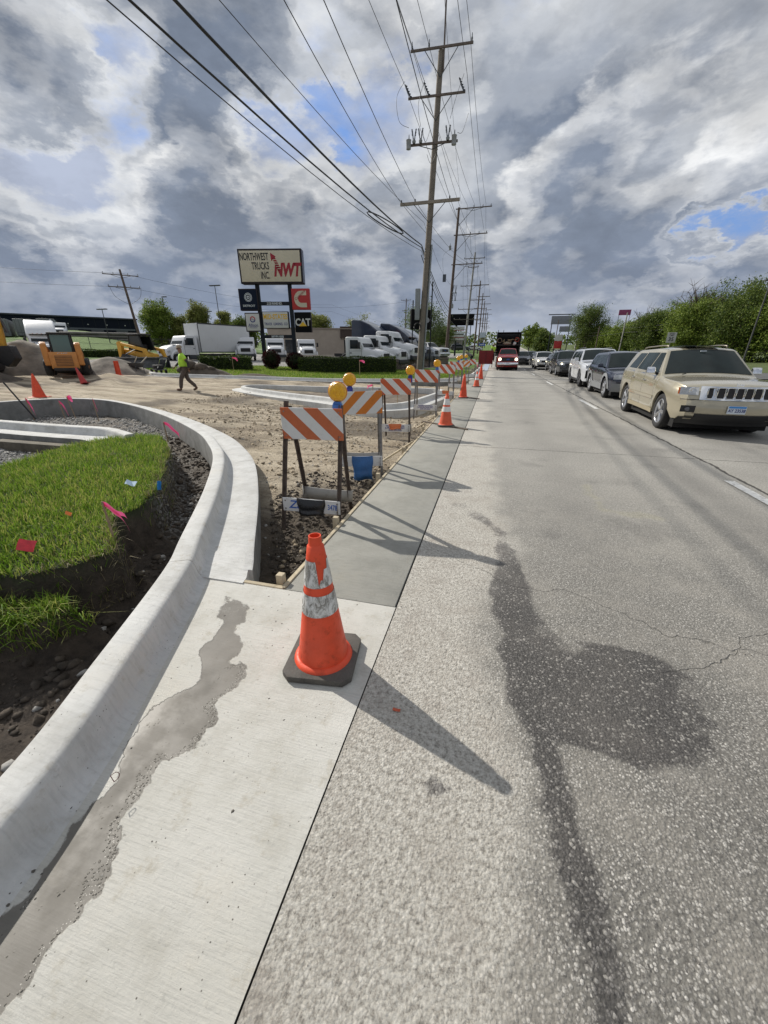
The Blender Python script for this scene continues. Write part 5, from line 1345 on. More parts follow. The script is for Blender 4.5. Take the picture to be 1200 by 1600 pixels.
def car(name, label, cat, loc, rz, S, group=None, full=True):
    """S: L W belt prof fx ... ; local +x is the nose, z up, ground 0"""
    t = thing(name, label, cat, loc, rz, group)
    L, Wd = S['L'], S['W']; hL = L / 2; top = S['top']; belt = S['belt']; fo = S['fo']; wb = S['wb']; r = S['r']; sill = S.get('sill', .30)
    xf, xr = hL - fo, hL - fo - wb; ra = r + S.get('gap', .055); fas = S['fascia']; rear = S.get('rear', [(0, -.06), (.5, 0), (1.0, -.02), (1.6, -.25)])
    tum = S.get('tum', .36); xg0 = S['glass'][0]; nose = S.get('nose', .16)
    xs = sorted(set([round(v, 3) for v in list(np.linspace(-hL, hL, 46)) + [xf + ra * math.cos(a) for a in np.linspace(0, PI, 15)] + [xr + ra * math.cos(a) for a in np.linspace(0, PI, 15)] + [k[0] for k in top]]))
    xs = [v for i, v in enumerate(xs) if i == 0 or v - xs[i - 1] > .012]
    def zt(x): return smoothk(top, x, .04)
    def bl(x): return min(smoothk(belt, x, .1), zt(x) - .055)
    def Wb(x):
        f = max(0, (x - (hL - .95)) / .95); g = max(0, (-x - (hL - .7)) / .7)
        return Wd / 2 * (1 - nose * f ** 2.6 - .08 * g ** 2.4)
    def zs(x):
        z = sill
        for xw in (xf, xr):
            if abs(x - xw) < ra: z = max(z, r + math.sqrt(ra * ra - (x - xw) ** 2))
        return z
    JL, JU, JR = 9, 5, 7
    def flare(x):
        fl = 0
        for xw in (xf, xr): fl = max(fl, sstf(ra + .16, ra - .02, abs(x - xw)))
        return fl * S.get('flare', .018)
    def lowy(x, z):      # half width below the belt
        b_ = bl(x); v = min(1, max(0, (z - sill) / (b_ - sill)))
        w = Wb(x) * (.955 + .045 * math.sin(min(1, v * 1.35) * PI / 2) - .035 * max(0, (v - .72) / .28) ** 2)
        crease = .010 * math.exp(-((v - .42) / .05) ** 2)
        return w - crease + flare(x) * max(0, 1 - v * .9)
    def upy(x, z):       # greenhouse half width
        b_ = bl(x); return lowy(x, b_) - .012 - tum * max(0, z - b_)
    def roofz(x, y):
        z = zt(x); w = upy(x, z - .05); return z - .045 * min(1, abs(y) / max(.2, w)) ** 2.2
    def xoff(x, z):
        f = max(0, (x - (hL - .45)) / .45); g = max(0, (-x - (hL - .35)) / .35)
        return lerp_knots(fas, z) * f ** 1.5 - lerp_knots(rear, z) * g ** 1.5
    def half(x):
        out = []; z0, b_, z1 = zs(x), bl(x), zt(x)
        z0 = min(z0, b_ - .02)
        out.append((lowy(x, z0) - .05, z0 + .0))
        for j in range(JL):
            z = z0 + (b_ - z0) * j / (JL - 1); out.append((lowy(x, z), z))
        ze = z1 - .055
        for j in range(1, JU + 1):
            z = b_ + (ze - b_) * j / JU; out.append((upy(x, z) if ze - b_ > .03 else lowy(x, b_) - .012 - .02 * j / JU, z))
        wr = out[-1][0]; rn = .05
        for k in range(1, 4):
            a = k / 3 * PI / 2; out.append((wr - rn * (1 - math.cos(a)) * 1.0 - .004 * k, ze + (roofz(x, wr - rn) - ze) * math.sin(a)))
        w2 = out[-1][0]
        for k in range(1, JR):
            y = w2 * (1 - k / JR); out.append((y, roofz(x, y)))
        out.append((0, zt(x)))
        return out
    P = []
    for x in xs:
        h = half(x); row = [(x + xoff(x, z), -y, z) for y, z in h] + [(x + xoff(x, z), y, z) for y, z in h[-2::-1]]
        P.append(row)
    mb = MB(); mb.grid(P)
    def frontx(y, z, xe=hL, sgn=1):
        w = max(.05, lowy(xe, z) if z < bl(xe) else upy(xe, z)); u_ = min(1, abs(y) / w)
        return xe + xoff(xe, z) + sgn * S.get('bow', .10) * (1 - u_ ** 2.4)
    for xe, sgn in ((xs[-1], 1), (xs[0], -1)):
        h = half(xe); G_ = []
        for y, z in h:
            G_.append([(xe + xoff(xe, z) + sgn * S.get('bow', .10) * (1 - abs(q_) ** 2.4) * (1 if y > .02 else 0), q_ * y, z) for q_ in [-1 + 2 * k / 12 for k in range(13)]])
        mb.grid(G_, flip=(sgn > 0))
    body = mb.build('body', S['paint'], t, smooth=42)
    sd = body.modifiers.new('w', 'WEIGHTED_NORMAL') if False else None
    def sidepanel(nm, quad, mat, parent=t, e=.004, n=(5, 5), upper=True, sides=(-1, 1), smooth=60):
        (a0, a1, z0), (b0, b1, z1) = quad
        for s_ in sides:
            mb = MB(); P = []
            for i in range(n[0] + 1):
                row = []
                for j in range(n[1] + 1):
                    v = j / n[1]; u_ = i / n[0]; x = (a0 + (a1 - a0) * u_) * (1 - v) + (b0 + (b1 - b0) * u_) * v; z = z0 + (z1 - z0) * v
                    y = (upy(x, z) if upper else lowy(x, z)) + e; row.append((x + xoff(x, z), s_ * y, z))
                P.append(row)
            mb.grid(P, flip=(s_ > 0)); mb.build(nm, mat, parent, smooth=smooth)
    for (x0, x1, x2, x3, zt_) in S['side_glass']:
        z0 = smoothk(belt, (x0 + x1) / 2, .1) + .02
        sidepanel('side_window', ((x0, x1, z0), (x2, x3, zt_)), GLASSD)
        if S.get('chrome_line'): sidepanel('window_trim', ((x0, x1, z0 - .028), (x0, x1, z0 - .006)), CHROME, e=.012, n=(5, 1))
    # windscreen, rear screen
    def screen(nm, xa, xb, w0, w1, mat=GLASSD, e=.006):
        mb = MB(); P = []
        for i in range(11):
            u_ = -1 + 2 * i / 10; row = []
            for j in range(9):
                v = j / 8; x = xa + (xb - xa) * v; z = zt(x); wy = (upy(x, z - .05) - .02) * (w0 + (w1 - w0) * v); y = u_ * wy
                row.append((x + (e if xa > 0 else -e) - S.get('wbow', .05) * (abs(u_) ** 2) * 0, y, roofz(x, y) + e))
            P.append(row)
        mb.grid(P, flip=xa > 0); mb.build(nm, mat, t, smooth=70)
    screen('windscreen', S['ws'][0], S['ws'][1], .96, .93)
    screen('rear_window', S['rs'][0], S['rs'][1], .92, .90)
    # underbody and wheel wells
    mb = MB(); mb.box((0, 0, (sill + .12) / 2 + .06), (L - .5, Wd - .30, sill - .02)); mb.box((xf, 0, r + .14), (2 * ra + .04, Wd - .12 - .5, .75)); mb.box((xr, 0, r + .14), (2 * ra + .04, Wd - .62, .75)); mb.box(((xf + xr) / 2, 0, .42), (wb - .6, Wd - .14, .25)); mb.build('underbody', UND, t)
    for xw in (xf, xr):
        for s_ in (-1, 1):
            mb = MB(); mb.lathe([(ra + .01, 0), (ra + .01, .26)], 20, mat=Matrix.Translation((xw, s_ * (Wd / 2 - .06), r)) @ Matrix.Rotation(PI / 2 * s_, 4, 'X'), a0=0 if s_ > 0 else PI, a1=PI if s_ > 0 else 2 * PI)
            mb.build('wheel_arch_liner', UND, t)
        for s_ in (-1, 1): wheel(t, xw, s_ * (Wd / 2 - S.get('ww', .22) / 2 - .025), r, S.get('ww', .22), -s_ * -1, S.get('rim'), S.get('spokes', 5))
    if S.get('cladding'):
        for xw in (xf, xr):
            for s_ in (-1, 1):
                mb = MB(); P = []
                for k in range(17):
                    a = PI * k / 16; P.append([(xw + rr_ * math.cos(a), s_ * (lowy(xw + rr_ * math.cos(a), r + rr_ * math.sin(a)) + .012), max(r + rr_ * math.sin(a), .28)) for rr_ in (ra, ra + S['cladding'][0])])
                mb.grid(P, flip=s_ < 0); mb.build('arch_trim', S['cladding'][1], t, smooth=60)
    sidepanel('sill_trim', ((xr + ra, xf - ra, sill - .03), (xr + ra, xf - ra, sill + S.get('sillh', .07))), S.get('sillmat', BLKP), upper=False, e=.008, n=(6, 1))
    # front panels
    def fpanel(nm, y0, y1, z0, z1, mat, e=.008, parent=t, mirror=False, n=(6, 3), skew=0.):
        for s_ in ((1, -1) if mirror else (1,)):
            mb = MB(); P = []
            for i in range(n[0] + 1):
                row = []
                for j in range(n[1] + 1):
                    y = y0 + (y1 - y0) * i / n[0]; z = z0 + (z1 - z0) * j / n[1] + skew * (i / n[0]); row.append((frontx(y, z) + e, s_ * y, z))
                P.append(row)
            mb.grid(P, flip=(s_ > 0) == (y1 > y0)); mb.grid([[(p[0] - .012, p[1], p[2]) for p in row] for row in P], flip=False)
            mb.build(nm, mat, parent, smooth=60)
    for p in S['front']: fpanel(*p[:6], **(p[6] if len(p) > 6 else {}))
    for p in S.get('sidebits', ()): sidepanel(p[0], p[1], p[2], upper=False, e=p[3] if len(p) > 3 else .006, n=(4, 2))
    # doors: thin dark shut lines, handles, mirrors
    for x in S.get('shut', ()): sidepanel('shut_line', ((x - .004, x + .004, sill + .06), (x - .004, x + .004, smoothk(belt, x, .1))), BLKP, upper=False, e=.0015, n=(1, 9))
    for x in S.get('handles', ()):
        for s_ in (-1, 1):
            z = smoothk(belt, x, .1) - .12; mb = MB(); mb.box((0, 0, 0), (.17, .035, .03)); o = mb.build('door_handle', S.get('handlemat', S['paint']), t, bevel=.01); o.location = (x, s_ * (lowy(x, z) + .016), z)
    mx, mz = S['mirror']
    for s_ in (-1, 1):
        mb = MB(); mb.box((0, 0, 0), (.10, .20, .15), taper=(.7, .85)); mo = mb.build('door_mirror', S.get('mirrormat', S['paint']), t, bevel=.03, seg=3); mo.location = (mx, s_ * (upy(mx, mz) + .16), mz + .04)
        mb = MB(); mb.tube([(mx, s_ * (upy(mx, mz) - .01), mz - .04), (mx, s_ * (upy(mx, mz) + .10), mz)], .025, 6); mb.build('mirror_stalk', BLKP, t)
    if S.get('rails'):
        a, b_ = S['rails']
        for s_ in (-1, 1):
            mb = MB(); pts = [(a, s_ * .60, zt(a) - .01)] + [(a + (b_ - a) * k / 8, s_ * .60, zt(a + (b_ - a) * k / 8) + .028) for k in range(9)] + [(b_, s_ * .60, zt(b_) - .01)]
            mb.tube(pts, .017, 6); mb.build('roof_rail', S.get('railmat', CHROME), t, smooth=60)
    S['_fn'] = dict(frontx=frontx, zt=zt, upy=upy, lowy=lowy)
    for fn in S.get('extra', ()): fn(t, S)
    return t
def sstf(a, b_, x):
    tt_ = min(1, max(0, (x - a) / (b_ - a))); return tt_ * tt_ * (3 - 2 * tt_)
def suv(L=4.8, W=1.93, H=1.75, r=.385, hood=1.12, fo=.88, wb=2.91, paintm=None, belt=1.12, wsx=(.98, .22), rakeR=.35, **kw):
    hL = L / 2; x0, x1 = wsx; s = dict(L=L, W=W, r=r, fo=fo, wb=wb, paint=paintm)
    s['top'] = [(-hL, .95), (-hL + .02, belt + .04), (-hL + rakeR * .5, H - .34), (-hL + rakeR, H - .10), (-hL + rakeR + .35, H - .03), (-.3, H), (x1 - .15, H - .02), (x1, H - .05), (x0, hood + .04), (x0 + .1, hood + .01), (hL - .5, hood - .04), (hL - .15, hood - .10), (hL, hood - .19)]
    s['belt'] = [(-hL, belt + .05), (-.5, belt), (x0, belt - .05), (hL, hood - .24)]
    s['ws'] = (x0 - .03, x1 + .03); s['rs'] = (-hL + .05, -hL + rakeR - .03)
    s['glass'] = (x0, x1); s['fascia'] = [(.2, -.10), (.38, .0), (.62, .02), (.80, 0), (hood - .12, -.05), (hood, -.12)]
    ta = H - .14
    s['side_glass'] = [(x1 - .30 + .25, x0 - .22, x1 - .22, x1 + .05, ta)]
    s['mirror'] = (x0 - .34, belt + .06)
    s['tum'] = .33
    s.update(kw); return s
# ---- tan SUV ---------------------------------------------------
TAN = paint('champagne', (.40, .362, .265), .35)
def jeep_front(t, S):
    fx = S['_fn']['frontx']
    g = link('grille', None, t)
    def pan(nm, y0, y1, z0, z1, mat, e, d=.02, par=g):
        mb = MB(); P = []
        for i in range(7):
            row = []
            for j in range(4):
                y = y0 + (y1 - y0) * i / 6; z = z0 + (z1 - z0) * j / 3; row.append((fx(y, z) + e, y, z))
            P.append(row)
        mb.grid(P, flip=True); o = mb.build(nm, mat, par, smooth=60); return o
    pan('chrome_surround', -.60, .60, .742, 1.0, CHROME, .012)
    for k in range(7):
        y = (k - 3) * .148
        mb = MB(); P = [[(fx(y, z) + .016 + .004, y + s_ * .058, z) for z in (.775, .84, .905, .968)] for s_ in (-1, 1)]
        mb.grid(P, flip=True); mb.build('grille_slot', BLKP, g)
        P = []
        for a in range(17):
            th = 2 * PI * a / 16; sx = max(-1, min(1, 1.35 * math.cos(th))); sz_ = max(-1, min(1, 1.35 * math.sin(th))); P.append((fx(y, .87) + .03, y + sx * .062, .872 + sz_ * .103))
        mb = MB(); mb.tube(P, .009, 5, cap=False); mb.build('slot_frame', CHROME, g, smooth=60)
    for s_ in (-1, 1):
        h = link('headlight', None, t)
        for (yc, zc, rr_) in ((.715, .905, .066), (.855, .895, .05)):
            mb = MB(); mb.lathe([(rr_, 0), (rr_, .02), (rr_ * .8, .028), (rr_ * .5, .02), (0, .03)], 20, mat=Matrix.Translation((fx(yc, zc) - .012, s_ * yc, zc)) @ Matrix.Rotation(PI / 2, 4, 'Y')); mb.build('lamp_bowl', CHROME if yc < .8 else LENS, h, smooth=50)
        f = MB(); f.lathe([(.065, .0), (.06, .018), (.03, .022), (0, .024)], 18, mat=Matrix.Translation((fx(.73, .55) - .004, s_ * .73, .55)) @ Matrix.Rotation(PI / 2, 4, 'Y') @ Matrix.Diagonal((.62, 1, 1, 1))); f.build('fog_lamp', FOG, t, smooth=50)
    p = MB(); p.box((fx(0, .58) + .035, 0, .575), (.02, .30, .15)); pl = p.build('number_plate', PLW, t, bevel=.006)
    p = MB(); p.box((fx(0, .58) + .046, 0, .628), (.004, .28, .035)); p.build('plate_band', PLB, pl)
    l = lettering('AY 23538', pl, SBLU, (fx(0, .58) + .047, 0, .562), .085, (PI / 2, 0, PI / 2), ext=.001, sx=.82, bold=.002)
    l = lettering('Jeep', t, CHROME, (fx(0, 1.03) - .01, 0, 1.035), .075, (R(70), 0, PI / 2), name='badge', ext=.003, bold=.001)
    w = MB(); w.tube([(1.02, .12, 1.165), (.90, .32, 1.20), (.80, .62, 1.23)], .010, 5); w.tube([(1.04, -.5, 1.16), (.92, -.25, 1.20), (.83, .02, 1.25)], .010, 5); w.build('wiper', BLKP, t)
    w = MB(); w.box((-.1, 0, 1.765), (.9, .72, .012)); w.build('sunroof', GLASSD, t, bevel=.02)
    w = MB(); w.box((.46, 0, 1.655), (.02, .12, .02)); w.build('windscreen_sticker', PLW, t)
J = suv(L=4.82, W=1.94, H=1.76, paintm=TAN, hood=1.13, belt=1.13, wsx=(1.02, .33), rakeR=.42, rails=(.05, -1.75), railmat=M('rail_tan', (.22, .20, .16), .4, metal=.5), chrome_line=True, mirrormat=CHROME, handlemat=CHROME,
    side_glass=[(-.02, .76, .02, .36, 1.62), (-.98, -.08, -.90, -.04, 1.625), (-1.82, -1.05, -1.52, -.97, 1.61)], shut=(.92, -.03, -1.02), handles=(.14, -.86), flare=.03,
    fascia=[(.2, -.16), (.34, -.10), (.40, .02), (.62, .03), (.72, .0), (.76, -.02), (1.0, -.05), (1.12, -.14)], nose=.20, bow=.19, tum=.42,
    front=[('headlight_glass', .625, .93, .825, .975, LENS, dict(mirror=True, e=.010)), ('marker_lamp', .925, .955, .84, .965, AMB, dict(mirror=True, e=.004, n=(2, 2))), ('lower_grille', -.62, .62, .24, .47, BLKP, dict(e=.014)), ('lower_corner', .60, .86, .24, .40, BLKP, dict(e=.012, mirror=True)), ('bumper_line', -.9, .9, .735, .745, BLKP, dict(e=.004)), ('fog_recess', .63, .86, .49, .62, BLKP, dict(mirror=True, e=.006)), ('tow_slot', -.66, .66, .47, .478, M('dark_tan', (.20, .17, .12), .5), dict(e=.010))],
    sidebits=[('door_moulding', ((-1.0, .95, .60), (-1.0, .95, .665)), TAN, .022)], extra=(jeep_front,), ww=.25, sill=.32, gap=.06, sillmat=M('sill_tan', (.30, .26, .18), .5))
YF = -PI / 2
tagc = 'cars queued in the right hand lanes'
jp = car('suv', 'tan SUV with chrome seven slot grille, nearest car of the queue', 'car', (4.60, 11.45, 0), YF - R(2), J, tagc); jp.scale = (.97, .97, .965)
# ---- generic others --------------------------------------------
def oval(mat, y=0, z=.8, w=.16, h=.07):
    def f(t, S):
        fx = S['_fn']['frontx']; mb = MB(); mb.lathe([(0, .02), (w * .8, .016), (w, 0)], 20, mat=Matrix.Translation((fx(y, z) + .01, y, z)) @ Matrix.Rotation(PI / 2, 4, 'Y') @ Matrix.Diagonal((h / w, 1, 1, 1))); mb.build('badge', mat, t, smooth=50)
    return f
def plate(z=.45):
    def f(t, S):
        fx = S['_fn']['frontx']; mb = MB(); mb.box((fx(0, z) + .03, 0, z), (.02, .32, .15)); mb.build('number_plate', PLW, t, bevel=.005)
    return f
def std_front(hood, gw=.42, gz=(.62, .82), lz=(.72, .86), ly=(.52, .84), lm=LENS, gm=BLKP):
    return [('grille', -gw, gw, gz[0], gz[1], gm, dict(e=.010)), ('headlight', ly[0], ly[1], lz[0], lz[1], lm, dict(mirror=True, e=.010)), ('lower_grille', -.62, .62, .26, .42, BLKP, dict(e=.008)), ('fog_lamp', .62, .76, .38, .47, FOG, dict(mirror=True, e=.008))]
BLU = paint('slate_blue', (.018, .024, .045)); GREY = M('grey_cladding', (.24, .25, .26), .55, metal=.3, var=.05)
C = suv(L=4.55, W=1.80, H=1.63, r=.36, hood=1.02, belt=1.02, wsx=(1.08, .30), rakeR=.55, paintm=BLU, fo=.90, wb=2.62, nose=.20, cladding=(.11, GREY), sillmat=GREY, sillh=.20, rails=(.1, -1.5), railmat=BLKP,
    side_glass=[(-.10, .78, -.05, .34, 1.50), (-.98, -.17, -.88, -.12, 1.50), (-1.80, -1.05, -1.45, -.95, 1.48)], shut=(.85, -.12, -1.0), handles=(.05, -.82), front=std_front(1.0, .30, (.66, .80), (.70, .86), (.45, .82)) + [('bumper_cladding', -.85, .85, .28, .56, GREY, dict(e=.006))], extra=(plate(.52),), spokes=7, mirrormat=BLU)
car('crossover', 'dark blue crossover with grey lower cladding, between the tan SUV and white SUV', 'car', (4.98, 18.1, .0), YF - R(1), C, tagc)
WHT = paint('white_suv', (.55, .57, .60), .1)
def scoops(t, S):
    mb = MB(); mb.box((1.35, 0, 1.20), (.5, .55, .05), taper=(.7, .8)); mb.build('bonnet_scoop', S['paint'], t, bevel=.02)
C4 = suv(L=4.83, W=1.92, H=1.80, r=.39, hood=1.20, belt=1.17, wsx=(.95, .30), rakeR=.40, paintm=WHT, fo=.90, wb=2.79, nose=.18, rails=(.1, -1.7), railmat=METAL, sillmat=BLKP, gap=.08, flare=.04,
    side_glass=[(-.05, .68, .0, .36, 1.65), (-.98, -.12, -.90, -.06, 1.65), (-1.95, -1.05, -1.70, -.97, 1.64)], shut=(.80, -.08, -1.0), handles=(.1, -.85),
    front=[('grille', -.46, .46, .72, .98, BLKP, dict(e=.012)), ('grille_bar', -.46, .46, .93, .965, CHROME, dict(e=.022)), ('headlight', .50, .86, .88, 1.02, LENS, dict(mirror=True, e=.01)), ('lower_grille', -.55, .55, .42, .64, BLKP, dict(e=.012)), ('fog_recess', .60, .84, .48, .84, BLKP, dict(mirror=True, e=.01, skew=-.05)), ('skid_plate', -.5, .5, .30, .40, METAL, dict(e=.02)), ('bumper_wing', .50, .60, .44, .72, WHT, dict(mirror=True, e=.03))], extra=(scoops,), spokes=6, rim=M('dark_rim', (.10, .10, .11), .4, metal=.6))
car('suv', 'white off road SUV with black fog recesses, third car of the queue', 'car', (5.15, 23.6, .0), YF - R(1), C4, tagc)
DRK = paint('charcoal', (.030, .034, .042), .3); SIL = paint('silver', (.42, .43, .44), .5); WH2 = paint('pearl', (.60, .60, .58), .1); BL2 = paint('black', (.012, .013, .016), .2)
C5 = suv(L=4.7, W=1.86, H=1.70, r=.36, hood=1.08, belt=1.08, wsx=(1.0, .25), paintm=DRK, fo=.92, wb=2.75, side_glass=[(-.08, .74, -.02, .30, 1.56), (-.98, -.15, -.9, -.1, 1.56), (-1.8, -1.05, -1.5, -.97, 1.55)], front=std_front(1.08, .40, (.62, .84), (.74, .90), (.50, .84), LENS), extra=(plate(.5), oval(CHROME, 0, .76, .07, .06)), shut=(.85, -.1, -1), handles=(.1, -.85))
def lit(y=.68, z=.82, r_=.08, only=None):
    def f(t, S):
        fx = S['_fn']['frontx']
        for s_ in ((1, -1) if only is None else (only,)):
            mb = MB(); mb.lathe([(0, .02), (r_ * .8, .015), (r_, 0)], 16, mat=Matrix.Translation((fx(y, z) + .012, s_ * y, z)) @ Matrix.Rotation(PI / 2, 4, 'Y')); mb.build('lit_lamp', LIT, t)
    return f
C5['extra'] = C5['extra'] + (lit(.68, .82, .05, -1),)
car('suv', 'charcoal SUV with one lit headlamp, fourth of the queue behind the white SUV', 'car', (5.25, 33.0, .05), YF, C5, tagc)
def sedan(L=4.7, W=1.82, H=1.46, paintm=None, **kw):
    hL = L / 2
    s = suv(L=L, W=W, H=H, r=.33, hood=.92, belt=.93, wsx=(1.05, .25), paintm=paintm, fo=.92, wb=2.72)
    s['top'] = [(-hL, .70), (-hL + .02, .93), (-hL + .15, 1.0), (-hL + .62, 1.04), (-1.05, H - .06), (-.5, H), (.1, H - .02), (.25, H - .06), (1.05, .96), (1.2, .94), (hL - .4, .84), (hL - .1, .76), (hL, .68)]
    s['belt'] = [(-hL, .95), (-.5, .94), (1.05, .90), (hL, .64)]
    s['rs'] = (-hL + .68, -1.12); s['side_glass'] = [(-.1, .72, -.04, .28, H - .12), (-1.2, -.17, -.95, -.1, H - .12)]
    s['fascia'] = [(.2, -.08), (.4, .02), (.6, .0), (.75, -.08)]; s['mirror'] = (.72, .98); s['front'] = std_front(.9, .38, (.50, .64), (.58, .70), (.48, .82)); s['extra'] = (plate(.42),)
    s.update(kw); return s
car('car', 'small dark hatchback tucked between the charcoal SUV and the white sedan', 'car', (5.5, 38.6, .08), YF, sedan(paintm=DRK), tagc)
car('car', 'white sedan in the queue, just right of the red pickup', 'car', (4.9, 45.2, .12), YF, suv(L=4.6, W=1.84, H=1.6, r=.35, hood=1.02, belt=1.0, paintm=WH2, fo=.9, wb=2.7, wsx=(1.05, .28), side_glass=[(-.08, .74, -.02, .30, 1.46), (-1.2, -.15, -1.0, -.1, 1.46)], front=std_front(1.0, .4, (.6, .78), (.68, .82), (.5, .84)), extra=(plate(.5), lit(.68, .74, .06, -1))), tagc)
car('car', 'dark sedan behind the white sedan, far along the queue', 'car', (5.3, 53.5, .2), YF, sedan(paintm=DRK), tagc)
for x, y, lab, pm, kind in ((3.7, 60, 'black SUV right behind the cab of the red pickup', BL2, 0), (5.4, 67, 'dark SUV beyond, one of the farthest cars in the queue', DRK, 0), (4.9, 80, 'farthest dark car of the queue near the crest', BL2, 1)):
    car('car', lab, 'car', (x, y, float(zr(y))), YF, suv(L=4.8, W=1.9, H=1.74, paintm=pm, hood=1.1, belt=1.1, wsx=(.95, .25), side_glass=[(-.08, .70, -.02, .30, 1.58), (-.98, -.15, -.9, -.1, 1.58)], front=std_front(1.08, .4, (.64, .86), (.76, .9), (.5, .84)), extra=(lit(.7, .8, .07, -1),)) if kind == 0 else sedan(paintm=pm), tagc)
base = car('car', 'silver car parked far on the right, first of a distant row', 'car', (16.5, 118, 1.0), R(-70), sedan(paintm=SIL), 'cars parked in the far right lots')
for x, y, lab, pm in ((19.5, 121, 'white car parked far on the right, second of a distant row', WH2), (22.6, 124, 'dark car parked far on the right, third of a distant row', BL2), (27, 128, 'red car parked far on the right near the brick shop', paint('red', (.35, .02, .02))), (31, 133, 'pale car parked beside the brick shop far right', WH2)):
    c = dup(base, (x, y, float(zr(y)) + .2), R(-70), lab)
    for ch in c.children:
        if ch.name.split('.')[0] == 'body': ch.data = ch.data.copy(); ch.data.materials[0] = pm
# vehicles on the lot left of the poles
car('suv', 'black SUV parked side on below the billboard', 'car', (-9.6, 118, 2.2), R(10), suv(paintm=BL2, side_glass=[(-.08, .70, -.02, .30, 1.6), (-.98, -.15, -.9, -.1, 1.6), (-1.9, -1.05, -1.6, -.97, 1.58)], front=std_front(1.1)), 'cars parked below the billboard')
car('car', 'white car parked behind the black SUV below the billboard', 'car', (-5.9, 121, 2.2), R(10), sedan(paintm=WH2), 'cars parked below the billboard')
# ---- pickups ----------------------------------------------------
def pickup(name, label, loc, rz, pm, group=None, glit=True, extra=(), H=1.98):
    L = 5.9; hL = L / 2
    S = suv(L=L, W=2.03, H=H, r=.41, hood=1.36, belt=1.28, wsx=(.95, .42), paintm=pm, fo=.95, wb=3.6, nose=.08)
    S['top'] = [(-hL, 1.2), (-hL + .02, 1.36), (-1.0, 1.37), (-.98, 1.45), (-.90, H - .05), (-.6, H), (.3, H), (.42, H - .04), (.95, 1.42), (1.1, 1.40), (hL - .4, 1.34), (hL - .06, 1.26), (hL, 1.18)]
    S['belt'] = [(-hL, 1.24), (hL, 1.14)]; S['rs'] = (-.975, -.92); S['side_glass'] = [(-.05, .66, .0, .40, H - .16), (-.82, -.12, -.76, -.06, H - .16)]
    S['fascia'] = [(.2, -.1), (.45, .06), (.68, .06), (.72, -.02), (1.2, -.05)]; S['mirror'] = (.62, 1.36); S['mirrormat'] = BLKP; S['bow'] = .06
    S['front'] = [('grille', -.56, .56, .80, 1.14, BLKP, dict(e=.012)), ('grille_bar', -.56, .56, .955, .99, METAL, dict(e=.02)), ('headlight', .60, .88, .84, 1.12, LENS, dict(mirror=True, e=.012)), ('bumper', -.95, .95, .50, .70, CHROME, dict(e=.03)), ('air_dam', -.8, .8, .30, .46, BLKP, dict(e=.0))]
    S['extra'] = (plate(.60), oval(M('badge_blue', (.02, .06, .25), .3), 0, .97, .17, .075)) + ((lit(.74, .98, .12), ) if glit else ()) + tuple(extra)
    S['shut'] = (.85, -.08); S['handles'] = (.08,); S['rim'] = METAL
    return car(name, label, 'pickup truck', loc, rz, S, group)
RED = paint('truck_red', (.30, .012, .012), .1)
pk = pickup('pickup_truck', 'red pickup truck with lit headlamps facing down the closed lane', (1.30, 44.0, .03), YF, RED)
t = thing('dump_body', 'tall black dump body loaded with hoses and tools behind the red pickup cab', 'dump body', (1.32, 48.6, .1), 0)
mb = MB()
mb.box((0, 0, 2.3), (2.5, 3.2, .1)); mb.box((-1.22, 0, 2.35), (.08, 3.2, 2.4)); mb.box((1.22, 0, 2.35), (.08, 3.2, 2.4)); mb.box((0, 1.58, 2.35), (2.5, .08, 2.4)); mb.box((0, -.2, 3.5), (2.36, 2.6, .08))
mb.build('bed_walls', M('body_black', (.01, .01, .011), .6), t, bevel=.015)
for x in (-1.15, -.6, .9): mb = MB(); mb.tube([(x, -1.4, 3.4), (x, -1.4, 3.75)], .03, 6); mb.build('stake_post', METAL, t)
for k, (x, z, rr_) in enumerate(((-.92, 2.72, .22), (.85, 2.8, .2))):
    mb = MB(); mb.tube([(x + rr_ * math.cos(a / 10 * PI), -1.66, z + rr_ * math.sin(a / 10 * PI)) for a in range(21)], .035, 6, cap=False); mb.build('hose_coil', M('hose_tan', (.25, .19, .12), .7) if k == 0 else M('hose_red', (.4, .06, .03), .6), t)
for k in range(9):
    mb = MB(); x = -.6 + rnd.random() * 1.4; z = 2.45 + rnd.random() * .4; mb.tube([(x, -1.7, z), (x + rnd.uniform(-.5, .5), -1.6, z + rnd.uniform(-.1, .25))], .03, 5); mb.build('tool_handle', M('tool_wood', (.32, .24, .14), .7), t)
mb = MB(); mb.ico((-.1, -1.6, 2.45), .25, 1, .2, (2.2, .8, .7)); mb.build('sacks', M('sack', (.32, .27, .2), .8), t, smooth=60); mb = MB(); mb.ico((.65, -1.6, 2.4), .2, 1, .15); mb.build('sacks', SWH, t, smooth=60)
mb = MB(); mb.box((-.95, 0, .55), (.3, 1.0, 1.1)); mb.box((.95, 0, .55), (.3, 1.0, 1.1)); mb.build('wheels', TYRE, t, bevel=.1, seg=3)
t = thing('red_gate', 'flat dark red steel gate standing open left of the pickup', 'gate', (-.85, 45.5, .2), R(4))
mb = MB(); mb.box((0, 0, .95), (1.5, .06, 1.35)); mb.build('panel', M('gate_red', (.17, .008, .010), .6, var=.1), t, bevel=.01); mb = MB(); mb.box((0, -.05, .95), (.1, .03, 1.3)); mb.build('rib', M('gate_red_dark', (.12, .006, .008), .6), t); mb = MB(); mb.box((-.7, 0, .2), (.06, .06, .5)); mb.box((.7, 0, .2), (.06, .06, .5)); mb.build('foot', METAL, t)
pickup('pickup_truck', 'white pickup truck cut by the right edge of the photo beyond the tan SUV', (21.8, 32.5, -.05), R(-160), paint('white', (.62, .62, .62), 0), glit=False)
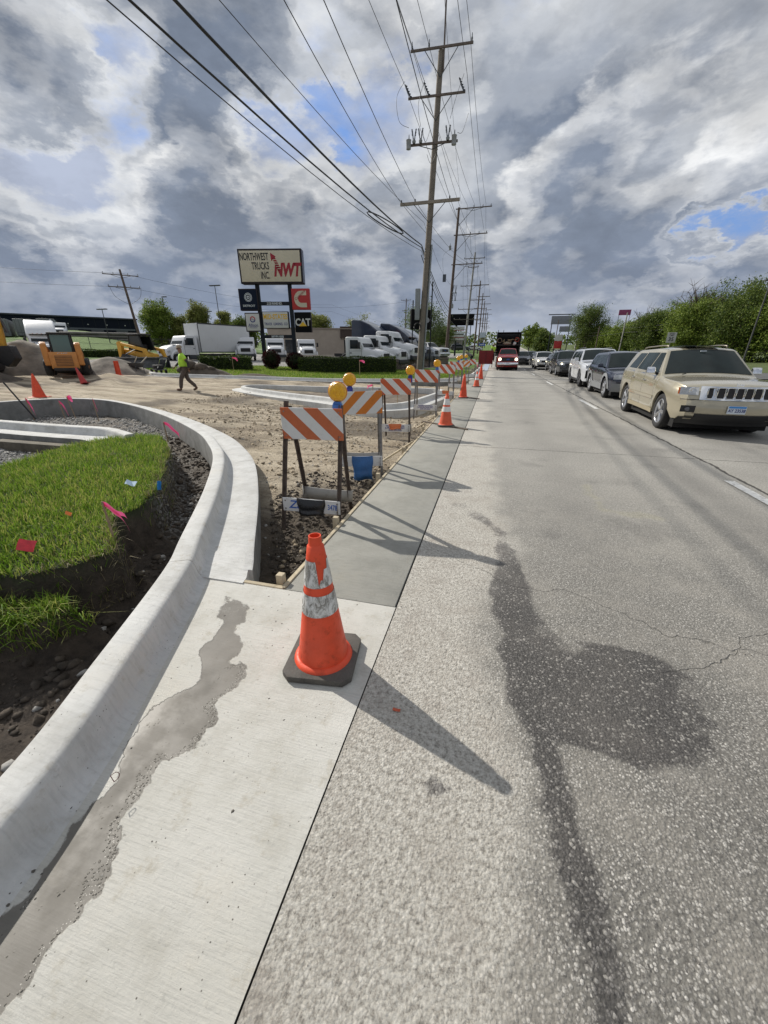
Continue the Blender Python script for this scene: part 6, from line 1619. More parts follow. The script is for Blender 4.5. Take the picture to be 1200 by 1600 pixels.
pickup('pickup_truck', 'first white pickup parked past the nearest pole behind the rail fence', (-8.6, 55.5, .9), R(-35), paint('white', (.62, .62, .62), 0), 'white pickups behind the rail fence', False)
pickup('pickup_truck', 'second white pickup, nose visible just past the nearest pole', (-10.8, 60, 1.0), R(-35), paint('white', (.62, .62, .62), 0), 'white pickups behind the rail fence', False)
# ================================================================ trucks and machines
TW = M('truck_white', (.66, .67, .68), .35, coat=.5, var=.03, dirt=.12, dirtcol=(.45, .44, .42)); TNAVY = M('truck_navy', (.010, .020, .045), .3, coat=.6, var=.1); FRM = M('chassis_black', (.014, .014, .015), .7, var=.3); TG = M('truck_glass', (.018, .024, .028), .12, spec=.2)
def gp(x, y): return (x, y, gz(x, y))
def twheel(t, x, y, r=.50, w=.28, rim=None):
    wl = link('wheel', None, t); wl.location = (x, y, r); wl.rotation_euler = (PI / 2, 0, 0)
    mb = MB(); mb.lathe([(r * .58, -w / 2), (r * .9, -w / 2), (r, -w * .35), (r, w * .35), (r * .9, w / 2), (r * .58, w / 2)], 24); mb.build('tyre', TYRE, wl, smooth=50)
    mb = MB(); s_ = 1 if y < 0 else -1
    mb.lathe([(r * .58, s_ * w * .45), (r * .5, s_ * w * .3), (r * .25, s_ * w * .25), (r * .2, s_ * w * .5), (0, s_ * w * .5)], 20); mb.build('rim', rim or TW, wl, smooth=40)
def m2(name, label, loc, rz, group=None, box=None, paintm=None, sc=1., cat='truck'):
    """conventional medium truck, nose +x, cab behind a sloping hood"""
    t = thing(name, label, cat, loc, rz, group); pm = paintm or TW; t.scale = (sc,) * 3
    # hood: lofted, narrowing to the nose
    mb = MB(); P = []
    for x, zt_, w, z0 in ((1.25, 1.90, 1.12, .95), (1.7, 1.86, 1.10, .95), (2.3, 1.76, 1.04, .95), (2.75, 1.62, .98, .85), (2.98, 1.42, .90, .80), (3.04, 1.20, .86, .75)):
        row = []
        for (a, b_) in ((-1, 0), (-1.0, .55), (-.97, .80), (-.85, .95), (-.5, 1.0), (0, 1.02), (.5, 1.0), (.85, .95), (.97, .80), (1.0, .55), (1, 0)): row.append((x, a * w, z0 + (zt_ - z0) * b_))
        P.append(row)
    mb.grid(P); mb.add(P[-1], [tuple(range(11))]); mb.build('hood', pm, t, smooth=45)
    for s_ in (-1, 1):
        mb = MB(); P = []
        for k in range(13):
            a = PI * k / 12; P.append([(2.05 + .62 * math.cos(a), s_ * y, .52 + .62 * math.sin(a)) for y in (.80, 1.20)] + [(2.05 + .70 * math.cos(a), s_ * 1.22, .52 + .72 * math.sin(a)), (2.05 + .80 * math.cos(a), s_ * 1.02, .52 + .84 * math.sin(a))])
        mb.grid(P, flip=s_ < 0); mb.build('fender', pm, t, smooth=60)
        mb = MB(); mb.prism([(.90, 1.12), (1.08, 1.10), (1.10, 1.28), (.86, 1.36)], 2.78, 3.0, 'x') if s_ > 0 else mb.prism([(-.90, 1.12), (-.86, 1.36), (-1.10, 1.28), (-1.08, 1.10)], 2.78, 3.0, 'x'); mb.build('headlight', LENS, t, bevel=.02)
        mb = MB(); mb.box((2.0, s_ * .78, 1.80), (.55, .16, .05)); mb.build('hood_vent', BLKP, t, bevel=.02)
    mb = MB(); mb.box((3.05, 0, 1.22), (.05, 1.12, .42)); gr = mb.build('grille', BLKP, t, bevel=.03)
    for k in range(4): mb = MB(); mb.box((3.08, 0, 1.07 + .1 * k), (.02, 1.02, .018)); mb.build('grille_bar', METAL, gr)
    mb = MB(); mb.box((3.02, 0, .62), (.28, 2.3, .32)); mb.build('bumper', METAL if not box else BLKP, t, bevel=.04)
    # cab
    mb = MB(); mb.prism([(-.35, .85), (1.35, .85), (1.35, 1.92), (.98, 2.62), (.80, 2.72), (-.20, 2.74), (-.35, 2.66)], -1.12, 1.12, 'y'); mb.build('cab', pm, t, bevel=.07, seg=3)
    mb = MB(); P = [[(1.375 - .37 * v - .01, y * (1.0 - .05 * v), 1.93 + .62 * v) for y in np.linspace(-.96, .96, 7)] for v in np.linspace(0, 1, 4)]
    mb.grid(P, flip=False); mb.build('windscreen', TG, t, smooth=0)
    for s_ in (-1, 1):
        mb = MB(); mb.prism([(.10, 1.80), (1.12, 1.80), (.86, 2.48), (.10, 2.50)], s_ * 1.118, s_ * 1.132, 'y'); mb.build('side_window', TG, t, bevel=.004)
        mb = MB(); mb.prism([(-.0, .92), (.02, .92), (.02, 2.58), (0, 2.58)], s_ * 1.12, s_ * 1.126, 'y'); mb.prism([(1.2, .95), (1.22, .95), (1.22, 1.86), (1.2, 1.86)], s_ * 1.12, s_ * 1.126, 'y'); mb.prism([(0, 1.62), (1.2, 1.62), (1.2, 1.635), (0, 1.635)], s_ * 1.12, s_ * 1.127, 'y'); mb.build('door_gap', BLKP, t)
        mb = MB(); mb.box((.16, s_ * 1.14, 1.48), (.18, .04, .06)); mb.build('door_handle', BLKP, t, bevel=.01)
        mb = MB(); mb.box((1.12, s_ * 1.42, 2.06), (.12, .22, .52)); mb.tube([(1.12, s_ * 1.1, 2.25), (1.12, s_ * 1.4, 2.28)], .02, 5); mb.tube([(1.12, s_ * 1.1, 1.85), (1.12, s_ * 1.4, 1.85)], .02, 5); mb.build('side_mirror', BLKP, t, bevel=.02)
        mb = MB(); mb.box((.3, s_ * 1.02, .62), (1.0, .3, .42)); mb.build('step_tank', METAL, t, bevel=.05)
        twheel(t, 2.05, s_ * .98); twheel(t, -3.4, s_ * .98)
    mb = MB(); mb.box((-1.8, .4, .82), (6.2, .1, .26)); mb.box((-1.8, -.4, .82), (6.2, .1, .26)); mb.box((1.9, 0, .85), (1.8, .9, .5)); mb.build('chassis', FRM, t)
    if box:
        L_, z1 = box; mb = MB(); mb.box((-.55 - L_ / 2, 0, (1.12 + z1) / 2), (L_, 2.5, z1 - 1.12)); bx = mb.build('cargo_box', M('box_white', (.62, .63, .63), .5, var=.03, vscale=.8, dirt=.15, dirtcol=(.4, .4, .38)), t, bevel=.03)
        for zz in (1.12, z1 - .04):
            for s_ in (-1, 1): mb = MB(); mb.box((-.55 - L_ / 2, s_ * 1.26, zz + .02), (L_, .03, .10)); mb.build('box_rail', METAL, bx)
        for xx in (-.56, -.54 - L_): mb = MB(); mb.box((xx, 1.26, (1.12 + z1) / 2), (.08, .03, z1 - 1.2)); mb.build('corner_post', METAL, bx); mb = MB(); mb.box((xx, -1.26, (1.12 + z1) / 2), (.08, .03, z1 - 1.2)); mb.build('corner_post', METAL, bx)
        mb = MB(); mb.box((-3.6, 0, .75), (L_ - 1.5, 2.2, .45)); mb.build('underride', FRM, t)
        twheel(t, -5.0, 1.0); twheel(t, -5.0, -1.0)
    return t
def facing(x, y, dx, dy): return math.atan2(dy, dx)
x, y = -31.7, 37.9
m2('box_truck', 'white box truck with a long plain cargo body, parked left of the pylon sign', (x, y, gz(x, y) - .35), R(-108), None, (6.6, 3.95))
grp = 'white short hood trucks parked facing the hedge'
for x, y, lab in ((-28.8, 44.0, 'white truck seen through the left post of the pylon sign'), (-26.2, 46.3, 'white truck framed between the two posts of the pylon sign'), (-22.9, 48.0, 'white truck right of the pylon sign, by the tan building')):
    m2('cab_truck', lab, (x, y, gz(x, y) - .05), R(-58), grp, sc=.93)
grp = 'white trucks in the row behind the hedge'
m2('cab_truck', 'nearest white truck of the row, side on behind the long hedge', (-11.9, 34.9, .10), R(-10), grp, sc=1.0)
m2('cab_truck', 'second white truck of the row with a black mesh nose', (-11.1, 37.6, .2), R(-10), grp, sc=1.04)
def sleeper(label, loc, rz, pm, group=None, sc=1.):
    t = m2('sleeper_truck', label, loc, rz, group, paintm=pm, sc=sc)
    mb = MB(); mb.prism([(-2.3, .9), (-.30, .9), (1.02, 2.35), (1.0, 2.66), (.55, 3.05), (-.3, 3.62), (-1.2, 3.98), (-2.3, 4.08)], -1.22, 1.22, 'y'); mb.build('sleeper_box', pm, t, bevel=.16, seg=4, smooth=60)
    mb = MB(); mb.box((1.10, 0, 2.60), (.34, 2.0, .10)); mb.build('sun_visor', BLKP, t, bevel=.03)
    for k in range(5): mb = MB(); mb.box((1.0, (k - 2) * .35, 2.68), (.06, .08, .03)); mb.build('clearance_lamp', AMB, t)
    mb = MB(); mb.tube([(-2.45, 1.0, 1), (-2.45, 1.0, 3.9), (-2.6, 1.0, 4.15)], .09, 10); mb.build('exhaust_stack', CHROME, t, smooth=60)
    return t
grp = 'sleeper trucks in the row behind the hedge'
m2('cab_truck', 'third white truck of the row with a slatted chrome nose', (-10.6, 40.2, .45), R(-10), 'white trucks in the row behind the hedge', sc=1.12)
sleeper('dark navy sleeper truck with the tallest rounded roof, behind the white cabs', (-12.2, 43.0, .55), R(-10), TNAVY, grp, 1.04)
sleeper('dark navy sleeper truck second from the pole', (-9.9, 45.6, .5), R(-10), TNAVY, grp, 1.0)
sleeper('silver roofed sleeper truck closest to the wooden pole', (-9.3, 48.6, .5), R(-10), M('truck_silver', (.30, .33, .37), .3, coat=.6), grp, .94)
o = sleeper('white sleeper truck behind the grey spoil pile, far left', (-35.9, 26.2, gz(-35.9, 26.2) - .1), R(-37), TW, None, .80)
# ---- skid steers -------------------------------------------------
YEL = M('machine_yellow', (.62, .33, .035), .5, var=.12, vscale=4, dirt=.35, dirtcol=(.3, .2, .1)); ORG = M('machine_orange', (.56, .23, .055), .5, var=.12, vscale=4, dirt=.35, dirtcol=(.3, .17, .09)); MBK = M('machine_black', (.016, .016, .017), .6, var=.3, vscale=5, dirt=.3, dirtcol=(.1, .09, .07)); BKT = M('bucket_steel', (.10, .10, .105), .5, metal=.5, var=.3, vscale=4, dirt=.3)
def skid(name, label, loc, rz, col, sc=1., tracks=False, bucket=True):
    t = thing(name, label, 'skid steer loader', loc, rz); t.scale = (sc,) * 3
    # rear towards -x, nose/bucket +x
    mb = MB(); mb.prism([(-1.45, .35), (1.0, .35), (1.0, .75), (-.6, 1.05), (-1.35, 1.12), (-1.5, .9)], -.48, .48, 'y'); mb.build('hull', col, t, bevel=.04)
    mb = MB(); mb.prism([(-1.54, .38), (-1.46, .36), (-1.40, 1.12), (-1.48, 1.16), (-1.56, 1.0)], -.56, .56, 'y'); rd = mb.build('rear_door', col, t, bevel=.03)
    mb = MB(); mb.box((-1.56, 0, .74), (.04, .70, .50)); mb.build('louvre_panel', M('louvre', (.20, .10, .04), .7, var=.2), rd, bevel=.02)
    for k in range(6): mb = MB(); mb.box((-1.585, 0, .55 + .075 * k), (.02, .66, .02)); mb.build('louvre_slat', col, rd)
    mb = MB(); mb.box((-1.5, 0, .34), (.22, 1.0, .14)); mb.build('rear_bumper', MBK, t, bevel=.03)
    cab_ = link('cab', None, t)
    mb = MB()
    for x0_, x1_ in ((-.75, -.55), (.75, .45)):
        for s_ in (-1, 1): mb = MB(); mb.tube([(x0_, s_ * .44, 1.0), (x1_, s_ * .42, 2.0)], .05, 6); mb.build('cab_post', MBK, cab_)
    mb = MB(); mb.box((-.05, 0, 2.03), (1.25, .96, .10)); mb.build('cab_roof', MBK, cab_, bevel=.03)
    mb = MB(); mb.prism([(-.78, 1.05), (-.74, 1.05), (-.56, 1.96), (-.60, 1.96)], -.38, .38, 'y'); mb.build('rear_window', M('tinted', (.10, .16, .14), .1, coat=.3), cab_)
    for s_ in (-1, 1): mb = MB(); mb.prism([(-.70, 1.1), (.66, 1.0), (.44, 1.94), (-.54, 1.94)], s_ * .42, s_ * .43, 'y'); mb.build('side_screen', M('screen_dark', (.02, .025, .025), .3), cab_)
    mb = MB(); mb.box((.05, 0, 1.15), (.5, .5, .5)); mb.build('seat', MBK, cab_, bevel=.06)
    for s_ in (-1, 1):
        arm_ = link('lift_arm', None, t)
        mb = MB(); mb.prism([(-1.50, .55), (-1.25, .50), (-1.05, 1.30), (-1.25, 1.62), (-1.48, 1.52)], s_ * .56, s_ * .80, 'y'); mb.build('arm_tower', col, arm_, bevel=.03)
        mb = MB(); mb.prism([(-1.40, 1.58), (-1.25, 1.36), (.95, .95), (1.30, .45), (1.48, .48), (1.25, 1.10)], s_ * .60, s_ * .76, 'y'); mb.build('arm_boom', col, arm_, bevel=.02)
        mb = MB(); mb.tube([(-.9, s_ * .68, .75), (.2, s_ * .68, 1.08)], .04, 8); mb.build('ram', CHROME, arm_)
        if tracks:
            mb = MB(); pr_ = [(-1.0, .0), (.75, .0), (1.05, .25), (1.0, .45), (-.95, .78), (-1.15, .62), (-1.3, .25)]; mb.prism(pr_, s_ * .58, s_ * .92, 'y'); mb.build('track', TYRE, t, bevel=.05)
            for k in range(5): mb = MB(); mb.lathe([(0, .01), (.14, .01), (.14, 0)], 12, mat=Matrix.Translation((-.8 + .4 * k, s_ * .925, .22)) @ Matrix.Rotation(PI / 2, 4, 'X')); mb.build('track_roller', col, t)
        else:
            for x in (-.78, .62):
                twheel(t, x, s_ * .76, .40, .30, col)
    if bucket:
        mb = MB(); P = []
        for x, z in ((1.45, .85), (1.35, .45), (1.42, .12), (1.70, .02), (2.30, .03)): P.append([(x, y, z) for y in (-.92, .92)])
        mb.grid(P); bk = mb.build('bucket', BKT, t); bk.modifiers.new('s', 'SOLIDIFY').thickness = .03
        for s_ in (-1, 1): mb = MB(); mb.prism([(1.45, .85), (1.35, .45), (1.42, .12), (1.70, .02), (2.30, .03)], s_ * .92, s_ * .95, 'y'); mb.build('bucket_side', BKT, bk)
    return t
sk = skid('skid_steer', 'orange skid steer seen from behind against the grey spoil pile', (-21.6, 16.6, .48), R(139), ORG, .98)
lettering('CASE', sk, SWH, (-1.52, 0, 1.06), .14, (PI / 2, 0, -PI / 2), ext=.004, sx=1.3, bold=.003)
skid('track_loader', 'yellow tracked loader with its wide bucket down, behind the wheelbarrow', (-27.0, 27.0, gz(-27.0, 27.0)), R(-8), YEL, 1.1, True, False)
t = thing('loader_bucket', 'wide dark steel loader bucket lying open side towards the road', 'bucket', (-24.2, 24.0, gz(-24.2, 24.0) - .25), R(46))
mb = MB(); mb.grid([[(x, y, z) for x in (-1.7, 1.7)] for y, z in ((.5, .95), (.55, .5), (.4, .12), (.1, .02), (-.55, .03))]); b_ = mb.build('shell', BKT, t); b_.modifiers.new('s', 'SOLIDIFY').thickness = .04
for s_ in (-1, 1): mb = MB(); mb.prism([(.5, .95), (.55, .5), (.4, .12), (.1, .02), (-.55, .03)], s_ * 1.7, s_ * 1.74, 'x'); mb.build('side_plate', BKT, b_)
mb = MB(); mb.box((0, .5, .98), (3.4, .12, .10)); mb.build('top_edge', BKT, t, bevel=.02)
# excavator at the left edge
t = thing('excavator', 'yellow excavator arm and body just inside the left edge of the photo', 'excavator', (-24.35, 14.55, .6), R(35))
mb = MB(); mb.box((-.9, 0, .45), (2.6, 2.3, .75)); mb.build('tracks', MBK, t, bevel=.15); mb = MB(); mb.box((-.9, 0, 1.35), (2.6, 2.2, .95)); mb.build('house', YEL, t, bevel=.08)
mb = MB(); mb.box((-.2, .6, 2.2), (1.1, .9, 1.3)); mb.build('cab', TG, t, bevel=.06)
mb = MB(); mb.prism([(.2, 1.5), (.6, 1.3), (1.0, 2.6), (.9, 4.1), (.55, 4.1), (.45, 2.8)], -.18, .18, 'y'); mb.build('boom', YEL, t, bevel=.03)
mb = MB(); mb.prism([(.50, 4.1), (.9, 4.2), (1.25, 2.5), (1.15, 1.2), (.9, 1.2), (.85, 2.5)], -.13, .13, 'y'); mb.build('stick', YEL, t, bevel=.03)
mb = MB(); mb.tube([(.95, .1, 3.7), (1.35, .1, 1.9)], .07, 8); mb.build('ram', BKT, t); mb = MB(); mb.prism([(.7, 1.25), (1.4, 1.3), (1.5, .7), (1.1, .3), (.65, .6)], -.4, .4, 'y'); mb.build('bucket', MBK, t, bevel=.05)
# wheelbarrow + concrete saw
t = thing('wheelbarrow', 'old wheelbarrow with pale wooden handles tipped up by the spoil', 'wheelbarrow', (-21.0, 20.3, .40), R(-20))
mb = MB(); P = [[(sx * a, sy * b_, z) for sx, sy in ((-1, -1), (1, -1), (1, 1), (-1, 1))] for a, b_, z in ((.25, .18, .35), (.45, .34, .62))]; mb.grid(P, closed=True); mb.add(P[0], [(0, 1, 2, 3)]); mb.build('tray', BKT, t)
for s_ in (-1, 1): mb = MB(); mb.tube([(-.55, s_ * .1, .2), (.9, s_ * .28, .95)], .028, 6); mb.build('handle', M('pale_handle', (.55, .52, .45), .7), t); mb = MB(); mb.tube([(.3, s_ * .22, .55), (.4, s_ * .22, -.05)], .02, 6); mb.build('leg', BKT, t)
mb = MB(); mb.lathe([(.1, -.05), (.2, -.05), (.2, .05), (.1, .05)], 16, mat=Matrix.Translation((-.6, 0, .15)) @ Matrix.Rotation(PI / 2, 4, 'X')); mb.build('wheel', TYRE, t)
t = thing('concrete_saw', 'small dark walk behind concrete saw on wheels next to the wheelbarrow', 'saw', (-20.1, 21.0, .38), R(-25))
mb = MB(); mb.box((0, 0, .38), (.6, .45, .25)); mb.build('engine', MBK, t, bevel=.04); mb = MB(); mb.box((0, 0, .22), (1.1, .5, .05)); mb.build('deck', BKT, t)
for x in (-.35, .35):
    for s_ in (-1, 1): mb = MB(); mb.lathe([(0, .03), (.13, .03), (.15, 0), (.13, -.03), (0, -.03)], 14, mat=Matrix.Translation((x, s_ * .28, .14)) @ Matrix.Rotation(PI / 2, 4, 'X')); mb.build('wheel', TYRE, t)
mb = MB(); mb.tube([(.4, .2, .3), (1.0, .2, .85)], .018, 5); mb.tube([(.4, -.2, .3), (1.0, -.2, .85)], .018, 5); mb.tube([(1.0, .2, .85), (1.0, -.2, .85)], .018, 5); mb.build('handle_bar', CHROME, t)
# spoil piles
def pile(name, label, x, y, rx, ry, h, mat, seed, rz=0, z0=None):
    n = 46; X, Y = np.meshgrid(np.linspace(-1.15, 1.15, n), np.linspace(-1.15, 1.15, n), indexing='ij')
    rr_ = np.hypot(X, Y) + .18 * fbm(X + seed, Y, 1.4, 3); Z = h * np.clip(1 - rr_, -.15, 1) ** 1 ; Z = np.where(Z > .8 * h, .8 * h + (Z - .8 * h) * .5, Z)
    Z = Z + h * .16 * fbm(X + seed, Y + 3, 3.5, 5)
    o = height_sheet(name, None, None, lambda a, b_: Z, mat, XY=(X * rx, Y * ry)); o.location = (x, y, (gz(x, y) if z0 is None else z0) - .05); o.rotation_euler = (0, 0, rz)
    return tag(o, label, 'dirt pile')
SP = M('spoil_grey', (.20, .175, .145), .95, var=.4, vscale=1.6, bump=1., bscale=9, dirt=.5, dirtcol=(.11, .09, .07)); SPD = M('spoil_dark', (.085, .068, .052), .95, var=.5, vscale=2, bump=1., bscale=7)
pile('spoil_pile', 'tall grey spoil pile left of the orange skid steer', -25.6, 17.4, 2.9, 2.4, 1.95, SP, 3, R(35))
pile('spoil_pile', 'lower grey spoil pile between the orange skid steer and yellow loader', -22.6, 20.0, 2.4, 1.8, 1.05, SP, 9, R(30))
pile('spoil_pile', 'dark soil heap at the left edge below the excavator', -23.4, 12.6, 2.6, 2.0, 1.0, SPD, 5, R(20))
pile('topsoil_heap', 'lumpy topsoil heap and boulders at the end of the hedge', -17.6, 21.9, 1.9, .9, .75, SPD, 7, R(15))
pile('topsoil_heap', 'flat band of torn topsoil along the foot of the left hedge', -14.6, 22.6, 2.2, .6, .3, SPD, 2, R(12))
for k, (x, y, r_) in enumerate(((-18.3, 21.6, .42), (-17.6, 21.7, .34), (-17.0, 21.9, .25), (-18.9, 21.5, .22))):
    tag(MB().ico((x, y, gz(x, y) + .55 - .1 * k), r_, 2, .16, (1.3, .9, .8)).build('boulder', SPD, smooth=60), ('largest', 'second', 'third', 'smallest')[k] + ' lump of clay on the topsoil heap by the hedge', 'boulder')
# ================================================================ people
SKIN = M('skin', (.36, .19, .125), .55); SKIND = M('skin_tan', (.22, .12, .08), .6)
def skin_body(name, joints, edges, radii, mat, parent, root=0, sub=2):
    me = bpy.data.meshes.new(name); me.from_pydata(joints, edges, []); me.materials.append(mat)
    o = link(name, me, parent); sm = o.modifiers.new('skin', 'SKIN'); sm.use_smooth_shade = True
    for v, r_ in zip(me.skin_vertices[0].data, radii): v.radius = r_ if isinstance(r_, tuple) else (r_, r_)
    me.skin_vertices[0].data[root].use_root = True
    o.modifiers.new('sub', 'SUBSURF').levels = sub; o.modifiers['sub'].render_levels = sub
    dg = bpy.context.evaluated_depsgraph_get(); me2 = bpy.data.meshes.new_from_object(o.evaluated_get(dg)); o.modifiers.clear(); o.data = me2
    return o
def person(label, loc, rz, shirt, trousers, pose='walk', sc=1., hat='cap', sleeve=None, group=None):
    """local +x = walking direction, z up; 1.78 m"""
    t = thing('person', label, 'person', loc, rz, group); t.scale = (sc,) * 3
    if pose == 'walk':
        hip = (0, 0, .93); hl, hr = (0, .09, .90), (0, -.09, .90)
        kl, kr = (.20, .11, .50), (-.05, -.10, .48); al, ar = (.27, .12, .09), (-.34, -.11, .13)
        ch = (.02, 0, 1.28); nk = (.03, 0, 1.48); hd = (.06, 0, 1.63); sl, sr = (.02, .20, 1.42), (.02, -.20, 1.42)
        el, er = (-.16, .27, 1.16), (.13, -.28, 1.16); wl_, wr = (-.16, .28, .90), (.34, -.28, .98)
        toe = ((.45, .13, .09), (-.20, -.11, .035))
    elif pose == 'bend':
        hip = (0, 0, .88); hl, hr = (0, .1, .86), (0, -.1, .86); kl, kr = (.14, .13, .46), (.05, -.15, .46); al, ar = (.08, .13, .08), (-.06, -.16, .08)
        ch = (.30, 0, 1.10); nk = (.46, 0, 1.20); hd = (.58, 0, 1.22); sl, sr = (.40, .19, 1.16), (.40, -.19, 1.16)
        el, er = (.52, .22, .88), (.50, -.22, .86); wl_, wr = (.60, .16, .62), (.58, -.14, .62); toe = ((.26, .14, .03), (.12, -.17, .03))
    else:
        hip = (0, 0, .93); hl, hr = (0, .09, .90), (0, -.09, .90); kl, kr = (.03, .11, .48), (.0, -.11, .48); al, ar = (0, .12, .09), (0, -.12, .09)
        ch = (.0, 0, 1.28); nk = (.0, 0, 1.48); hd = (.03, 0, 1.63); sl, sr = (0, .20, 1.42), (0, -.20, 1.42)
        el, er = (.06, .26, 1.14), (.1, -.26, 1.16); wl_, wr = (.30, .22, 1.04), (.34, -.18, 1.08); toe = ((.2, .13, .03), (.2, -.13, .03))
    J_ = [hip, ch, nk, hd, (hd[0] + (.05 if pose == 'bend' else .0), 0, hd[2] + (.02 if pose == 'bend' else .10)), sl, sr, el, er, wl_, wr, hl, hr, kl, kr, al, ar, toe[0], toe[1]]
    E_ = [(0, 1), (1, 2), (2, 3), (3, 4), (1, 5), (1, 6), (5, 7), (6, 8), (7, 9), (8, 10), (0, 11), (0, 12), (11, 13), (12, 14), (13, 15), (14, 16), (15, 17), (16, 18)]
    R_ = [(.14, .11), (.15, .12), .055, .09, .085, .075, .075, .05, .05, .034, .034, .095, .095, .068, .068, .048, .048, .042, .042]
    skin_body('body', J_, E_, R_, SKIND, t)
    # shirt
    q_ = Vector(ch); J2 = [tuple((Vector(hip) + Vector((0, 0, -.03)))), tuple((Vector(hip) + q_) / 2), ch, tuple(Vector(nk) + Vector((0, 0, -.05))), sl, sr, tuple(Vector(sl).lerp(Vector(el), .62)), tuple(Vector(sr).lerp(Vector(er), .62))]
    skin_body('shirt', J2, [(0, 1), (1, 2), (2, 3), (2, 4), (2, 5), (4, 6), (5, 7)], [(.185, .20), (.19, .215), (.175, .215), .10, .11, .11, .088, .088], shirt, t, 2)
    for s0, e0, w0 in ((sl, el, wl_), (sr, er, wr)):
        if sleeve: skin_body('sleeve', [tuple(Vector(s0).lerp(Vector(e0), .55)), e0, tuple(Vector(e0).lerp(Vector(w0), .95))], [(0, 1), (1, 2)], [.062, .058, .042], sleeve, t)
        d = (Vector(w0) - Vector(e0)).normalized(); p = Vector(w0) + d * .05; side = Vector((0, 1, 0))
        hd_ = skin_body('hand', [tuple(w0), tuple(p)] + [tuple(p + d * (.085 - .012 * abs(k - 1.2)) + Vector((.018 * (k - 1.5), 0, 0)) + Vector((.0, -.012 * (1 if s0[1] > 0 else -1), 0))) for k in range(4)] + [tuple(Vector(w0) + d * .06 + Vector((.045, 0, .0)))], [(0, 1), (1, 2), (1, 3), (1, 4), (1, 5), (0, 6)], [.026, .036, .010, .010, .010, .009, .011], SKIND, t, sub=1)
    # trousers
    skin_body('trousers', [tuple(Vector(hip) + Vector((0, 0, .02))), hl, hr, kl, kr, tuple(Vector(al) + Vector((0, 0, .03))), tuple(Vector(ar) + Vector((0, 0, .03)))], [(0, 1), (0, 2), (1, 3), (2, 4), (3, 5), (4, 6)], [(.16, .13), .115, .115, .088, .088, .075, .075], trousers, t)
    BOOT = M('boot_brown', (.10, .055, .03), .7)
    for a_, t_ in ((al, toe[0]), (ar, toe[1])):
        a_ = Vector(a_); t_ = Vector(t_); back_ = a_ + (a_ - t_) * Vector((.25, .25, 0)).length * Vector((1, 0, 0)) if False else a_ - Vector((.05, 0, .045))
        skin_body('boot', [tuple(a_ + Vector((0, 0, .07))), tuple(a_ - Vector((.0, 0, .03))), tuple(a_.lerp(t_, .55) - Vector((0, 0, .01))), tuple(t_)], [(0, 1), (1, 2), (2, 3)], [.06, .062, .055, .042], BOOT, t)
    # face and hat
    h = Vector(hd) + Vector((0, 0, .05))
    f = MB(); f.ico((h.x + .095, 0, h.z - .01), .018, 1, 0, (1.2, .8, 1.4)); 
    f.build('nose', SKIND, t)
    for s_ in (-1, 1): f = MB(); f.ico((h.x, s_ * .088, h.z - .01), .022, 1, 0, (.9, .4, 1.4)); f.build('ear', SKIND, t)
    f = MB(); f.box((h.x + .082, 0, h.z + .02), (.03, .15, .03)); f.build('safety_glasses', MBK, t, bevel=.008)
    hm = {'cap': M('cap_tan', (.30, .24, .17), .8), 'white': M('helmet_white', (.7, .7, .68), .4), 'yellow': M('helmet_yellow', (.6, .5, .05), .5)}[hat]
    f = MB(); f.lathe([(.107, 0), (.108, .03), (.095, .075), (.06, .105), (0, .115)], 18, c=(h.x - .005, 0, h.z + .035)); f.lathe([(.10, .0), (.18, -.008), (.18, .0), (.10, .012)], 18, c=(h.x - .005, 0, h.z + .035), a0=-PI / 3.2 if hat == 'cap' else 0, a1=PI / 3.2 if hat == 'cap' else 2 * PI); f.build('cap', hm, t, smooth=50)
    return t
HIV = M('hi_vis', (.42, .72, .06), .7, var=.15, vscale=8, bump=.8, bscale=9); DKS = M('dark_sleeve', (.03, .028, .03), .8); BRN = M('work_trousers', (.085, .065, .055), .85, var=.3, vscale=9, bump=.8, bscale=12)
person('worker in a lime green shirt, tan cap and brown trousers striding across the dirt', (-12.55, 14.5, gz(-12.55, 14.5) - .02), R(222), HIV, BRN, 'walk', 1.0, 'cap', DKS)
bpy.data.objects['person'].location.z = gz(-12.55, 14.5) + .0
mb = MB(); mb.lathe([(0, .004), (.04, .004), (.042, 0)], 16); bdg = mb.build('chest_emblem', M('emblem_green', (.10, .22, .03), .7), bpy.data.objects['person'], smooth=0); bdg.location = (.10, .165, 1.30); bdg.rotation_euler = (R(-90), 0, R(-25))
GRS = M('grey_hoodie', (.20, .20, .19), .85, var=.2); NAVYT = M('navy_trousers', (.02, .022, .03), .85)
person('worker in grey top bent forward over the verge behind the far barricades', (-2.35, 46.0, .3), R(190), GRS, NAVYT, 'bend', 1.05, 'cap', GRS)
person('worker in a hi vis vest standing against the black dump body', (-.15, 46.9, .7), R(-60), HIV, NAVYT, 'stand', 1.0, 'cap', DKS)
# ================================================================ hedges, shrubs, fences
HEDGE = leafmat('hedge_leaf', [(.012, .022, .005), (.035, .06, .010), (.10, .14, .022)], .25, 6.)
HCORE = M('hedge_core', (.02, .03, .010), 1.)  # dark solid, paints the shade inside hedges and shrubs
def leafcloud(name, P, size, mat, parent=None, seed=1, up=.0):
    rg_ = np.random.RandomState(seed); n = len(P); a = rg_.randn(n, 3); a /= np.linalg.norm(a, axis=1)[:, None]; b_ = rg_.randn(n, 3); b_ -= (b_ * a).sum(1)[:, None] * a; b_ /= np.linalg.norm(b_, axis=1)[:, None]
    s_ = size * (.6 + .8 * rg_.rand(n))[:, None]
    V = np.stack([P - a * s_, P - b_ * s_ * .55, P + a * s_, P + b_ * s_ * .55], 1).reshape(-1, 3); F = np.arange(n * 4).reshape(-1, 4)
    return fast_tris(name, V, F, mat, parent)
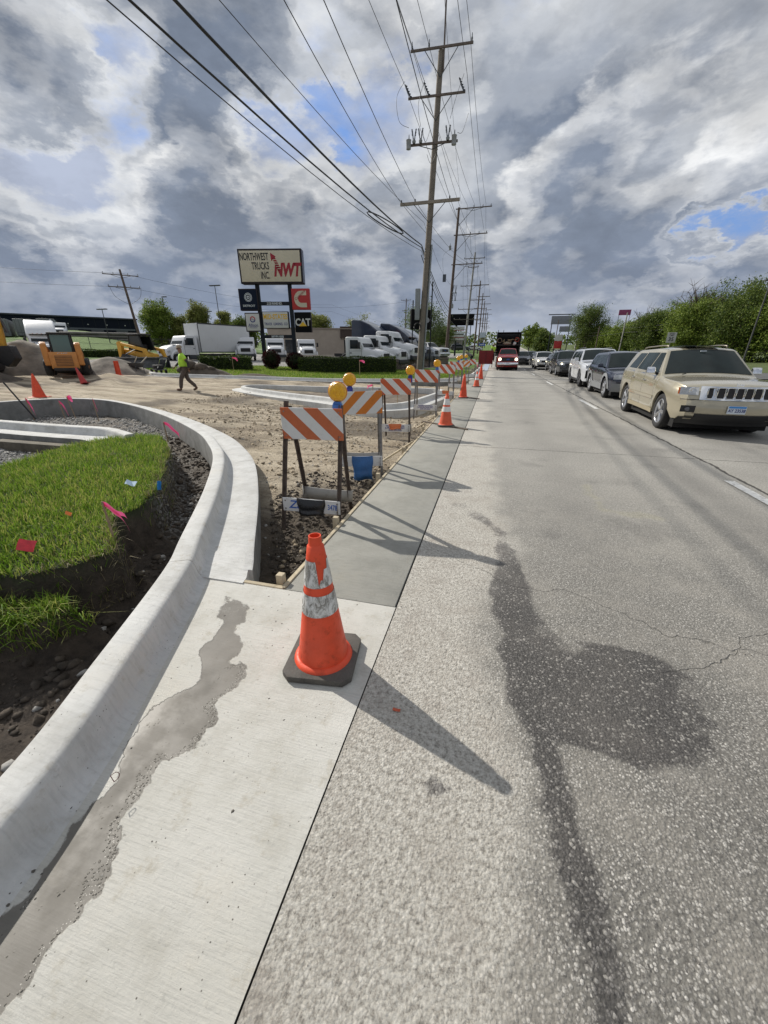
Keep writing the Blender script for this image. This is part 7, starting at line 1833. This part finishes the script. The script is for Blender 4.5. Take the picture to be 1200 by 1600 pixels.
def hedge(label, a, b_, w, h, seed, base=True):
    a = np.array(a, float); b_ = np.array(b_, float); L = np.linalg.norm(b_ - a); ang = math.atan2(b_[1] - a[1], b_[0] - a[0]); c = (a + b_) / 2
    t = thing('hedge', label, 'hedge', (c[0], c[1], min(gz(*a), gz(*b_))), ang)
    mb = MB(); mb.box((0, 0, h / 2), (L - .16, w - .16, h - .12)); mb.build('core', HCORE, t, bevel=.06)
    rg_ = np.random.RandomState(seed); n = int(L * 900); P = np.stack([rg_.uniform(-L / 2, L / 2, n), rg_.uniform(-w / 2, w / 2, n), rg_.uniform(.05, h, n)], 1)
    f = rg_.randint(0, 5, n); P[f <= 1, 1] = -w / 2; P[f == 2, 1] = w / 2; P[f == 3, 2] = h; P[(f == 4), 0] = np.where(rg_.rand((f == 4).sum()) < .5, -L / 2, L / 2)
    P[:, 2] += .05 * np.sin(P[:, 0] * 2.1) * (P[:, 2] > h * .9); P += rg_.randn(n, 3) * .035
    leafcloud('foliage', P, .05, HEDGE, t, seed); return t
hedge('long low clipped dark hedge right of the pylon sign, in front of the white trucks', (-14.8, 29.9), (-7.4, 31.2), 1.3, 1.12, 1)
hedge('shorter clipped hedge left of the pylon sign behind the topsoil heap', (-21.6, 26.9), (-18.2, 28.2), 1.4, 1.0, 2)
hedge('far clipped hedge below the green berm at the left', (-47, 30.5), (-36.5, 36.5), 1.2, .85, 3)
PURP = leafmat('barberry_leaf', [(.010, .003, .004), (.03, .007, .010), (.07, .018, .02)], .2, 6.)
def shrub(label, x, y, r_, h, mat, seed, name='shrub'):
    t = thing(name, label, 'shrub', (x, y, gz(x, y)), 0)
    rg_ = np.random.RandomState(seed); n = 2600; d = rg_.randn(n, 3); d /= np.linalg.norm(d, axis=1)[:, None]; P = d * (.35 + .65 * rg_.rand(n)[:, None] ** .4) * [r_, r_, h / 2] + [0, 0, h / 2]; P[:, 2] = np.clip(P[:, 2], .03, 9)
    leafcloud('foliage', P, .06, mat, t, seed); mb = MB()
    for k in range(6): a = k * 1.05; mb.tube([(0, 0, 0), (r_ * .6 * math.cos(a), r_ * .6 * math.sin(a), h * .7)], [.03, .01], 5)
    mb.build('stems', BARKM, t)
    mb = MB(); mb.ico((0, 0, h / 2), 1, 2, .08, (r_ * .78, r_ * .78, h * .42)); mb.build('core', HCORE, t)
BARKM = M('bark', (.10, .08, .065), .9, var=.4, vscale=5, bump=1, bscale=14)
shrub('dark purple shrub at the foot of the left sign post', -17.6, 30.3, .75, 1.55, PURP, 1)
shrub('dark purple shrub between the two sign posts', -15.9, 31.2, .80, 1.35, PURP, 2)
shrub('low dark shrub at the foot of the right sign post', -14.9, 30.9, .4, .9, HEDGE, 3)
# rail fence beside the trucks and near poles
FW = M('fence_wood', (.15, .12, .10), .9, var=.35, vscale=4, bump=.6, bscale=20)
t = thing('picket_fence', 'weathered low picket fence on the grass behind the nearest pole', 'fence', (0, 0, 0))
N_ = 46
for k in range(N_):
    u_ = k / (N_ - 1); x = -8.4 + 2.6 * u_; y = 34.5 + 20 * u_; z = gz(x, y)
    mb = MB(); mb.box((0, 0, .42), (.30, .03, .95 + .05 * rnd.random())); o = mb.build('picket', FW, t); o.location = (x, y, z); o.rotation_euler = (0, R(rnd.uniform(-2, 2)), R(82))
for k, z in enumerate((.25, .72)):
    P = []
    for i in range(9): u_ = i / 8; P.append((-8.4 + 2.6 * u_ + .05, 34.5 + 20 * u_, gz(-8.4 + 2.6 * u_, 34.5 + 20 * u_) + z))
    mb = MB(); mb.tube(P, .03, 4); mb.build('rail', FW, t)
t = thing('guard_rail', 'pale low block rail in front of the tan building', 'barrier', (-19.5, 46.0, gz(-19.5, 46)), R(18))
for k in range(6): mb = MB(); mb.box(((k - 2.5) * 2.4, 0, .45), (2.36, .35, .85)); mb.build('block', M('tan_block', (.42, .38, .31), .85, var=.15), t, bevel=.02)
# far chain fence with pipe stacks behind
t = thing('wire_fence', 'thin wire fence with posts along the green berm at the left', 'fence', (0, 0, 0))
A0 = np.array((-62., 26.)); A1 = np.array((-37., 46.)); pz_ = lambda p: gz(*p)
for k in range(12):
    p = A0 + (A1 - A0) * k / 11; mb = MB(); mb.tube([(p[0], p[1], pz_(p) - .2), (p[0], p[1], pz_(p) + 2.0)], .035, 5); mb.build('post', METAL, t)
for h_ in (.5, 1.2, 1.95):
    mb = MB(); mb.tube([(*(A0 + (A1 - A0) * k / 11), pz_(A0 + (A1 - A0) * k / 11) + h_) for k in range(12)], .015, 4); mb.build('rail_wire', METAL, t)
t = thing('pipe_stack', 'long stack of weathered pipes or racks behind the wire fence', 'pipe stack', (-66, 66, gz(-66, 66) - .3), R(50))
for k in range(12):
    mb = MB(); mb.tube([(-12 + .2 * (k % 3), (k % 3) * .6, .3 + .5 * (k // 3)), (8, (k % 3) * .6, .3 + .5 * (k // 3))], .24, 8); mb.build('pipe', M('pipe_grey', (.17, .155, .14), .8, var=.3, vscale=1), t, smooth=50)
# ================================================================ buildings
DW = M('warehouse_dark', (.012, .015, .024), .8, var=.12, vscale=.2, spec=.1); WIN = M('window_dark', (.02, .024, .028), .15, coat=.2)
t = thing('warehouse', 'long dark blue grey warehouse filling the left horizon', 'building', (-140.8, 95, 0), R(54.5))
mb = MB(); mb.box((0, 11, 6.2), (66, 22, 12.4)); mb.build('wall', DW, t); mb = MB(); mb.box((0, -.15, 12.4), (66.6, .5, .4)); mb.build('parapet', M('parapet', (.035, .04, .05), .6), t)
mb = MB(); mb.box((14, -.1, 9.0), (36, .12, .5)); mb.build('canopy_band', M('band_grey', (.10, .11, .12), .6), t)
for k in range(12): mb = MB(); mb.box((-28 + 5.2 * k, -.15, 10.3), (.35, .25, .30)); mb.build('wall_lamp', M('wall_lamp', (.45, .45, .42), .5), t, bevel=.04)
for k in range(9): mb = MB(); mb.box((-28 + 7 * k, -.05, 7.9), (3.4, .1, 2.6)); mb.build('dock_door', M('dock_door', (.09, .095, .10), .6), t)
for k in range(20): mb = MB(); mb.box((-32 + 3.3 * k, -.03, 6.1), (.09, .06, 12.2)); mb.build('wall_seam', M('seam', (.008, .01, .014), .7), t)
t = thing('trailer_row', None, None) if False else None
TRL = M('trailer_grey', (.17, .18, .18), .6, var=.15, vscale=1)
for k in range(4):
    x = -87.5 + 3.4 * k * .62; y = 53.5 + 3.4 * k * .72
    tt2 = thing('trailer', ('first', 'second', 'third', 'fourth')[k] + ' grey box trailer from the left edge in front of the warehouse', 'trailer', (x, y, gz(x, y) - .9), R(140), 'grey trailers parked before the warehouse')
    mb = MB(); mb.box((0, 0, 2.2), (7, 2.5, 2.7)); mb.build('box', TRL, tt2, bevel=.05)
    for j in range(5): mb = MB(); mb.box((-3.51, -1.0 + .5 * j, 2.2), (.03, .05, 2.6)); mb.build('door_rib', M('rib_grey', (.10, .10, .10), .6), tt2)
    mb = MB(); mb.box((1.5, 0, .6), (2.5, 2.3, .7)); mb.build('bogie', FRM, tt2, bevel=.2)
tw = m2('cab_truck', 'tiny white truck before the warehouse right of the grey trailers', (-77.5, 60, gz(-77.5, 60) - .6), R(-40))
TANW = M('stucco_tan', (.36, .305, .25), .85, var=.08, vscale=1.5); MAN = M('mansard_brown', (.045, .028, .022), .8, var=.2, vscale=3)
t = thing('office_building', 'low tan flat roofed office with a dark brown mansard behind the trucks', 'building', (-25.5, 62.5, 1.0), R(27))
mb = MB(); mb.box((0, 3.5, 2.0), (19, 8, 4.1)); mb.build('wall', TANW, t); mb = MB(); mb.box((0, 3.5, 4.12), (19.3, 8.3, .16)); mb.build('coping', M('coping', (.25, .21, .17), .8), t)
mb = MB(); mb.prism([(-.9, 2.75), (0, 2.75), (0, 4.45), (-.45, 4.45)], 1.6, 9.6, 'x'); mb.build('mansard', MAN, t)
for x, w in ((-8.2, 1.0), (-6.4, 1.2), (3.0, 1.7), (5.2, 1.0), (6.4, .7)):
    mb = MB(); mb.box((x, -.52, 1.55), (w, .08, 1.9)); wi = mb.build('window', WIN, t); mb = MB(); mb.box((x, -.56, 1.55), (.05, .05, 1.9)); mb.box((x, -.56, .6), (w + .1, .06, .08)); mb.build('frame', MAN, wi)
mb = MB(); mb.box((5.5, 3, 4.7), (.9, .9, .8)); mb.build('roof_unit', MAN, t, bevel=.03)
t = thing('brick_shop', 'low brick shop with a pale band, far right behind the queue', 'building', (38, 140, 1.8), R(-12))
mb = MB(); mb.box((0, 4, 1.8), (24, 8, 3.4)); mb.build('wall', M('brick_far', (.17, .075, .055), .9, var=.15), t); mb = MB(); mb.box((-4, -.1, 3.0), (7, .3, .6)); mb.build('sign_band', SWH, t)
for k in range(6): mb = MB(); mb.box((-9 + 3.6 * k, -.06, 1.3), (1.8, .1, 1.6)); mb.build('window', WIN, t)
t = thing('gabled_house', 'small grey gabled house far right beside the brick shop', 'house', (29.5, 146, 1.8), R(-5))
mb = MB(); mb.box((0, 0, 1.5), (9, 7, 3.2)); mb.build('wall', M('siding_grey', (.30, .30, .31), .8), t); mb = MB(); mb.prism([(-5, 3.05), (5, 3.05), (0, 6.6)], -3.8, 3.8, 'y'); mb.build('roof', M('roof_grey', (.22, .22, .23), .9), t)
t = thing('pale_shed', 'small white clad shed at the left end of the wood', 'shed', (33, 106, 1.4), 0)
mb = MB(); mb.box((0, 0, 2.5), (5, 4, 5)); mb.build('wall', M('shed_white', (.42, .41, .38), .7), t); mb = MB(); mb.box((0, -2.05, 1.2), (1.2, .1, 2.2)); mb.build('door', MAN, t)
for k, (x, y, w, h_) in enumerate(((-20, 165, 14, 5), (-34, 150, 12, 5))):
    t = thing('store', ('low flat roofed store behind the billboard', 'low store left of the thin dark pole')[k], 'building', (x, y, 3.0), 0)
    mb = MB(); mb.box((0, 4, h_ / 2), (w, 8, h_)); mb.build('wall', M('store_wall', (.20, .18, .16), .85, var=.1), t); mb = MB(); mb.box((0, -.1, h_ - .5), (w, .3, .8)); mb.build('fascia', MAN, t)
    for j in range(4): mb = MB(); mb.box((-w * .37 + w * .25 * j, -.06, 1.5), (1.8, .1, 1.8)); mb.build('window', WIN, t)
# ================================================================ trees
LEAF_A = leafmat('leaf_spring', [(.055, .09, .016), (.11, .165, .025), (.18, .245, .04), (.27, .33, .07)], .35, .5)
LEAF_B = leafmat('leaf_dark', [(.03, .052, .012), (.06, .10, .02), (.11, .155, .03), (.17, .21, .045)], .3, .4)
LEAF_C = leafmat('leaf_yellow', [(.07, .08, .02), (.14, .16, .035), (.22, .25, .06), (.3, .3, .1)], .35, .5)
def tree(label, x, y, z, h, cr, leaf, seed, dens=1., crown_lo=.28, leafs=.11, name='tree', group=None, wind=0., bare=0.):
    rg_ = np.random.RandomState(seed); t = thing(name, label, 'tree', (x, y, z), rg_.rand() * 6, group)
    mb = MB(); n = 7; lean = rg_.randn(2) * .02 * h
    trunk = [(lean[0] * (k / n) ** 2, lean[1] * (k / n) ** 2, -.3 + (h * .72 + .3) * k / n) for k in range(n + 1)]
    mb.tube(trunk, [h * .028 * (1 - .8 * k / n) for k in range(n + 1)], 8); tips = []
    nl = int(16 + 10 * dens)
    for k in range(nl):
        f = crown_lo + (.95 - crown_lo) * ((k + rg_.rand()) / nl) ** .8; p0 = np.array([lean[0] * f * f, lean[1] * f * f, h * .72 * min(1, f * 1.05)]); a = k * 2.4 + rg_.rand()
        w_ = math.sin(PI * min(1, max(.12, (f - crown_lo) / (1.0 - crown_lo)) ** .7)) * .6 + .42
        d = np.array([math.cos(a) * cr * w_, math.sin(a) * cr * w_, h * (.12 + .22 * rg_.rand())]); p1 = p0 + d * .5 + rg_.randn(3) * .1; p2 = p0 + d
        mb.tube([tuple(p0), tuple(p1), tuple(p2)], [h * .010, h * .006, h * .0025], 5); tips += [p1 * .5 + p2 * .5, p2]
        for j in range(3): q_ = p1 + rg_.randn(3) * cr * .28 + (0, 0, cr * .15); mb.tube([tuple(p1), tuple(q_)], [h * .004, h * .0015], 4); tips.append(q_)
        if bare:
            for j in range(5): q_ = p2 + rg_.randn(3) * cr * .22 + (0, 0, cr * .1); mb.tube([tuple(p2), tuple(q_)], [h * .0025, h * .001], 4)
    mb.build('trunk', BARKM, t, smooth=60)
    if bare >= 1: return t
    tips = np.array(tips); tips = tips[rg_.rand(len(tips)) > .12]; per = int(62 * dens); P = np.repeat(tips, per, 0); sig = cr * .17
    P = P + rg_.randn(*P.shape) * [sig, sig, sig * .75]; sel = P[:, 2] > h * .10; leafcloud('crown', P[sel], leafs, leaf, t, seed)
    return t
# wood on the right
wood = [(30.5, 80, 8.5, 3.2, LEAF_A), (34, 74, 8.8, 3.6, LEAF_B), (35, 84, 9.5, 3.8, LEAF_B), (38, 70, 9.6, 4.0, LEAF_A), (40, 80, 11, 4.2, LEAF_B), (43, 66, 9.8, 4.2, LEAF_B), (44, 75, 11.5, 4.2, LEAF_A), (47, 62, 9.6, 4.4, LEAF_A), (49, 70, 12, 4.5, LEAF_B), (52, 58, 10.6, 4.4, LEAF_B), (54, 66, 13.4, 4.4, LEAF_A), (57, 53, 10.5, 4.6, LEAF_A), (60, 62, 13, 4.8, LEAF_B), (63, 50, 12, 4.8, LEAF_B), (29, 92, 8.2, 3.2, LEAF_B), (33, 97, 9.2, 3.6, LEAF_A), (68, 56, 14, 5, LEAF_A), (38, 92, 10, 4, LEAF_B), (48, 86, 12, 4.5, LEAF_B), (70, 46, 12, 5, LEAF_B)]
ORD = ['first', 'second', 'third', 'fourth', 'fifth', 'sixth', 'seventh', 'eighth', 'ninth', 'tenth']
adj = ['leafy', 'bushy', 'rounded', 'spreading', 'ragged']
for k, (x, y, h_, cr, lf) in enumerate(wood):
    tree('%s tree, %s from the left in the %s rank of the wood beyond the road' % (adj[k % 5], ORD[k // 2], 'front' if k % 2 else 'rear'), x, y, .3 + float(zr(y)), h_, cr, lf, 20 + k, 2.3, .02, .125, 'wood_tree', 'dense wood of spring trees right of the road')
tree('sparse wind blown tree rising above the wood near the right edge', 47, 60.5, .3, 13.0, 3.0, LEAF_A, 77, .45, .45, .14)
tree('bare branched tree standing above the left part of the wood', 31.5, 82, .8, 11.2, 3.0, LEAF_A, 78, 1., .4, bare=1)
tree('thin bare tree at the far left end of the wood', 29.5, 100, .8, 9.5, 2.2, LEAF_A, 79, .7, .4, bare=1)
tree('round dense tree standing alone beside the grey framed far sign', 22.3, 117, 1.2, 11.0, 4.0, LEAF_B, 80, 2.25, .15, .12)
tree('full green tree behind the leaning pole, left tree of three', -61.3, 66.2, 2.2, 7.8, 2.3, LEAF_A, 81, 2.25, .18, .12)
tree('smaller yellow green tree overlapping the full green one', -58.6, 68.5, 2.2, 5.6, 1.5, LEAF_C, 82, 1.80, .15, .12)
tree('pale round tree above the box truck, middle of the left horizon', -58.8, 74.6, 2.4, 8.4, 2.0, LEAF_C, 83, 1.65, .3, .12)
tree('small yellow green tree right of the box truck roof', -55, 77.5, 2.4, 7.2, 1.5, LEAF_C, 84, 1.50, .2, .12)
tree('dark evergreen bush between box truck and sign', -47.5, 72, 2.0, 5.4, 2.3, LEAF_B, 85, 2.25, .05, .12)
tree('pale yellow tree behind the right side of the pylon sign', -36, 82.4, 2.2, 6.9, 2.4, LEAF_C, 86, 1.65, .15, .12)
tree('low green tree behind the roof of the tan office', -27.5, 84, 2.2, 5.4, 2.8, LEAF_C, 87, 1.50, .1, .12)
tree('large pale green tree directly behind the nearest pole', -15.6, 94, 1.6, 9.6, 4.6, M and leafmat('leaf_pale', [(.06, .08, .04), (.11, .15, .06), (.18, .22, .10)], .4, .5), 88, 1.1, .25, .15)
tree('dark tree low behind the white pickups', -13.5, 105, 1.8, 6.0, 3.2, LEAF_B, 89, 1.50, .15, .12)
for k, (x, y, h_) in enumerate(((27, 103, 6.4), (26.5, 112, 6.0), (31, 111, 7.4), (28, 122, 6.4), (34, 119, 8.0), (26, 133, 6.2), (38, 104, 9.0), (41, 96, 10))):
    tree('%s small fresh green tree filling the gap left of the wood' % ORD[k], x, y, float(zr(y)) + .1, h_, 2.9, LEAF_A, 140 + k, 1.8, .03, .14, 'wood_tree', 'small trees left of the wood')
for k in range(9):
    y = 168 + k * 24; x = 14 + 2.0 * k + rnd.uniform(-2, 4); tree(('dark', 'olive', 'bushy')[k % 3] + ' roadside tree, %s nearest of the receding line beyond the queue' % ORD[k], x, y, float(zr(y)) - .3, 8 + rnd.uniform(-1.5, 3.5), 3.2, (LEAF_B, LEAF_A)[k % 2], 100 + k, .6, .1, .35, 'roadside_tree', 'roadside trees far down the road')
for k in range(6):
    y = 190 + k * 30; x = -16 - 3 * k; tree('low tree on the far left horizon, %s nearest beyond the poles' % ORD[k], x, y, float(zr(y)) - .3, 6 + rnd.uniform(-1, 1.5), 3.2, LEAF_B, 120 + k, .5, .1, .35, 'horizon_tree', 'low trees on the far left horizon')
rg = np.random.RandomState(19)
Q = []
for (x, y, h_, cr, lf) in wood[:18]:
    n = 1500; a = rg.rand(n) * 6.28; r_ = cr * 1.15 * np.sqrt(rg.rand(n)); Q.append(np.stack([x + r_ * np.cos(a), y + r_ * np.sin(a), .2 + float(zr(y)) + h_ * .42 * rg.rand(n)], 1))
tag(leafcloud('undergrowth', np.concatenate(Q), .14, LEAF_A), kind='stuff')
# far tree belt, one mass
rg = np.random.RandomState(9); n = 26000; az = rg.uniform(R(-75), R(62), n); rad = rg.uniform(330, 380, n); hh = 6 + 4 * vnoise(az * 60, az * 0 + 3); X = np.sin(az) * rad; Y = np.cos(az) * rad
P = np.stack([X, Y, np.where(X > 0, 7.0, 8.5) - 5 + (hh + 4) * rg.rand(n)], 1); tag(leafcloud('far_tree_belt', P, 1.1, LEAF_B), kind='stuff')
# thin poles on the right side of the road
for x, y, h_, lab, mt in ((30.3, 61.8, 9.2, 'dark steel lamp post near the right edge in front of the wood', LP), ):
    t = thing('lamp_post', lab, 'lamp post', (x, y, .3), 0); mb = MB(); mb.tube([(0, 0, -.3), (.15, 0, h_)], [.11, .07], 8); mb.build('post', mt, t); mb = MB(); mb.box((.1, 0, h_), (1.1, .3, .16)); mb.build('lamp_head', mt, t, bevel=.04)
GP = M('pole_pale', (.30, .29, .265), .8)
for x, y, h_, lab, mt in ((31, 84, 7.6, 'pale thin pole standing before the middle of the wood', GP), (24.5, 94.5, 8.4, 'pale thin pole at the left end of the wood', GP), (22.0, 104, 6.4, 'dark thin pole between the wood and the round tree', POLED), (20.5, 120, 8.6, 'thin grey pole in front of the round tree', GP), (17.2, 135, 9.5, 'dark pole beside the red and white far sign', POLED)):
    p = pole(x, y, float(zr(y)) + .2, h_, lab, (.01, 0), (.14, .10), mt, 'roadside_pole', 'thin poles on the right side of the road')
span([(60, 60, 6.3), (31.05, 84, 6.6), (24.6, 94.5, 6.2), (20.7, 120, 6.5)], 'upper service line strung before the wood on the right', .022, .5, group='service lines right of the road')
span([(60, 60, 5.3), (31.05, 84, 5.8), (24.6, 94.5, 5.4), (20.7, 120, 6.0)], 'lower service line strung before the wood on the right', .03, .5, group='service lines right of the road')
# tan concrete apron at the right edge
mb = MB(); mb.box((18.4, 24.5, .12), (7.5, 3.2, .18)); tag(mb.build('concrete_apron', M('apron_tan', (.40, .34, .26), .85, var=.15, vscale=2), bevel=.03), kind='structure')
mb = MB(); mb.grid([[(x, y, float(zr(y)) + .13) for x in (14.6, 60)] for y in np.linspace(29, 38, 6)], flip=True); tag(mb.build('side_street', M('side_asphalt', (.10, .10, .10), .9, var=.2)), kind='structure')
